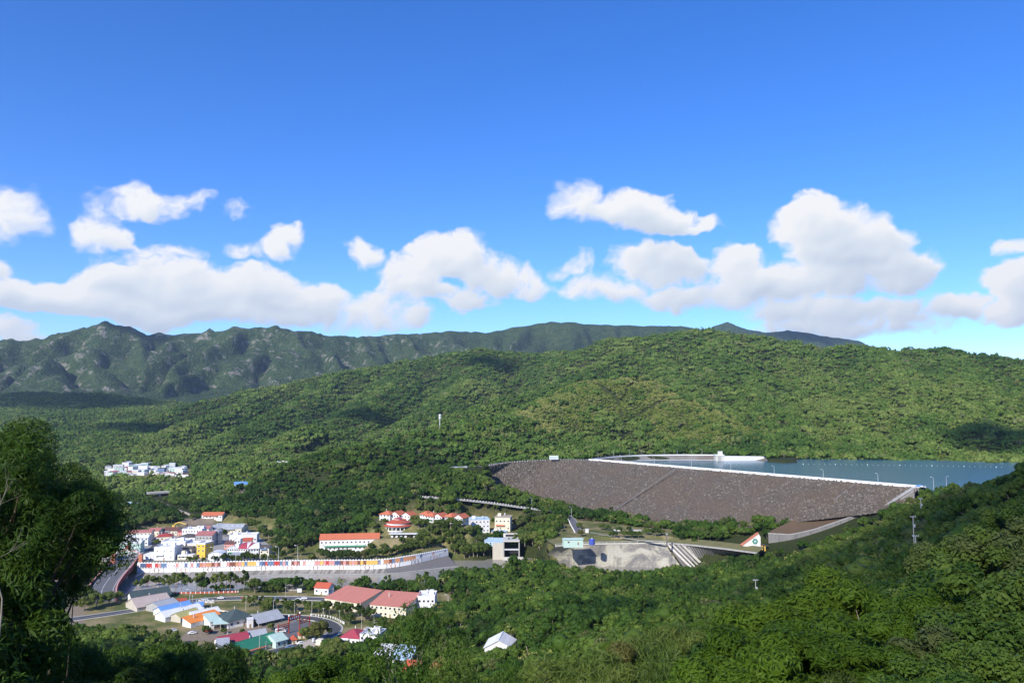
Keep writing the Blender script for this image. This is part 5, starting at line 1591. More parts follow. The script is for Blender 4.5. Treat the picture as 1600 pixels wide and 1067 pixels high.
# ------------------------------------------------------------------ houses of the town, north bank
N = 4.0
TOWN = [
 # name, label, front-left px, front-right px, ground z, eave py, depth, roof, rise, wall, roof mat, windows, kw
 ('white_block', 'white three-storey block with three small square windows beside the arch gateway', (240, 875), (272, 875), N, 856, 15, 'parapet', .8, 'white_wall', 'white_roof', (3, 2), dict(side=2, win=(1.0, 1.0))),
 ('annex', 'low white annex joined to the left of the white block', (224, 873.5), (239.4, 874.5), N, 867, 8, 'shed', .8, 'white_wall', 'white_roof', (2, 1), {}),
 ('flat_house', 'wide white flat-roofed house right behind the white block', (251, 866), (289, 866), N, 847, 14, 'parapet', .7, 'white_wall', 'white_roof', (5, 2), {}),
 ('small_house', 'small grey-beige house with dark roof beside the yellow house', (283, 868), (299, 868), N, 857, 9, 'gable_x', 1.2, 'beige_wall', 'dark_roof', (3, 1), dict(side=2)),
 ('garden_wall_house', 'long low cream building in front of the grey-beige house', (277, 874), (301, 874), N, 867, 6, 'flat', 0, 'cream_wall', 'white_roof', (4, 1), {}),
 ('yellow_house', 'narrow bright yellow three-storey house', (307, 871), (320, 871.5), N, 850, 12, 'parapet', .9, 'yellow_wall', 'white_roof', (2, 3), dict(side=2)),
 ('cream_house', 'cream house with pale flat roof left of the yellow house', (292, 866), (306.6, 866), N, 850, 11, 'parapet', .6, 'cream_wall', 'white_roof', (3, 2), {}),
 ('monitor_house', 'grey house with faded red roof and raised dark roof lanterns', (305, 853), (331, 853), N, 836, 18, 'gable_x', 2.2, 'grey_wall', 'pink_roof', (5, 2), dict(side=3)),
 ('lantern_house', 'tall grey house with dark hipped top next to the faded red roof', (329, 850), (341, 850), N, 830, 10, 'hip', 1.6, 'grey_wall', 'grey_metal_roof', (3, 2), dict(side=2)),
 ('barrel_house', 'cream row house with a curved red-edged roof, furthest up the street', (200, 845), (236, 844), N, 832, 10, 'arch_x', 1.6, 'cream_wall', 'pink_roof', (6, 2), dict(side=2)),
 ('barrel_house', 'white row house with a curved white roof, middle of the street row', (195, 853), (231, 852), N, 840, 10, 'arch_x', 1.8, 'white_wall', 'white_roof', (6, 2), dict(side=2)),
 ('barrel_house', 'pale mint row house with a low curved roof, nearest the arch gateway', (180, 864), (219, 863), N, 849, 11, 'arch_x', 1.6, 'mint_wall', 'white_roof', (6, 2), dict(side=2)),
 ('street_house', 'white house with red shop sign behind the left gateway pillar', (158, 877), (178, 876), N, 862, 9, 'shed', 1.0, 'white_wall', 'pink_roof', (3, 1), {}),
 ('red_roof_house', 'yellow-walled house with red hipped roof across the street', (244, 846), (268, 845), N, 838, 13, 'hip', 2.2, 'cream_wall', 'red_roof', (4, 1), dict(side=2)),
 ('pink_roof_house', 'cream house with pink gabled roof at the far end of the street', (231, 838), (248, 838), N, 829, 11, 'gable_x', 1.8, 'cream_wall', 'pink_roof', (4, 1), {}),
 ('brown_roof_house', 'cream house under a long dark brown roof near the bare lot', (254, 836), (277, 836), N, 829, 12, 'gable_x', 2.4, 'cream_wall', 'brown_roof', (5, 1), {}),
 ('two_storey_house', 'long white two-storey house left of the pink-roofed house', (284, 840), (315, 840), N, 827.5, 12, 'parapet', .7, 'white_wall', 'white_roof', (7, 2), dict(side=2)),
 ('dark_hip_house', 'white house with dark grey hipped roof in the middle of town', (277, 850), (304, 850), N, 839, 13, 'hip', 2.3, 'white_wall', 'dark_roof', (5, 1), dict(side=2)),
 ('pink_gable_house', 'white house with faded pink roof below the bare lot', (309, 834), (326, 834), N, 826, 10, 'gable_x', 1.9, 'white_wall', 'pink_roof', (4, 1), {}),
 ('red_shed', 'small red-roofed shed beside the brown-roofed house', (277.5, 838), (283.5, 838), N, 831, 8, 'shed', .8, 'rose_paint', 'red_roof', (1, 1), {}),
 ('warehouse', 'cream warehouse with a pale grey metal roof at the back of town', (344, 834), (377, 834), 4.5, 825.5, 20, 'gable_x', 3.0, 'cream_wall', 'grey_metal_roof', (6, 1), dict(side=3)),
 ('lean_to', 'grey lean-to joined to the left of the warehouse', (327, 830), (343.5, 831), 4.5, 823.5, 14, 'shed', 1.6, 'grey_wall', 'grey_metal_roof', (3, 1), {}),
 ('long_white_house', 'long white flat house below the wooded hill', (358, 849), (401, 848), N, 836.5, 12, 'parapet', .8, 'white_wall', 'white_roof', (8, 1), dict(side=2)),
 ('white_tower_house', 'small white cube house between red roofs', (366, 857), (375, 857), N, 843, 6, 'parapet', .5, 'white_wall', 'white_roof', (2, 2), {}),
 ('red_low_house', 'low rusty-red roofed house left of the white cube house', (350, 858), (365.5, 858), N, 849.5, 11, 'gable_x', 1.6, 'rose_paint', 'brown_roof', (3, 1), {}),
 ('scarlet_roof_house', 'house with bright scarlet roof behind the maroon and white roof', (378, 853), (393, 852.5), N, 845, 10, 'gable_x', 2.0, 'white_wall', 'tile_red_roof', (3, 1), {}),
 ('curved_roof_hall', 'white hall with a swept white roof at the right edge of town', (387, 869), (404, 868), N, 857, 18, 'arch_x', 3.4, 'white_wall', 'white_roof', (4, 2), dict(side=3)),
 ('maroon_roof_hall', 'white hall with maroon curved roof joined to the swept white roof', (372.5, 868), (386.7, 869), N, 857, 18, 'arch_x', 3.4, 'white_wall', 'crimson_roof', (4, 2), {}),
 ('windowed_wing', 'low white wing with a row of windows left of the maroon roof', (355, 868), (372, 868), N, 856.5, 9, 'flat', 0, 'white_wall', 'white_roof', (5, 2), {}),
 ('edge_house', 'small cream house with dark roof at the foot of the wooded hill', (406, 868), (420, 868), N, 856, 9, 'gable_x', 1.8, 'cream_wall', 'dark_roof', (3, 1), dict(side=2)),
 ('arched_shed', 'small white shed with arched roof and dark skylight by the river wall', (325, 876), (347, 876), N, 866, 9, 'arch_y', 2.0, 'white_wall', 'white_roof', (2, 1), {}),
 ('blue_carport', 'open carport with grey roof and blue back wall by the river wall', (360, 875), (380, 875), N, 867, 8, 'shed', .7, 'blue_roof', 'grey_metal_roof', (0, 0), dict(open_front=True)),
 ('red_hill_house', 'white house with bright red roof above the bare lot', (315, 811), (347, 811), 7.0, 804.5, 12, 'gable_x', 2.4, 'white_wall', 'orange_roof', (6, 1), dict(side=2)),
 ('orange_bank_house', 'white house with orange hipped roof seen through the foreground branches', (78, 921), (112, 919), .5, 905, 13, 'hip', 3.0, 'white_wall', 'orange_roof', (4, 1), dict(side=2)),
 # middle ground
 ('long_red_house', 'long white building with flat orange-red roof behind the riverside trees', (499, 862), (592, 860), 4.2, 842, 14, 'gable_x', 3.6, 'white_wall', 'orange_roof', (14, 2), dict(side=3)),
 ('blue_top_block', 'white three-storey block with pale blue roof rim near the outlet', (736, 833), (765, 832), 10, 812, 14, 'parapet', .9, 'white_wall', 'pale_blue_roof', (5, 3), dict(side=3)),
 ('cream_block', 'cream flat-roofed block beside the blue-rimmed white block', (773, 830), (797, 830.5), 10, 808, 15, 'flat', 0, 'cream_wall', 'tan_roof', (4, 2), dict(side=3, oh=1.2)),
 ('low_annex', 'low cream annex in front of the cream block', (768, 838.5), (791, 839), 8.5, 831, 8, 'parapet', .5, 'cream_wall', 'pale_blue_roof', (4, 1), {}),
 ('blue_roof_shed', 'low shed with bright pale blue roof beside the outlet', (757, 852), (789, 853), 6.5, 845.5, 10, 'shed', 1.4, 'pale_blue_wall', 'pale_blue_roof', (5, 1), {}),
 ('mint_hut', 'pale mint green hut on the rim of the stilling basin', (881, 851.5), (911, 851), 18, 843, 7, 'arch_x', .7, 'mint_wall', 'mint_roof', (2, 1), dict(side=1)),
 ('cream_hill_house', 'cream house with orange roof end on the far wooded slope', (418, 731), (455, 730), 37, 723, 14, 'parapet', .8, 'cream_wall', 'white_roof', (6, 1), {}),
 ('orange_end_house', 'small orange-roofed house at the right end of the far cream house', (456, 730), (471, 729), 37.5, 724, 12, 'hip', 2.6, 'cream_wall', 'orange_roof', (2, 1), {}),
 ('blue_hill_shed', 'far shed with sky-blue roof on the wooded slope', (366, 761), (398, 760), 22, 756.5, 12, 'shed', 2.6, 'white_wall', 'blue_roof', (4, 1), {}),
 ('pale_valley_shed', 'far shed with pale bluish roof among the valley trees', (199, 791), (220, 790), 12, 788, 12, 'gable_x', 2.0, 'white_wall', 'pale_blue_roof', (3, 1), {}),
]
S0 = 0.0
TOWN += [
 ('long_shed', 'long shed with dark slate-green curved roof and white gable end', (207, 943), (266, 934), S0, 931, 13, 'gable_x', 3.4, 'white_wall', 'slate_green_roof', (0, 0), dict(oh=.9)),
 ('beige_market', 'wide market shed with dusty beige roof', (214, 956), (268, 946), S0, 944, 18, 'gable_x', 4.0, 'beige_wall', 'beige_roof', (0, 0), {}),
 ('grey_market', 'shed with pale grey metal roof beside the dusty beige roof', (250, 958), (281, 950), S0, 946, 15, 'gable_x', 2.6, 'grey_wall', 'grey_metal_roof', (0, 0), {}),
 ('red_kiosk', 'small shed with faded red roof behind the grey roof', (281, 948), (294, 946), S0, 941, 7, 'shed', 1.2, 'rose_paint', 'tile_red_roof', (1, 1), {}),
 ('blue_market', 'market shed with bright sky-blue roof', (254, 964), (301, 953), S0, 951, 10, 'gable_x', 2.4, 'white_wall', 'blue_roof', (0, 0), {}),
 ('blue_awning', 'flat blue awning on posts at the right end of the blue roof', (301.5, 954), (316, 953), S0, 947.5, 9, 'shed', .6, 'pale_blue_wall', 'blue_roof', (0, 0), dict(open_front=True)),
 ('white_market', 'long market shed with glaring white roof in front of the blue roof', (258, 972), (317, 958), S0, 957, 11, 'gable_x', 2.4, 'white_wall', 'white_roof', (0, 0), {}),
 ('olive_market', 'shed with mustard olive roof between two white roofs', (282, 973), (313, 964), S0, 960, 9, 'gable_x', 2.0, 'beige_wall', 'olive_roof', (0, 0), {}),
 ('white_shed', 'narrow shed with white roof behind the long orange roof', (302, 971), (344, 962), S0, 958.5, 8, 'gable_x', 2.0, 'white_wall', 'white_roof', (0, 0), {}),
 ('orange_shed', 'long shed with vivid orange roof', (298, 981), (347, 968), S0, 967, 8, 'shed', 2.2, 'white_wall', 'bright_orange_roof', (0, 0), {}),
 ('green_hip_house', 'white bungalow with dark green hipped roof', (357, 982), (396, 974), S0, 966.5, 16, 'hip', 4.2, 'white_wall', 'slate_green_roof', (4, 1), dict(oh=1.0, win=(1.6, 1.5))),
 ('mint_lean_to', 'lean-to with pale mint roof left of the green hipped roof', (328, 982), (345, 979), S0, 970, 12, 'shed', 2.0, 'white_wall', 'mint_roof', (2, 1), {}),
 ('mint_carport', 'open carport with pale mint roof in front of the bungalow', (333, 984), (356, 982.5), S0, 974.5, 8, 'shed', 1.2, 'grey_wall', 'mint_roof', (0, 0), dict(open_front=True)),
 ('white_cube', 'small white cube shed at the right corner of the bungalow', (386.5, 981), (395.5, 980), S0, 967.5, 4.5, 'flat', 0, 'white_wall', 'white_roof', (1, 1), {}),
 ('open_pavilion', 'open-sided pavilion with grey-green gabled roof', (404, 979), (441, 970), S0, 968, 13, 'gable_x', 3.4, 'grey_wall', 'grey_metal_roof', (0, 0), dict(open_front=True, oh=1.0)),
 ('green_roof_hall', 'long cream hall with bright green roof beside the bend', (371, 1027), (438, 1007), S0, 1009.5, 13, 'gable_x', 3.2, 'cream_wall', 'green_roof', (7, 1), {}),
 ('mint_gable_house', 'pale mint gabled house at the right end of the green roof', (431, 1013), (449, 1008), S0, 1000, 12, 'gable_x', 2.4, 'mint_wall', 'mint_roof', (2, 1), {}),
 ('crimson_roof_house', 'house with crimson red roof behind the green roof', (347, 1013), (391, 1004), S0, 1003.5, 11, 'gable_x', 2.6, 'white_wall', 'crimson_roof', (5, 1), {}),
 ('grey_roof_house', 'white house with small grey roof left of the green-roofed hall', (338, 1021), (357, 1019), S0, 1008, 9, 'shed', 1.2, 'white_wall', 'grey_metal_roof', (3, 1), {}),
 ('grey_twin_shed', 'grey-roofed shed between the crimson roof and the plaza', (386, 1002), (417, 997), S0, 994.5, 9, 'gable_x', 2.0, 'grey_wall', 'grey_metal_roof', (0, 0), {}),
 ('blue_tarp_shed', 'small shed with bright blue tarpaulin roof in front of the green-roofed hall', (346, 1041), (364, 1039), S0, 1033, 9, 'shed', 2.0, 'white_wall', 'blue_roof', (0, 0), {}),
 ('red_kiosk', 'cream kiosk with red pyramid roof at the plaza edge, nearer the green-roofed hall', (455, 1006), (463.5, 1005), S0, 999.5, 4, 'hip', 2.0, 'cream_wall', 'tile_red_roof', (1, 1), {}),
 ('red_kiosk', 'kiosk with red pyramid roof under the tree at the bend', (467, 998), (476, 997), S0, 992, 4, 'hip', 2.0, 'cream_wall', 'tile_red_roof', (1, 1), {}),
 ('red_hip_house', 'white house with red hipped roof right of the bend', (531, 1008), (561, 1010), S0, 996, 13, 'hip', 3.0, 'white_wall', 'crimson_roof', (5, 1), dict(side=2)),
 ('white_wing', 'white flat-roofed wing right of the red hipped roof', (562, 1012), (590, 1014), S0, 993, 12, 'parapet', .7, 'white_wall', 'white_roof', (4, 2), dict(side=2)),
 ('tan_flat_house', 'cream house with broad tan flat roof beside the lower road', (460, 1026), (495, 1029), S0, 1014, 15, 'flat', 0, 'cream_wall', 'tan_roof', (5, 1), {}),
 ('grey_veranda', 'white house with grey sloping veranda roof below the red hipped roof', (551, 1027), (579, 1030), S0, 1016, 12, 'shed', 1.8, 'white_wall', 'grey_metal_roof', (4, 1), {}),
 ('sports_hall', 'large cream hall with broad salmon pink roof beside the river road', (507, 948), (563, 957), S0, 938, 21, 'shed', 3.6, 'cream_wall', 'salmon_roof', (9, 1), dict(side=4)),
 ('second_hall', 'second cream hall with salmon pink roof, half hidden by the foreground tree', (578, 962), (634, 967), S0, 946, 21, 'shed', 3.6, 'cream_wall', 'salmon_roof', (8, 2), dict(side=4)),
 ('white_annex', 'tall white block joined to the right end of the second hall', (652, 957), (679, 957), S0, 933, 14, 'parapet', .9, 'white_wall', 'white_roof', (4, 2), dict(side=2)),
 ('dark_red_house', 'low house with dark red hipped roof beside a lawn', (686, 962), (713, 962), 2.0, 953, 14, 'hip', 3.0, 'white_wall', 'tile_red_roof', (4, 1), {}),
 ('river_temple', 'little white temple with rust-red roof on the river bank', (491, 928), (513, 929.5), S0, 918, 8, 'gable_x', 2.6, 'white_wall', 'tile_red_roof', (3, 1), dict(side=2)),
 ('pale_blue_house', 'house with pale blue metal roof among the foreground trees', (612, 1047), (639, 1049), 8, 1030, 11, 'shed', 3.0, 'white_wall', 'pale_blue_roof', (3, 1), {}),
 ('white_slope_house', 'white-roofed house left of the pale blue roof among trees', (583, 1042), (607, 1044), 4, 1025, 11, 'shed', 2.4, 'white_wall', 'white_roof', (3, 1), {}),
 ('rusty_roof_house', 'house with rusty brick-red roof at the picture bottom', (630, 1068), (652, 1070), 14, 1048, 10, 'gable_x', 2.6, 'beige_wall', 'tile_red_roof', (2, 1), {}),
 ('brick_roof_house', 'house with brick-red hipped roof right of the pale blue roof', (672, 1064), (695, 1065), 16, 1044, 10, 'hip', 2.6, 'beige_wall', 'terracotta_paint', (2, 1), {}),
 ('white_tree_house', 'bright white house standing alone among the trees below the viewpoint', (757, 1040), (801, 1042), 22, 1012, 12, 'gable_y', 3.0, 'white_wall', 'white_roof', (3, 2), {}),
 ('hidden_white_house', 'white house glimpsed through branches right of the second hall', (698, 1010), (722, 1011), 6, 994, 11, 'gable_x', 2.2, 'white_wall', 'white_roof', (3, 1), {}),
 ('cream_tree_house', 'cream house glimpsed under the foreground tree', (655, 1028), (677, 1029), 7, 1014, 10, 'flat', 0, 'cream_wall', 'white_roof', (3, 1), {}),
]
HOUSES = {}
for row in TOWN:
    nm, lab, fl, fr, z, ev, dp, rf, ri, wm, rm, wi, kw = row
    z2 = z
    root, w, h = house(nm, lab, 'house' if ('house' in nm or 'wing' in nm or 'block' in nm) else ('shed' if ('shed' in nm or 'market' in nm or 'port' in nm or 'awning' in nm or 'lean' in nm) else ('hall' if 'hall' in nm else 'building')), fl, fr, z2, ev, dp, rf, ri, wm, rm, wi, **kw)
    HOUSES[lab] = root
    A_, B_2 = G(*fl, z), G(*fr, z)
    nrm = Vector((-(B_2 - A_).y, (B_2 - A_).x, 0)).normalized() * dp
    notree([tuple(A_[:2]), tuple(B_2[:2]), tuple((B_2 + nrm)[:2]), tuple((A_ + nrm)[:2])], 3.0)
    # clear the sight line from trees directly in front of houses that show
    if z >= 2 and fl[1] > 990:
        fw = (Vector((0, 0, 0)) - (A_ + B_2) / 2); fw.z = 0; fw = fw.normalized() * 16
        notree([tuple(A_[:2]), tuple(B_2[:2]), tuple((B_2 + fw)[:2]), tuple((A_ + fw)[:2])], 1.0)

# roof lanterns, tanks and chimneys that show
def roof_bits(lab, items):
    r = HOUSES[lab]
    for (nm, mb, m_) in items:
        mb.build(nm, m_, r)
roof_bits('cream warehouse with a pale grey metal roof at the back of town', [('roof_vent', MB().box(4 + 5 * k, 5.6 + 5 * k, 5, 6.4, 5.6, 7.2), 'white_roof') for k in range(4)])
roof_bits('white three-storey block with three small square windows beside the arch gateway', [('water_tank', MB().lathe([(0, 11.9), (.9, 11.8), (.9, 9.6), (0, 9.6)], 10, 12, 9), 'metal_pole')])
roof_bits('long white two-storey house left of the pink-roofed house', [('water_tank', MB().lathe([(0, 9.6), (.9, 9.5), (.9, 7.3), (0, 7.3)], 10, 4, 6), 'metal_pole'), ('stair_house', MB().box(14, 18, 6, 10, 6.8, 9.8), 'white_wall')])

# orange-roofed villas on the rise
VL = [(593, 812, 22), (609, 812, 20), (626, 812.5, 21), (656, 812, 16), (664, 814, 18), (676, 814.5, 20), (695, 815.5, 15), (709, 816.5, 19)]
for i, (px, py, wpx) in enumerate(VL):
    order = ['leftmost', 'second from the left', 'third from the left', 'fourth from the left', 'fourth from the right', 'third from the right', 'second from the right', 'rightmost'][i]
    zz = 22.0
    HOUSES['villa %d' % i], _, _ = house('villa', 'white villa with orange hipped roof near the round building, ' + order, 'house', (px, py + 1.5), (px + wpx * .72, py + 2.6), zz, py - 8.5 + (i % 3) * .6, 11, 'gable_y' if i in (1, 2, 5, 7) else 'hip', 3.0, 'white_wall', 'orange_roof', (3, 2), group='villas above the round building', side=2, oh=.9)

# round building
rc_ = G(619, 836, 14.0); rc_.y += 11
rnd = thing('round_building', 'round white building with two tiers of dark red roof and open galleries', 'building', rc_)
MB().lathe([(9.4, -2), (9.4, 7.6)], 28).build('drum', 'white_wall', rnd)
for zf in (0.0, 3.7):
    MB().lathe([(9.4, zf + 2.9), (12.4, zf + 2.9), (12.4, zf + 3.9 if zf == 0 else zf + 3.6), (12.1, zf + 3.9 if zf == 0 else zf + 3.6), (12.1, zf + 3.3), (9.4, zf + 3.3)], 28).build('gallery', 'white_paint', rnd)
    for k in range(20):
        a = k * math.pi / 10
        MB().box(-.28, .28, -.28, .28, zf - (1 if zf == 0 else 0), zf + 2.9).build('column', 'white_paint', rnd).location = (11.9 * math.cos(a), 11.9 * math.sin(a), 0)
        add_window(rnd, 9.42 * math.cos(a + .157), 9.42 * math.sin(a + .157), zf + .7, a + .157 + math.pi / 2, 1.9, 1.7)
lower = MB().lathe([(13.2, 7.2), (13.2, 7.5), (9.8, 8.6), (9.8, 8.2)], 28).build('lower_roof', 'tile_red_roof', rnd)
MB().lathe([(10.4, 8.3), (10.4, 10.0), (9.9, 10.0)], 28).build('clerestory', 'white_wall', rnd)
MB().lathe([(11.0, 9.9), (11.0, 10.2), (3.2, 12.4), (3.2, 11.9)], 28).build('upper_roof', 'tile_red_roof', rnd)
MB().lathe([(3.4, 12.0), (3.4, 13.2)], 16).build('cupola', 'white_wall', rnd)
MB().lathe([(3.9, 13.1), (3.9, 13.3), (.05, 14.4)], 16).build('cupola_roof', 'red_roof', rnd)
cpa = G(608, 838.5, 14.0); cpb = G(664, 838.5, 14.0)
cpk = thing('car_shelter', 'long white flat car shelter roof in front of the round building', 'shelter', cpa)
Lc = (cpb - cpa).length
MB().box(0, Lc, -3, 3, 2.7, 3.0).build('roof', 'white_roof', cpk)
for k in range(8):
    MB().box(-.1, .1, -.1, .1, -1, 2.7).build('post', 'metal_pole', cpk).location = (1 + (Lc - 2) * k / 7, 2.2, 0)
notree(gp([(590, 845), (670, 845), (670, 826), (590, 826)], 14.0), 1)

# river shrine
sh = G(449, 922, 0); shb = G(471, 922, 0); Ls = (shb - sh).length
shr = thing('grey_pavilion', 'dark grey stone pavilion with upswept roof corners on the river bank', 'pavilion', sh)
MB().box(-.5, Ls + .5, -.5, 6.5, -1, .4).build('plinth', 'grey_wall', shr)
for x in (0.3, Ls * .33, Ls * .66, Ls - .3):
    for y in (.3, 5.7):
        MB().box(-.22, .22, -.22, .22, .4, 3.4).build('column', 'dark_concrete', shr).location = (x, y, 0)
MB().box(.4, Ls - .4, 3, 3.3, .4, 3.4).build('screen_wall', 'grey_wall', shr)
roof_shape(MB(), 'hip', Ls, 6, 3.4, 2.0, 1.0).build('roof', 'dark_concrete', shr)
for x in (-.9, Ls + .9):
    for y in (-.9, 6.9):
        MB().box(-.25, .25, -.25, .25, 3.3, 5.0).build('roof_finial', 'dark_concrete', shr).location = (x, y, 0)
# white notice board
nb = G(464.5, 927, 0)
nbo = thing('notice_board', 'blank white notice board on posts beside the grey pavilion', 'sign', nb)
MB().box(0, 2.9, -.08, .08, .9, 3.4).build('board', 'white_paint', nbo)
for x in (.3, 2.6):
    MB().box(x - .08, x + .08, .08, .2, -.5, 3.2).build('post', 'metal_pole', nbo)

# white lettering block on the lawn by the river road
lt = G(305, 941.5, .05)
ltr = thing('letter_sign', 'row of white block letters standing on the lawn by the river road', 'sign', lt)
MB().box(0, 12.5, 0, .8, 0, .35).build('plinth', 'pale_concrete', ltr)
rs_ = random.Random(4)
for k in range(8):
    b_ = MB(); x = .3 + k * 1.5
    b_.box(x, x + .3, .2, .6, .35, 1.9).box(x + .32, x + 1.1, .2, .6, 1.6 if k % 2 else .36, 1.88 if k % 2 else .66)
    if k % 3: b_.box(x + .82, x + 1.12, .2, .6, .68, 1.58)
    b_.build('letter', 'white_paint', ltr)

# red plaza gateway with banner
pa = G(451, 989, 0); pb = G(468, 984, 0); t = pb - pa; Lp = t.length
pg_ = thing('plaza_gateway', 'red plaza gateway with white-lettered red banner and side frames', 'gateway', pa, math.atan2(t.y, t.x))
for x in (0, Lp):
    MB().box(x - .25, x + .25, -.25, .25, -.3, 9.2).build('post', 'red_paint', pg_)
    MB().lathe([(0, 10.3), (.5, 9.8), (.5, 9.3), (0, 9.2)], 8, x, 0).build('finial', 'white_paint', pg_)
bn = MB().box(.25, Lp - .25, -.2, .2, 6.6, 9.0).build('banner', 'red_paint', pg_)
for k in range(5):
    MB().box(-.42, .42, -.26, -.205, -.55, .55).build('lettering', 'white_paint', bn).location = (Lp * (k + .75) / 5.5, 0, 7.9)
MB().box(Lp * .35, Lp * .65, -.2, .2, 5.6, 6.55).build('lower_plate', 'white_paint', pg_)
for sgn, L0 in ((-1, 0), (1, Lp)):
    fr_ = MB()
    for zz in (3.4, 4.4, 5.4):
        fr_.box(min(L0, L0 + sgn * 7.2), max(L0, L0 + sgn * 7.2), -.15, .15, zz, zz + .42)
    fr_.box(L0 + sgn * 7.2 - .22, L0 + sgn * 7.2 + .22, -.22, .22, -.3, 6.2)
    fr_.build('side_frame', 'red_paint', pg_)

# ------------------------------------------------------------------ far village: white houses across the valley
rsv = random.Random(12)
vm = {}
def village_house(px, py, w, d, h, wm, rm, kind, lab, grp):
    p = G(px, py, 20.0); p.z = 19.0
    if lab is None:
        lab = '%s %s house with %s %s roof in the far village' % ({4: 'low', 7: 'two-storey', 10: 'tall'}.get(h, 'small'), {'white_wall': 'white', 'cream_wall': 'cream', 'mint_wall': 'pale green'}[wm], {'white_roof': 'white', 'grey_metal_roof': 'grey', 'mint_roof': 'mint', 'pink_roof': 'pink'}[rm], 'gabled' if kind else 'flat')
    o = thing('village_house', lab, 'house', p, rsv.uniform(-.5, .5), grp)
    MB().box(-w / 2, w / 2, -d / 2, d / 2, 0, h + 1).build('wall', wm, o)
    r_ = MB()
    if kind == 0:
        r_.box(-w / 2 - .2, w / 2 + .2, -d / 2 - .2, d / 2 + .2, h + 1.002, h + 1.6)
    else:
        r_.prism([(-w / 2 - .5, h + .95), (0, h + 2.9), (w / 2 + .5, h + .95), (w / 2 + .5, h + 1.2), (0, h + 3.2), (-w / 2 - .5, h + 1.2)], (-d / 2 - .5, d / 2 + .5), 'y')
    r_.build('roof', rm, o)
    st_ = max(1, int(h / 3.4))
    for j in range(st_):
        for i in range(3):
            a, b = win_meshes(1.4, 1.3, 'white_paint')
            wo = link('window', a, o, (-w / 2 + w * (i + .5) / 3, -d / 2, 1 + j * 3.3 + 1.2), 0)
            link('pane', b, wo)
placed = []
k = 0
while len(placed) < 44 and k < 4000:
    k += 1
    px = rsv.uniform(168, 286); u = (px - 168) / 118
    py = rsv.uniform(732 - 6 * math.sin(u * 3.1), 746 - 4 * u)
    if any(abs(px - a) < 8 and abs(py - b) < 2.6 for a, b in placed):
        continue
    placed.append((px, py))
    rfm, kd = rsv.choice([('white_roof', 0)] * 6 + [('grey_metal_roof', 0), ('mint_roof', 1), ('pink_roof', 1), ('white_roof', 1)])
    village_house(px, py, rsv.uniform(9, 15), rsv.uniform(9, 13), rsv.choice([4, 4, 4, 7]), rsv.choice(['white_wall'] * 6 + ['cream_wall', 'mint_wall']), rfm, kd,
                  None, 'houses of the far village')
village_house(224, 737, 14, 12, 10, 'white_wall', 'white_roof', 0, 'tallest white block at the back of the far village', None)
village_house(253, 740, 11, 10, 9, 'slate_blue_paint', 'dark_roof', 0, 'dark blue-green block at the right edge of the far village', None)
village_house(262, 743, 22, 9, 4, 'white_wall', 'red_roof', 1, 'low house with red roof at the front of the far village', None)
village_house(285, 745, 20, 9, 4, 'white_wall', 'brown_roof', 1, 'low house with brown roof at the right end of the far village', None)
notree(gp([(160, 752), (300, 750), (300, 730), (165, 728)], 20), 4)

# far road bridge over the side valley
fa = P(230, 770, 1010); fb = P(273, 770, 1030)
fbz = thing('valley_bridge', 'grey concrete road bridge over the side valley among trees', 'bridge', fa, math.atan2(fb.y - fa.y, fb.x - fa.x))
Lf = (fb - fa).length
MB().box(0, Lf, -4, 4, -1.6, 0).build('deck', 'concrete', fbz)
for s in (-4, 3.7):
    MB().box(0, Lf, s, s + .3, .001, 1.0).build('parapet', 'pale_concrete', fbz)
MB().box(Lf * .42, Lf * .47, -2, 2, -14, -1.6).build('pier', 'pale_concrete', fbz)
notree([tuple((fa + Vector((-5, -40, 0)))[:2]), tuple((fb + Vector((5, -40, 0)))[:2]), tuple((fb + Vector((5, 8, 0)))[:2]), tuple((fa + Vector((-5, 8, 0)))[:2])], 1)
sb = [P(246, 775, 985), P(262, 786, 930), P(285, 797, 880), P(302, 803, 850)]
bed = []
for p in spath(sb, 8):
    p.z = hz(p.x, p.y) + .5; bed.append(p)
so = ribbon_box(MB(), bed, 1.6, -1.6, -2, .1).build('stream_bed', 'tan_roof'); so['kind'] = 'structure'; so['label'] = 'pale stony stream bed below the valley bridge'
notree([tuple(p[:2]) for p in offset_line(bed, 5)] + [tuple(p[:2]) for p in reversed(offset_line(bed, -5))], 3)

# ------------------------------------------------------------------ single trees that can be told apart
TREE_KINDS.update({
    'row': dict(crown=(2.3, 2.7, 9, 150, .32, .5), zc=6.4, tr=.16, leaf='leaf_garden', limbs=4, kw=dict(cr=.46, core=.84, lump=.18)),
    'shade_tree': dict(crown=(4.6, 3.4, 16, 190, .38, .6), zc=5.4, tr=.3, leaf='leaf_garden', limbs=6, kw=dict(cr=.40, core=.84, lump=.18)),
    'shrub': dict(crown=(2.2, 1.5, 8, 130, .28, .42), zc=1.1, tr=.1, leaf='leaf_garden', limbs=0, kw=dict(cr=.48, core=.86, lump=.15)),
    'bare': dict(crown=(3.6, 3.4, 12, 26, .3, .5), zc=4.8, tr=.2, leaf='leaf_bamboo', limbs=12, kw=dict(cr=.42, core=0)),
})
_tm = {}
def tree_pair(kind, var):
    k = (kind, var)
    if k not in _tm:
        a, b, _, _ = tree_meshes(kind, 500 + 37 * var + len(kind))
        _tm[k] = (a, b)
    return _tm[k]

def tree(name, label, p, kind, s, var, group=None, cat='tree', sz=None):
    a, b = tree_pair(kind, var)
    o = thing(name, label, cat, p, random.Random(int(p[0] * 7 + p[1] * 3)).uniform(0, 6.28), group)
    o.scale = (s, s, s * (sz or 1))
    link('crown', a, o); link('trunk', b, o)
    return o

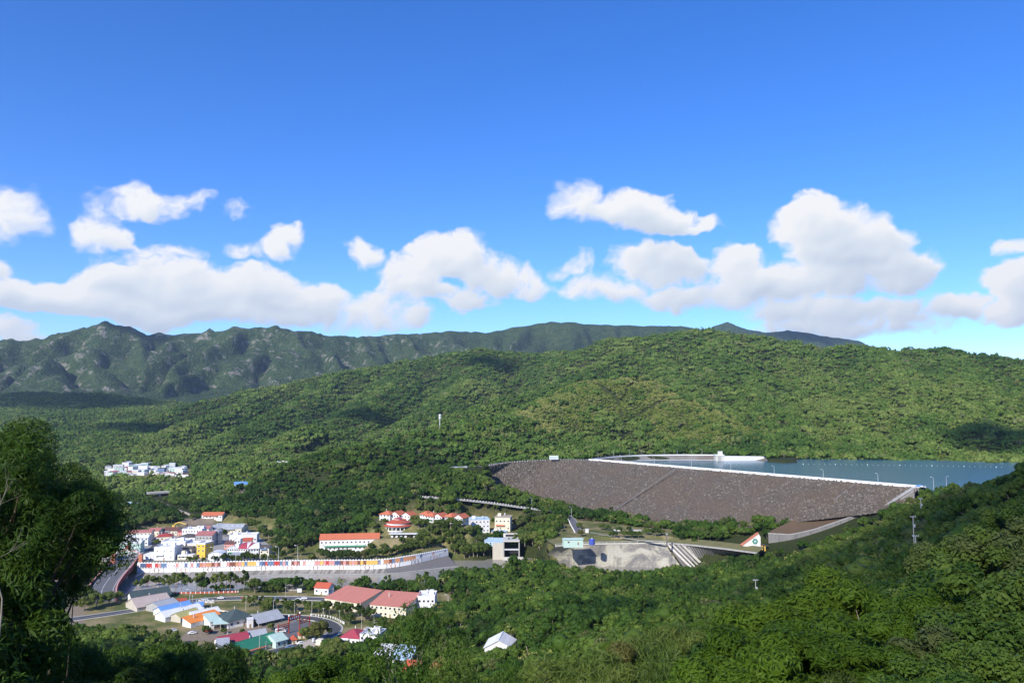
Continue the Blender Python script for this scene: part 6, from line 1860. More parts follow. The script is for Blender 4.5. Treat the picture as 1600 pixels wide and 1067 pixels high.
ORD = ['nearest', 'second', 'third', 'fourth', 'fifth', 'sixth', 'seventh', 'eighth', 'ninth', 'tenth', 'eleventh', 'twelfth', 'thirteenth', 'fourteenth', 'fifteenth', 'sixteenth', 'seventeenth', 'eighteenth', 'nineteenth', 'twentieth']
_hcount = {}
def near_label(what, p):
    """which tree it is, told by the house it stands nearest to"""
    best = min(HOUSES.items(), key=lambda kv: (kv[1].location - p).length if not kv[0].startswith('villa') else 1e9)
    txt = best[0]
    for cut in (' beside ', ' behind ', ' left of ', ' in front', ' near ', ' at the ', ' between ', ' across', ' next to', ' below ', ' right of ', ' right behind', ' under ', ' above ', ' on the ', ' among ', ' by the', ' joined', ' standing', ' seen', ' glimpsed', ' in the middle', ', ', ' with a row'):
        k = txt.find(cut)
        if k > 8: txt = txt[:k]
    w_ = txt.split()
    txt = ' '.join(w_[:9])
    n = _hcount.get((what, txt), 0); _hcount[(what, txt)] = n + 1
    return '%s %s %s the %s' % (ORD[min(n, 19)], what, 'to' if n == 0 else 'from', txt)
def near_trees(lst, what, zg, name, kindf, group, sf=1.0):
    pts = [(ground_at(px, py, zg(py)), s, i) for i, (px, py, s) in enumerate(lst)]
    pts.sort(key=lambda q: min((h_.location - q[0]).length for h_ in HOUSES.values()))
    for q, s, i in pts:
        tree(name, near_label(what, q), q, kindf(i), s * sf, i % 4, group)
rt = random.Random(5)
def ground_at(px, py, z):
    """where the sight line of a picture point meets the ground"""
    dx, dz = ray(px, py)
    Y0 = G(px, py, z).y
    ys = np.linspace(Y0 * .86, Y0 * 1.16, 90)
    d = (CAM_Z + dz * ys) - H(dx * ys, ys)
    i = int(np.argmax(d < 0)) if (d < 0).any() else int(np.argmin(np.abs(d)))
    y = float(ys[i])
    return Vector((dx * y, y, hz(dx * y, y) - .1))
# the row along the south bank
row = [(213, 926, .8), (223, 926, .85), (231, 925, 1.05), (239, 926, 1.0), (248, 925, .95), (256, 925, 1.05), (264, 926, 1.0), (273, 926, 1.1), (283, 925, 1.1), (292, 926, .9), (306, 924, 1.0), (314, 925, 1.1), (322, 924, .8), (336, 924, 1.0), (343, 924, 1.1), (352, 925, 1.0), (359, 924, 1.1), (369, 923, .8), (380, 923, 1.15)]
for i, (px, py, s) in enumerate(row):
    tree('bank_tree', 'slender green tree in the south bank row, %s from the bridge' % (ORD[i] if i else 'first'), ground_at(px, py, 0), 'row', s * 1.3, i % 4, 'row of slender trees on the river bank')
tree('big_bank_tree', 'large round-crowned tree with pale forked trunk at the end of the bank row', ground_at(398, 927, 0), 'shade_tree', 1.05, 0)
for i, (px, py, s) in enumerate([(412, 926, .55), (424, 926, .62), (434, 926, .5), (441, 925, .4)]):
    tree('bank_shrub', 'rounded dark shrub between the big bank tree and the grey pavilion', ground_at(px, py, 0), 'shade_tree', s, 1 + i % 3, 'shrubs by the grey pavilion')
# grove between the river road and the plaza bend
grove = [(388, 948, .8), (398, 951, .9), (410, 950, .85), (421, 952, .8), (432, 953, .8), (443, 954, .85), (454, 955, .8), (465, 956, .85), (476, 957, .8), (487, 958, .8), (497, 959, .8), (405, 957, .75), (416, 959, .7), (448, 960, .6), (460, 961, .6), (505, 961, .95), (515, 962, .95), (526, 964, 1.0), (537, 966, 1.0), (548, 967, 1.0), (559, 969, 1.05), (570, 970, .9), (533, 973, .8), (583, 974, .9), (545, 976, .7)]
near_trees(grove, 'grove tree', lambda y: 0, 'grove_tree', lambda i: 'shade_tree' if i % 3 == 0 else 'row', 'grove beside the bend road')
tree('bend_tree', 'spreading bright green tree overhanging the bend of the road', ground_at(497, 1003, 0), 'shade_tree', 1.25, 2)
tree('bend_tree', 'smaller bushy tree left of the spreading tree at the bend', ground_at(478, 1001, 0), 'shade_tree', .8, 3)
# trees before the long orange-red roof and round building
belt = [(506, 873, .9), (517, 875, .95), (527, 877, 1.0), (536, 878, 1.0), (546, 877, 1.0), (556, 876, .95), (566, 876, .9), (576, 872, .9), (588, 873, .95), (598, 872, 1.0), (608, 869, .9), (619, 867, .95), (630, 866, .95), (640, 864, .95), (650, 862, 1.0), (660, 859, .95), (670, 857, 1.0), (680, 855, .95), (690, 852, 1.0), (700, 850, .95), (710, 847, .9), (655, 849, .9), (668, 846, .9), (682, 843, .9), (696, 840, .9), (640, 851, .7), (628, 853, .7), (580, 862, .7), (600, 860, .7)]
near_trees(belt, 'garden tree', lambda y: 5, 'garden_tree', lambda i: 'shade_tree', 'garden belt behind the painted wall', .92)
for i, (px, py, s) in enumerate([(612, 876, .8), (634, 872, .9), (487, 873, 1.0), (575, 878, .7), (655, 868, .7)]):
    tree('clipped_bush', 'rounded bush on the lawn behind the painted wall', ground_at(px, py, 4), 'shrub', s * 1.6, i % 3, 'bushes on the lawn', 'bush')
# around the villas, blocks and outlet
mid = [(588, 820, .9), (600, 822, .7), (648, 822, 1.0), (655, 826, 1.0), (664, 828, .9), (674, 829, .95), (684, 828, .9), (694, 829, .9), (704, 828, .95), (716, 829, .9), (726, 826, .9), (690, 822, .7), (702, 822, .7), (730, 818, .8), (735, 845, .9), (745, 850, .8),
       (722, 862, 1.1), (734, 868, 1.2), (746, 870, 1.1), (756, 868, 1.0), (766, 870, .9), (726, 875, 1.0), (740, 878, 1.0), (710, 868, .9), (752, 860, .9), (775, 872, .7),
       (812, 850, 1.1), (822, 848, 1.1), (832, 852, 1.1), (842, 848, 1.1), (852, 846, 1.0), (862, 842, 1.0), (820, 862, 1.1), (832, 864, 1.1), (843, 860, 1.0), (816, 838, 1.0), (830, 834, 1.1), (845, 832, 1.15), (858, 830, 1.15), (870, 830, 1.1), (882, 826, 1.0), (850, 818, 1.0), (862, 818, 1.0), (875, 818, .9), (838, 822, .9), (812, 824, .8), (825, 818, .7), (600, 806, .8), (612, 804, .8), (625, 803, .9), (640, 803, .9), (655, 803, .9), (670, 804, .9), (685, 805, .9), (700, 806, .9), (715, 808, .9), (728, 810, .8), (745, 805, .8), (760, 803, .8), (775, 800, .8), (790, 802, .8), (585, 828, .8), (590, 836, .7), (660, 840, .8), (672, 836, .8), (690, 834, .8), (712, 838, .8), (722, 842, .8), (706, 856, .9), (718, 852, .9)]
near_trees(mid, 'valley tree', lambda y: 9, 'valley_tree', lambda i: 'shade_tree' if i % 5 else 'bare', 'trees around the villas and outlet')
park = [(940, 828, .75), (950, 829, .65), (967, 834, .8), (960, 842, .75), (975, 842, .75), (988, 843, .8), (983, 830, .6), (1012, 836, .8), (1024, 838, .95), (1034, 836, .7), (905, 826, .75), (908, 838, .7), (955, 846, .6), (998, 845, .7), (918, 812, .9), (905, 808, .9), (930, 812, .8)]
for i, (px, py, s) in enumerate(park):
    tree('park_tree', 'small light green tree on the park lawn below the dam', ground_at(px, py, 18), 'shade_tree', s * .85, i % 4, 'trees on the park lawn')
town_t = [(335, 877, .5), (352, 879, .75), (364, 878, .6), (372, 879, .6), (384, 878, .8), (392, 878, .7), (400, 876, .6), (345, 836, .7), (350, 838, .7), (246, 852, .6), (296, 879, .5), (305, 879, .5), (318, 879, .4), (425, 880, .6), (413, 878, .7), (432, 868, .9), (440, 874, .8), (431, 855, 1.0), (420, 843, 1.0), (410, 838, 1.0), (399, 826, 1.0), (388, 822, 1.0), (300, 813, .7), (185, 838, .9), (175, 845, 1.0), (165, 852, 1.0), (210, 827, .9), (222, 822, .9), (236, 820, .9), (255, 819, .9), (268, 818, .8), (130, 905, 1.1), (140, 915, 1.1), (150, 905, 1.0), (118, 918, 1.0), (60, 915, 1.0), (40, 918, 1.1), (20, 915, 1.1), (90, 930, 1.0), (70, 932, .8), (110, 938, 1.0), (135, 940, 1.1), (150, 950, 1.1), (170, 945, .9), (185, 940, .7), (130, 955, 1.0), (30, 932, .9),
          (470, 868, .9), (455, 868, .6), (448, 858, 1.0), (462, 858, 1.1), (476, 856, 1.1), (488, 855, 1.1), (500, 868, .7)]
near_trees(town_t, 'town tree', lambda y: 4 if y < 895 else 0, 'town_tree', lambda i: 'shade_tree', 'trees among the town houses')
low_t = [(322, 992, .6), (350, 990, .4), (378, 990, .35), (423, 985, .5), (398, 1037, .5), (425, 1036, .55), (450, 1038, .8), (525, 1020, .9), (514, 1022, .9), (541, 1026, .9), (505, 1034, 1.0), (520, 1038, 1.1), (480, 1040, 1.0), (463, 1042, 1.0), (600, 1000, 1.0), (612, 990, 1.0), (625, 985, 1.0), (640, 990, 1.1), (655, 985, 1.0), (668, 978, 1.0), (600, 985, .9), (690, 975, .9), (700, 985, 1.0), (720, 980, 1.0), (640, 1008, 1.0), (620, 1012, .9), (690, 1020, 1.0), (705, 1030, 1.0)]
near_trees(low_t, 'lane tree', lambda y: 0, 'lane_tree', lambda i: 'shade_tree', 'trees among the lower houses', .9)

# ------------------------------------------------------------------ lamps, poles, vehicles and small things
def lamp_mesh(h, arm):
    return (MB().tube([(0, 0, -.5), (0, 0, h)], .16, 8, .10).mesh('pole', 'metal_pole'),
            MB().tube([(0, 0, h), (arm * .4, 0, h + .55), (arm, 0, h + .7)], .07, 6).mesh('arm', 'metal_pole'),
            MB().box(arm - .2, arm + .75, -.18, .18, h + .6, h + .82).mesh('lamp_head', 'white_paint'))
LMP = lamp_mesh(8.0, 1.4)
def lamp(label, p, group=None, h=1.0, rz=math.pi):
    o = thing('street_lamp', label, 'street lamp', p, rz, group)
    o.scale = (h,) * 3
    link('pole', LMP[0], o)
    a = link('arm', LMP[1], o); link('lamp_head', LMP[2], a)
    return o
n_, tt = CREST[3], CREST[-1]
for i, px in enumerate([968, 1020, 1078, 1140, 1208, 1285, 1371]):
    # foot on the crest line at that picture column
    dx, _ = ray(px, 735); A_ = n_ + Vector((0, 0, 0)); D_ = tt - n_
    u = (dx * A_.y - A_.x) / (D_.x - dx * D_.y)
    q = A_ + D_ * u
    lamp('street lamp on the dam crest, %s from the wooded shoulder' % ['seventh', 'sixth', 'fifth', 'fourth', 'third', 'second', 'first'][i], Vector((q.x + 3, q.y + 6, CREST_Z)), 'lamps along the dam crest')
lamp('street lamp at the right end of the dam where the slope begins, left of two', P(1459, 763, 600), 'lamps at the dam end', 1.0)
lamp('street lamp at the right end of the dam where the slope begins, right of two', P(1479, 760, 595), 'lamps at the dam end', .9, 0)
for i, px in enumerate([935, 960, 985, 1006, 1037, 1061, 1080, 1100]):
    dx, _ = ray(px, 712)
    best = min(spath(ARC, 12), key=lambda q: abs(q.x / q.y - dx))
    lamp('thin street lamp along the curved far embankment', Vector((best.x, best.y + 7, CREST_Z)), 'lamps along the far embankment', .9)
for px, py, z in [(333, 878, 4), (368, 878, 4), (418, 879, 4), (435, 877, 4), (465, 875, 4)]:
    o = lamp('tall white pole lamp behind the painted river wall', G(px, py, z), 'lamps behind the painted wall', 1.35)
lamp('lamp post on the lawn beside the dark red roof', G(700, 951, 1.5), None, 1.0)
lamp('lamp post beside the river road near the letter sign', G(296, 944, 0), None, 1.1)
lamp('lamp post at the hill road bend above the park', P(893, 806, 747), None, 1.0)
lamp('lamp post beside the hill road above the blocks', P(831, 791, 782), None, 1.0)

# telephone mast on the hill
mp = P(687, 676, 1095); mp.z = hz(mp.x, mp.y)
mast = thing('antenna_mast', 'grey antenna mast with white panels on the wooded ridge', 'mast', mp)
tz = P(687, 647, 1095).z - mp.z
MB().tube([(0, 0, -2), (0, 0, tz)], .7, 8, .45).build('pole', 'metal_pole', mast)
for k, zz in enumerate((tz - 1.6, tz - 5.2)):
    for a in range(3):
        an = a * 2.1 + .4
        MB().box(-.7, .7, -.25, .25, -1.4, 1.4).build('panel_antenna', 'white_paint', mast).location = (1.0 * math.cos(an), 1.0 * math.sin(an), zz)
    MB().lathe([(1.3, zz - .2), (1.3, zz + .1), (.4, zz + .1)], 10).build('platform', 'metal_pole', mast)

# power poles on the right slope
def power_pole(label, px, ptop, pbase, Y):
    b = P(px, pbase, Y); g = min(b.z, hz(b.x, b.y)); top = P(px, ptop, Y).z
    o = thing('power_pole', label, 'pole', Vector((b.x, b.y, g)))
    h = top - g
    MB().tube([(0, 0, -1), (0, 0, h)], .22, 8, .15).build('post', 'pale_concrete', o)
    for k in (0.3,):
        MB().box(-1.1, 1.1, -.06, .06, h - k - .1, h - k + .08).build('cross_arm', 'metal_pole', o)
        for x in (-1.0, -.4, .4, 1.0):
            MB().lathe([(.09, h - k + .08), (.12, h - k + .3), (.04, h - k + .42)], 6, x, 0).build('insulator', 'white_paint', o)
    MB().lathe([(.32, h - 4.2), (.36, h - 4.0), (.36, h - 3.2), (.1, h - 3.05)], 8, .5, 0).build('transformer', 'metal_pole', o)
power_pole('tall pale power pole on the right slope, lower of the pair', 1432, 836, 872, 260)
power_pole('pale power pole on the right slope, upper of the pair', 1428, 806, 840, 300)
power_pole('short power pole near the top of the wooded shoulder', 1439, 778, 792, 420)
power_pole('power pole top poking from the dark wood below the spillway', 1181, 905, 925, 330)

# billboard and hut on the left of the crest
bb_ = G(859, 719, CREST_Z)
sg = thing('crest_signboard', 'pale blue and white signboard at the left part of the dam crest', 'sign', bb_ + Vector((0, 8, 0)))
MB().box(0, 11, -.2, .2, .6, 5.2).build('board', 'white_paint', sg)
MB().box(.4, 10.6, -.26, -.205, 3.0, 4.6).build('blue_band', 'pale_blue_roof', sg)
for k in range(6):
    MB().box(.9 + k * 1.6, 1.9 + k * 1.6, -.26, -.205, 1.2, 2.4).build('lettering', 'slate_blue_paint', sg)
for x in (1.5, 9.5):
    MB().box(x - .15, x + .15, .2, .45, -.5, 5.0).build('post', 'metal_pole', sg)
bt_ = P(1432, 763, 606)
bl = thing('blue_canopy', 'small bright blue canopy at the right end of the dam crest', 'canopy', bt_ + Vector((0, 0, -1)))
MB().prism([(0, 2.4), (3.5, 3.6), (7, 2.4), (7, 2.6), (3.5, 3.85), (0, 2.6)], (-2.5, 2.5), 'y').build('roof', 'blue_roof', bl)
for x in (.4, 6.6):
    for y in (-2.2, 2.2):
        MB().box(x - .08, x + .08, y - .08, y + .08, -1.5, 2.5).build('post', 'metal_pole', bl)

# park: pavilion, steps, water tank
pv = G(961, 834, 18)
pav = thing('park_pavilion', 'small white pavilion among the park trees', 'pavilion', pv)
for x in (0, 5):
    for y in (0, 4):
        MB().box(x - .2, x + .2, y - .2, y + .2, -.5, 2.8).build('column', 'white_paint', pav)
roof_shape(MB(), 'hip', 5, 4, 2.8, 1.4, .8).build('roof', 'white_roof', pav)
mon = G(983, 829.5, 18)
mo = thing('park_monument', 'low pale stone terrace with a white block at the toe of the dam', 'monument', mon)
MB().box(0, 11, 0, 5, -.4, .5).build('terrace', 'pale_concrete', mo)
MB().box(.5, 2.4, 1, 2.4, .5, 2.6).build('block', 'white_paint', mo)
kg = G(915, 832, 18)
kio = thing('park_kiosk', 'small white kiosk on the park lawn beside the road', 'kiosk', kg)
MB().box(0, 2.6, 0, 2.6, -.4, 2.7).build('body', 'white_wall', kio)
MB().box(-.3, 2.9, -.3, 2.9, 2.7, 3.0).build('roof', 'white_roof', kio)
tk = G(925, 850.5, 18)
tnk = thing('water_tank', 'violet-blue round tank beside the mint green hut', 'tank', tk)
MB().lathe([(0, 4.6), (2.0, 4.3), (2.3, 3.8), (2.3, 0), (0, 0)], 18).build('shell', 'blue_paint', tnk)
MB().lathe([(.6, 4.5), (.6, 5.0), (0, 5.1)], 10).build('hatch', 'white_paint', tnk)
for k in range(3):
    MB().lathe([(2.31, .6 + 1.2 * k), (2.38, .7 + 1.2 * k), (2.31, .8 + 1.2 * k)], 18).build('band', 'slate_blue_paint', tnk)
for i in range(4):
    hdp = spath([G(905, 828, 18), G(960, 838, 18), G(1000, 843, 18), G(1040, 845, 18)], 8)
po = ribbon_box(MB(), hdp, .9, -.9, -.4, .05).build('park_path', 'paving'); po['kind'] = 'structure'; po['label'] = 'pale path across the park lawn'
po = ribbon_box(MB(), spath([G(908, 812, 18.5), G(940, 809, 18.5), G(980, 815, 18.5), G(1030, 824, 18.5)], 8), 1.0, -1.0, -.6, .12).build('toe_path', 'soil_red'); po['kind'] = 'structure'; po['label'] = 'brown path along the toe of the dam'
def slab_bench(px, py, lab):
    b = G(px, py, 18); o = thing('park_bench', lab, 'bench', b)
    MB().box(0, 1.8, 0, .5, .42, .5).build('seat', 'timber', o)
    for x in (.15, 1.55): MB().box(x, x + .12, .05, .45, -.1, .42).build('leg', 'pale_concrete', o)
slab_bench(1005, 842, 'timber bench on the park lawn near the basin rim')
slab_bench(945, 836, 'timber bench on the park lawn near the pavilion')
sk = G(1042, 851, 16)
sp_ = thing('basin_post', 'dark slim gauge post at the corner of the stilling basin', 'post', sk)
MB().box(-.5, .5, -.4, .4, -1, 8.5).build('shaft', 'dark_concrete', sp_)
MB().box(-.8, .8, -.6, .6, 8.5, 9.0).build('cap', 'metal_pole', sp_)

# yellow arched boom at the bare lot
ya = G(271, 822, 5.5)
yb = thing('yellow_boom', 'yellow arched boom at the edge of the bare lot behind town', 'machine', ya)
MB().tube([(0, 0, 0), (2, 0, 2.6), (5, 0, 3.9), (8, 0, 3.6), (11, 0, 2.4), (13.5, 0, 2.2)], .55, 8).build('arch', 'yellow_paint', yb)
MB().box(-1, 1.4, -1, 1, -.5, 1.2).build('base', 'yellow_paint', yb)
MB().box(12.6, 14.4, -.8, .8, .2, 2.2).build('bucket', 'dark_roof', yb)

# cars
def car_protos():
    body = MB(); prof = [(-2.15, .35), (-2.2, .75), (-1.95, .92), (-1.35, 1.0), (-.85, 1.42), (.75, 1.45), (1.45, 1.0), (2.1, .85), (2.2, .6), (2.15, .35)]
    body.prism([(a, b) for a, b in prof], (-.86, .86), 'y')
    gl = MB().prism([(-1.2, 1.02), (-.8, 1.37), (.7, 1.40), (1.3, 1.02)], (-.875, .875), 'y')
    wh = MB(); 
    n = 12; ring = [(.33 * math.cos(2 * math.pi * k / n), .33 * math.sin(2 * math.pi * k / n)) for k in range(n)]
    wh.prism(ring, (-.1, .1), 'y')
    li = MB().box(-.04, .04, -.22, .22, -.08, .08)
    return body.mesh('body', 'white_paint'), gl.mesh('windows', 'window_glass'), wh.mesh('wheel', 'black_paint'), li.mesh('headlight', 'pale_blue_roof')
CARM = car_protos()
body_alt = {c: MB().prism([(-2.15, .35), (-2.2, .75), (-1.95, .92), (-1.35, 1.0), (-.85, 1.42), (.75, 1.45), (1.45, 1.0), (2.1, .85), (2.2, .6), (2.15, .35)], (-.86, .86), 'y').mesh('body', c) for c in ('metal_pole', 'black_paint', 'red_paint', 'slate_blue_paint')}
def car(label, p, rz, colour=None, group=None, sc=1.0, name='parked_car'):
    o = thing(name, label, 'car', p, rz, group); o.scale = (sc,) * 3
    link('body', body_alt[colour] if colour else CARM[0], o); link('windows', CARM[1], o)
    for x in (-1.35, 1.35):
        for y in (-.8, .8):
            link('wheel', CARM[2], o, (x, y, .33))
    for y in (-.55, .55):
        link('headlight', CARM[3], o, (2.2, y, .7))
    return o
car('white car on the river road behind the grove, left of two', G(466, 937.5, .1), .05)
car('white car on the river road behind the grove, right of two', G(475, 935.8, .1), .05)
for i, px in enumerate([613, 620, 627, 634, 641, 648]):
    car('car parked under the long white shelter by the round building', G(px, 839.5, 14.05), 1.57, (None, None, 'metal_pole', None, 'black_paint', None)[i], 'cars under the shelter')
car('dark car in the street behind the arch gateway', G(189, 871, 4.1), .6, 'black_paint')
car('white car in the street behind the arch gateway, further in', G(203, 867, 4.1), .6)
car('white car parked left of the arch gateway street', G(182, 868, 4.1), .4)
car('grey car beside the red hipped roof house at the bend', G(516, 1005, .1), .2, 'metal_pole')
car('white car beside the red hipped roof house at the bend', G(523, 1010, .1), .1)
car('silver car beside the white wing', G(574, 984, .1), 0, 'metal_pole')
vn = G(438, 988, .1)
van = thing('minibus', 'white minibus parked behind the red plaza gateway', 'van', vn, .45)
MB().prism([(-2.6, .4), (-2.65, 2.1), (-2.4, 2.35), (1.9, 2.35), (2.6, 1.35), (3.0, 1.15), (3.05, .4)], (-1.0, 1.0), 'y').build('body', 'white_paint', van)
MB().prism([(-2.3, 1.35), (-2.3, 1.95), (1.75, 1.95), (2.25, 1.35)], (-1.02, 1.02), 'y').build('windows', 'window_glass', van)
for x in (-1.7, 1.9):
    for y in (-.9, .9):
        link('wheel', CARM[2], van, (x, y, .36), None, (1.15, 1.15, 1.15))
for y in (-.65, .65):
    link('headlight', CARM[3], van, (3.06, y, .8))

# buoys on the reservoir
bu = MB().lathe([(0, .9), (.7, .7), (.9, .2), (.7, -.4), (0, -.6)], 10).mesh('float_ball', 'white_paint')
bs_ = MB().tube([(0, 0, .8), (0, 0, 1.5)], .08, 5).mesh('staff', 'red_paint')
for i in range(38):
    u = i / 37; px = 1255 + 310 * u; py = 725.2 + 4.6 * u ** 1.5
    p = G(px, py, WATER_Z)
    o = thing('buoy', 'small white buoy in the line strung across the reservoir', 'buoy', Vector((p.x, p.y, WATER_Z)), 0, 'buoy line on the reservoir')
    o.scale = (.36 if i % 6 else .7,) * 3
    link('float_ball', bu, o); link('staff', bs_, o)

# wall with red flags along the south bank, low white walls
fw = [G(268, 927, .1), G(320, 926.5, .1), (G(372, 925, .1))]
fo = thing('bank_wall', 'low brick-red wall with white posts under the bank tree row', 'wall', fw[0])
ribbon_box(MB(), [p - fw[0] for p in spath(fw, 8)], .15, -.15, -.5, .9).build('wall_body', 'tile_red_roof', fo)
pmq = MB().box(-.22, .22, -.22, .22, -.3, 1.3).mesh('post', 'white_paint')
for p in resample(spath(fw, 8), 4.0):
    link('post', pmq, fo, p - fw[0])
lw = [G(303, 948, .1), G(330, 952, .1), G(360, 957, .1)]
lo_ = thing('lawn_wall', 'low cream wall along the lawn by the letter sign', 'wall', lw[0])
ribbon_box(MB(), [p - lw[0] for p in spath(lw, 8)], .15, -.15, -.4, .8).build('wall_body', 'cream_wall', lo_)
fb_ = [G(478, 965, .1), G(505, 968, .1), G(524, 977, .1)]
fno = thing('bend_fence', 'row of cream posts and rail along the outer side of the bend', 'fence', fb_[0])
pth2 = resample(spath(fb_, 8), 2.4)
for p in offset_line(pth2, 5.5):
    link('post', pmq, fno, p - fb_[0])
MB().tube([p - fb_[0] + Vector((0, 0, .8)) for p in offset_line(pth2, 5.5)], .09, 6).build('rail', 'cream_wall', fno)

# slim lamp posts and utility poles among the southern streets
for i, (px, py) in enumerate([(384, 953), (427, 960), (460, 964), (487, 963), (505, 973), (530, 977), (415, 1030), (405, 1018), (300, 952), (330, 960), (281, 963), (565, 983), (585, 990), (446, 938), (520, 940)]):
    o = thing('utility_pole', 'slim pale utility pole beside the southern streets', 'pole', G(px, py, 0), i * .7, 'utility poles of the southern streets')
    MB().tube([(0, 0, -.5), (0, 0, 9.0)], .14, 6, .09).build('post', 'pale_concrete', o)
    MB().box(-.8, .8, -.05, .05, 8.3, 8.45).build('cross_arm', 'metal_pole', o)
for i, (px, py, col_, rz) in enumerate([(320, 937, 'metal_pole', .05), (345, 935, None, .05), (382, 935, 'red_paint', 0), (430, 936, 'slate_blue_paint', 0), (545, 939, None, -.1), (500, 979, 'metal_pole', -1.0), (470, 1006, None, .5), (452, 1012, 'slate_blue_paint', .5), (230, 950, None, .4), (270, 986, 'metal_pole', .3), (300, 990, None, .5), (326, 987, 'red_paint', .2)]):
    car('%s car on the south side, %s' % ({None: 'white', 'metal_pole': 'silver', 'red_paint': 'red', 'slate_blue_paint': 'blue'}[col_], ['left on the river road before the bank trees', 'near the letter sign', 'in front of the big bank tree', 'beside the grey pavilion', 'before the sports hall', 'in the road bend', 'below the kiosks', 'beside the mint gabled house', 'behind the dark-roofed long shed', 'on the bare field', 'in the middle of the bare yard', 'by the mint lean-to'][i]), G(px, py, .12), rz, col_)

# ------------------------------------------------------------------ trees close to the viewpoint
TREE_KINDS.update({
    'hero_acacia': dict(crown=(3.0, 3.3, 40, 1150, .030, .21), zc=9.4, tr=.15, leaf='leaf_hero', limbs=16, seg=7, bark='bark_dark', kw=dict(cr=.29, core=.42, lump=.12, up=.5)),
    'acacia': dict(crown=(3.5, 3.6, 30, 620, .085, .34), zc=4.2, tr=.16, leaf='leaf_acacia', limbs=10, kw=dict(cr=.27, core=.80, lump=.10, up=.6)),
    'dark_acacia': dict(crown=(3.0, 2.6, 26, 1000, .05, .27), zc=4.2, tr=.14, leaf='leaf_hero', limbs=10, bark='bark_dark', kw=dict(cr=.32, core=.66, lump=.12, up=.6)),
    'broad': dict(crown=(3.5, 3.5, 24, 480, .13, .30), zc=4.2, tr=.16, leaf='leaf_forest', limbs=10, kw=dict(cr=.29, core=.72, lump=.2)),
    'bamboo': dict(crown=(2.4, 2.6, 18, 460, .055, .60), zc=3.4, tr=.06, leaf='leaf_bamboo', limbs=9, kw=dict(cr=.42, core=.45, lump=.2, drop=.7)),
    'sparse': dict(crown=(3.2, 2.6, 20, 260, .075, .26), zc=5.6, tr=.11, leaf='leaf_forest', limbs=18, kw=dict(cr=.32, core=0.0, up=.3)),
})
_NAMES = {'hero_acacia': 'acacia_tree', 'acacia': 'acacia_tree', 'dark_acacia': 'acacia_tree', 'broad': 'broadleaf_tree', 'bamboo': 'bamboo_clump', 'sparse': 'thin_tree', 'near': 'broadleaf_tree'}
TREE_H = {k: TREE_KINDS[k]['zc'] + TREE_KINDS[k]['crown'][1] * 1.12 for k in TREE_KINDS}
NEAR_TAKEN = []
def top_tree(label, px, py, Y, kind, var=0, group=None, wide=1.0, smin=.45, smax=2.0):
    p = P(px, py, Y); g = hz(p.x, p.y)
    s = min(smax, max(smin, (p.z - g) / TREE_H[kind]))
    o = tree(_NAMES[kind], label, Vector((p.x, p.y, g - .2)), kind, s, var, group, 'bamboo' if kind == 'bamboo' else 'tree')
    o.scale = (s * wide, s * wide, s)
    NEAR_TAKEN.append((p.x, p.y, TREE_KINDS[kind]['crown'][0] * s * wide))
    return o
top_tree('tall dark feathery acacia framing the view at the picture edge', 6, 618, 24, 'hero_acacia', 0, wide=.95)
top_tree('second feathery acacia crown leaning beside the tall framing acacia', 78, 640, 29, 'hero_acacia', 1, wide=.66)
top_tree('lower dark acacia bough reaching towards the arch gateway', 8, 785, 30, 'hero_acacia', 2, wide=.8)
dark = [(-40, 800, 22), (30, 985, 34), (95, 1000, 32), (150, 975, 36), (85, 968, 40), (205, 1000, 60), (250, 986, 64), (295, 990, 66), (335, 1012, 66), (300, 1000, 52), (240, 1000, 38), (325, 1000, 58), (170, 1020, 30), (290, 1030, 42), (60, 1040, 26), (0, 1000, 30), (215, 1050, 30), (120, 1055, 26)]
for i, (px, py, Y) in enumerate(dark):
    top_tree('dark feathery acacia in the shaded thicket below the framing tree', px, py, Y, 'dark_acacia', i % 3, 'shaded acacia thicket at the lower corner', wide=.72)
lit = [(545, 1002, 80), (592, 1026, 70), (500, 1026, 72), (470, 1042, 100), (430, 1046, 105), (390, 1048, 110), (355, 1040, 80), (590, 1046, 85), (540, 1046, 90), (340, 1062, 70)]
for i, (px, py, Y) in enumerate(lit):
    top_tree('sunlit acacia just below the lower houses', px, py, Y, 'acacia', i % 3, 'sunlit acacias below the lower houses')
top_tree('thin open-crowned tree with bare branches before the second hall', 648, 930, 60, 'sparse', 0, wide=.62, smax=3.2)
top_tree('thin leaning tree with pale branches right of the open-crowned tree', 705, 985, 55, 'sparse', 1, wide=.55, smax=3.2)
top_tree('thin branchy tree before the lone white house', 800, 1020, 50, 'sparse', 2, wide=.6, smax=2.4)
bam = [(1045, 955, 95), (1010, 985, 85), (960, 1000, 80), (915, 1015, 75), (870, 1026, 72), (1090, 985, 75), (1120, 1015, 62), (1040, 1015, 65), (980, 1035, 60), (1265, 1000, 60), (1310, 990, 60), (1345, 1015, 52), (1230, 1030, 50), (1290, 1045, 44), (860, 1050, 55), (760, 1050, 60), (1060, 1050, 48)]
for i, (px, py, Y) in enumerate(bam):
    top_tree('clump of drooping bamboo-like leaves on the slope below the viewpoint', px, py, Y, 'bamboo', i % 3, 'bamboo-like clumps below the viewpoint')
aca = [(1205, 936, 50), (1160, 985, 45), (1275, 968, 48), (1310, 868, 80), (1378, 888, 74), (1442, 905, 68), (1250, 900, 74), (1345, 930, 62), (1425, 955, 54), (1480, 878, 84), (1120, 1030, 42), (1360, 1000, 46)]
for i, (px, py, Y) in enumerate(aca):
    top_tree('bright acacia with rounded feathery lobes on the slope opposite the spillway', px, py, Y, 'acacia', i % 3, 'round-lobed acacias on the right slope', wide=1.12)
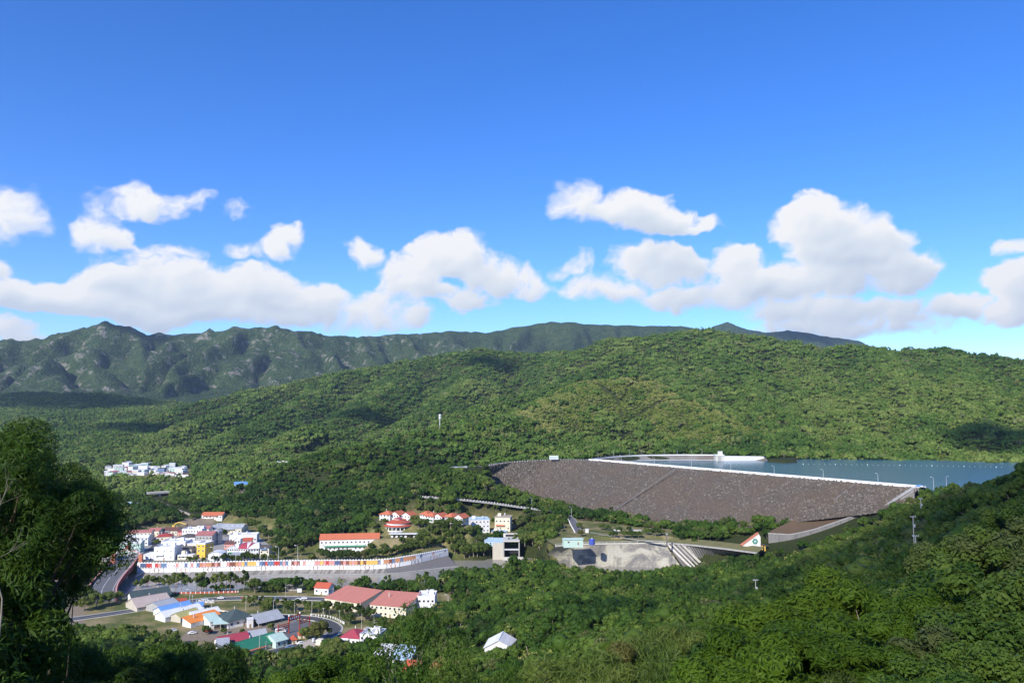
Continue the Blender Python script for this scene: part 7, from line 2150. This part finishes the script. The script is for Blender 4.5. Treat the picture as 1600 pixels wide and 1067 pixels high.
brd = [(1535, 930, 50), (1592, 862, 60), (1462, 972, 46), (1510, 870, 74), (1562, 988, 40), (1590, 775, 100), (1405, 1015, 40), (1480, 1035, 35), (1540, 815, 100), (1590, 945, 48), (1540, 1045, 34), (1500, 830, 110), (1580, 750, 170), (1430, 1055, 33)]
for i, (px, py, Y) in enumerate(brd):
    top_tree('leafy broadleaf tree on the near slope at the right picture edge', px, py, Y, 'broad', i % 3, 'broadleaf trees on the near right slope', wide=1.1)

# bare pale branches in the corner under the framing tree and dead snags on the right slope
def ground_at_far(px, py):
    dx, dz = ray(px, py)
    ys = np.linspace(30, 400, 500)
    d = (CAM_Z + dz * ys) - (H(dx * ys, ys) + 5.5)
    y = float(ys[int(np.argmax(d < 0))])
    return Vector((dx * y, y, hz(dx * y, y)))

def snag(label, px, py, Y, size, seed, spread=1.0, thick=1.0):
    rs = random.Random(seed)
    b = P(px, py, Y); mb = MB()
    if Y > 30:
        gnd = ground_at_far(px, py); b = gnd + Vector((0, 0, 4.6))
    o = thing('dead_branch', label, 'branch', b)
    def grow(p, d, L, r, n):
        q = [p]
        for k in range(4):
            d = (d + Vector((rs.uniform(-.3, .3), rs.uniform(-.2, .2), rs.uniform(-.15, .25)))).normalized()
            q.append(q[-1] + d * L / 4)
        mb.tube(q, r, 6, r * .45)
        if n:
            for k in range(2 if n > 1 else 3):
                grow(q[rs.choice((2, 3, 4))], (d + Vector((rs.uniform(-.9, .9) * spread, rs.uniform(-.4, .4), rs.uniform(-.4, .6)))).normalized(), L * rs.uniform(.5, .8), r * .55, n - 1)
    g = hz(b.x, b.y)
    mb.tube([(0, 0, g - b.z - .3), (rs.uniform(-.2, .2), 0, (g - b.z) * .4), (0, 0, 0)], size * .030 * thick, 6, size * .024 * thick)
    grow(Vector((0, 0, 0)), Vector((rs.uniform(-.5, .5), 0, 1)).normalized(), size, size * .022 * thick, 3)
    mb.build('bare_wood', 'bark_pale', o)
snag('pale bare branch curving up at the picture corner below the framing acacia', 2, 960, 14, 1.1, 3, 1.0, .6)
snag('white dead snag among the broadleaf trees high on the right slope', 1490, 838, 125, 2.0, 5, 1.8, 1.3)
snag('white dead snag among the round-lobed acacias', 1335, 972, 95, 1.9, 6, 1.8, 1.2)
snag('small dead snag left of the lone white house', 745, 1062, 46, 1.3, 9, 1.4, 1.0)

# nearest treetops of the slope, each a tree of its own
_X, _Yv, _Zv, _rs = scatter_points(46, 230, 7.0, .74, 15, hide=8.0)
_keep = np.ones(len(_X), bool)
for (tx, ty, tr_) in NEAR_TAKEN:
    _keep &= np.hypot(_X - tx, _Yv - ty) > tr_ * .62 + 1.2
_X, _Yv, _Zv = _X[_keep], _Yv[_keep], _Zv[_keep]
_in = (np.abs(_X / _Yv) < .70)
_X, _Yv, _Zv = _X[_in], _Yv[_in], _Zv[_in]
_ord = np.argsort(_Yv)[:290]
NEAR_LIMIT = float(_Yv[_ord].max())
kinds_ = ['broad', 'near', 'acacia', 'broad', 'bamboo', 'near']
for j in _ord:
    x, y, z = float(_X[j]), float(_Yv[j]), float(_Zv[j])
    left = x < -.12 * y
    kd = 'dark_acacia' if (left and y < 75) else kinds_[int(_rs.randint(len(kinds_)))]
    sc = .62 + .62 * _rs.rand() ** 1.2
    lab = {'broad': 'broadleaf tree in the dense woodland close below the viewpoint', 'near': 'round leafy tree in the dense woodland close below the viewpoint', 'acacia': 'feathery acacia in the dense woodland close below the viewpoint', 'bamboo': 'bamboo-like clump in the dense woodland close below the viewpoint', 'dark_acacia': 'dark acacia in the shaded woodland close below the framing tree'}[kd]
    o = tree(_NAMES[kd], lab, Vector((x, y, z - .2)), kd, sc, int(_rs.randint(3)), {'broad': 'broadleaf trees below the viewpoint', 'near': 'round trees below the viewpoint', 'acacia': 'acacias below the viewpoint', 'bamboo': 'bamboo clumps below the viewpoint', 'dark_acacia': 'dark acacias below the framing tree'}[kd], 'bamboo' if kd == 'bamboo' else 'tree')
print('near individuals', len(_ord), NEAR_LIMIT)

# ------------------------------------------------------------------ cumulus overhead, above the frame: their shadows lie on the hills and on the slope below the viewpoint
def cumulus(name, label, gx, gy, gz, rx, ry, alt, seed, mat='cloud_white'):
    t = (alt - gz) / sun_dir.z
    c = Vector((gx, gy, gz)) + sun_dir * t
    rs = np.random.RandomState(seed)
    V, T = [], []
    nv = 0
    v, f = _ICO2
    for i in range(26):
        a = rs.rand() * 6.28; r = math.sqrt(rs.rand())
        s = .30 + .28 * rs.rand()
        off = np.array([math.cos(a) * r * rx * .75, math.sin(a) * r * ry * .75, (rs.rand() * .5) * min(rx, ry) * .5])
        vv = v * (1 + .10 * rs.randn(len(v), 1)) * np.array([rx * s, ry * s, min(rx, ry) * s * .55]) + off
        V.append(vv); T.append(f + nv); nv += len(vv)
    me = mesh_from(name, np.vstack(V), np.vstack(T), np.zeros((0, 4), int), [MATS[mat]])
    o = bpy.data.objects.new(name, me); COL.objects.link(o)
    o.location = c
    o['kind'] = 'stuff'; o['label'] = label
    return o
def cloud_white(nm, dens):
    m, t = new_mat(nm)
    bs = t.n('ShaderNodeBsdfDiffuse', inp={0: (0.9, 0.9, 0.9, 1)})
    tr = t.n('ShaderNodeBsdfTranslucent', inp={0: (0.9, 0.9, 0.9, 1)})
    mx = t.n('ShaderNodeMixShader', inp={0: .5, 1: bs.outputs[0], 2: tr.outputs[0]})
    tp = t.n('ShaderNodeBsdfTransparent')
    m2 = t.n('ShaderNodeMixShader', inp={0: dens, 1: tp.outputs[0], 2: mx.outputs[0]})      # thin, sunlight partly comes through
    finish(m, t, m2.outputs[0])
cloud_white('cloud_white', .14)
cloud_white('thin_cloud', .075)
def shade(px, py, Y, rx, ry, alt, seed, lab):
    dx, dz = ray(px, py)
    ys = np.geomspace(30, 9000, 700)
    below = (CAM_Z + dz * ys) < H(dx * ys, ys) + 6
    if below.any() and Y < 3000:
        Y = float(ys[np.argmax(below)])
    p = P(px, py, Y)
    cumulus('overhead_cloud', lab, p.x, p.y, p.z, rx, ry, alt, seed)
cumulus('overhead_cloud', 'thin broad cumulus overhead dimming the slope right of the viewpoint', 235, 190, 85, 215, 270, 1500, 1, 'thin_cloud')
shade(150, 1030, 40, 34, 26, 900, 12, 'small cumulus overhead shading the thicket at the picture corner')
shade(765, 568, 2620, 105, 100, 1900, 2, 'cumulus overhead shading the middle hill')
shade(225, 533, 4950, 330, 130, 3400, 3, 'cumulus overhead shading the far peak')
shade(1600, 682, 1130, 110, 90, 1600, 4, 'cumulus overhead shading the right shore')
shade(90, 632, 3200, 420, 200, 2700, 5, 'cumulus overhead shading the low far ridge')
shade(1250, 525, 7900, 420, 300, 4400, 7, 'cumulus overhead shading the far right peaks')
shade(240, 675, 1700, 230, 110, 2000, 21, 'added unseen cumulus darkening the valley woods behind the far village')  # extra cloud out of view, added to darken these woods
shade(590, 655, 1700, 130, 70, 1800, 22, 'added unseen cumulus darkening the hollow left of the middle hill')  # extra cloud out of view, added to throw shade into the hollow

# ------------------------------------------------------------------ air: one closed box of thin even haze round everything below the clouds
def haze():
    m, t = new_mat('haze')
    vol = t.n('ShaderNodeVolumePrincipled', inp={'Color': (0.62, 0.78, 1.0, 1), 'Density': 0.000036, 'Anisotropy': 0.2})
    o_ = t.n('ShaderNodeOutputMaterial'); t.link(vol.outputs[0], o_.inputs['Volume'])
    MATS['haze'] = m
    x0, x1, y0, y1, z0, z1 = -11000, 11000, -400, 10200, -20, 1150
    v = [(x, y, z) for x in (x0, x1) for y in (y0, y1) for z in (z0, z1)]
    f = [(0, 1, 3, 2), (4, 6, 7, 5), (0, 4, 5, 1), (2, 3, 7, 6), (0, 2, 6, 4), (1, 5, 7, 3)]
    me = bpy.data.meshes.new('haze'); me.from_pydata(v, [], f); me.materials.append(m)
    o = bpy.data.objects.new('haze', me); COL.objects.link(o)
    o['kind'] = 'stuff'; o['label'] = 'thin blue haze filling the valley air'
haze()

# ------------------------------------------------------------------ forest cover (uncountable: one object per belt)
def plant(name, label, y0, y1, spacing, coll, nvar, seed, smin, smax, hide=14.0, umax=.78, keep=None):
    X, Yg, Z, rs = scatter_points(y0, y1, spacing, umax, seed, hide=hide)
    if keep is not None:
        k = keep(X, Yg, Z); X, Yg, Z = X[k], Yg[k], Z[k]
    n = len(X)
    s = smin + (smax - smin) * rs.rand(n) ** 1.3
    s = s * (0.82 + 0.4 * np.clip(fbm(X / 70, Yg / 70, 2) + .5, 0, 1))
    scl = np.stack([s * (.9 + .2 * rs.rand(n)), s * (.9 + .2 * rs.rand(n)), s * (.85 + .35 * rs.rand(n))], -1)
    tilt = rs.randn(n, 2) * .06
    print(name, n)
    return scatter(name, label, 'forest', np.stack([X, Yg, Z - .3], -1), scl, rs.rand(n) * 6.28, tilt, coll, nvar, seed)

SHAPES = [(1.0, 1.0, 1.0, 1.0), (1.3, .75, 1.5, .9), (.68, 1.25, .8, 1.25), (.85, .7, .7, .6), (1.15, .9, 1.2, 1.1), (.6, .6, .6, .5), (.9, 1.15, 1.0, 1.35), (1.45, .6, 1.6, 1.15), (.75, .9, .8, .8)]
far_c = proto_collection('far_tree_form', [joined_tree('far', 100 + i, 'far_tree_form', SHAPES[i]) for i in range(9)] + [joined_tree('far_bare', 150, 'far_tree_form')])
mid_c = proto_collection('mid_tree_form', [joined_tree('mid', 200 + i, 'mid_tree_form', SHAPES[i]) for i in range(9)] + [joined_tree('far_bare', 151, 'mid_tree_form')])
#near_c = proto_collection('near_tree_form', [joined_tree('near', 300 + i, 'near_tree_form') for i in range(5)])
plant('distant_forest', 'hazy green forest covering the hills behind the valley', 1900, 3500, 8.8, far_c, 10, 11, .55, 1.55, hide=16)
_sp = dict(RIDGES[[i for i, r in enumerate(RIDGES) if r['pts'][0][0] == 1205][0]])
_sp['p'] = _sp['p'][1:6]
def ridge_d(x, y):
    best = np.full(x.shape, 1e18)
    for a, b in zip(_sp['p'][:-1], _sp['p'][1:]):
        d = b[:2] - a[:2]; t = np.clip(((x - a[0]) * d[0] + (y - a[1]) * d[1]) / (d @ d), 0, 1)
        best = np.minimum(best, (x - a[0] - t * d[0]) ** 2 + (y - a[1] - t * d[1]) ** 2)
    return np.sqrt(best) + fbm(x / 60, y / 60, 3) * 45
_rk = np.random.RandomState(3)
plant('hillside_forest', 'dense green forest covering the hills around the reservoir', 1000, 1900, 6.3, far_c, 10, 12, .36, 1.30, keep=lambda x, y, z: (ridge_d(x, y) > 85) | (_rk.rand(len(x)) < .16))
scrub_c = proto_collection('scrub_form', [joined_tree('scrub', 400 + i, 'scrub_form') for i in range(5)])
plant('ridge_scrub', 'pale yellow-green scrub on the dome of the hill behind the dam', 1100, 1650, 4.2, scrub_c, 5, 21, .5, 1.1, keep=lambda x, y, z: ridge_d(x, y) < 105)
plant('valley_forest', 'green woodland between the town, the dam and the nearer hills', 560, 1000, 5.2, mid_c, 10, 13, .4, 1.1)
plant('slope_forest', 'dark green woodland on the slope below the viewpoint', NEAR_LIMIT, 560, 5.0, mid_c, 10, 14, .42, 1.0)
plant('basin_thicket', 'leafy thicket along the foot of the stilling basin', 545, 590, 5.0, mid_c, 10, 31, .8, 1.15, hide=60, umax=.45, keep=lambda x, y, z: (x > 25) & (x < 190))
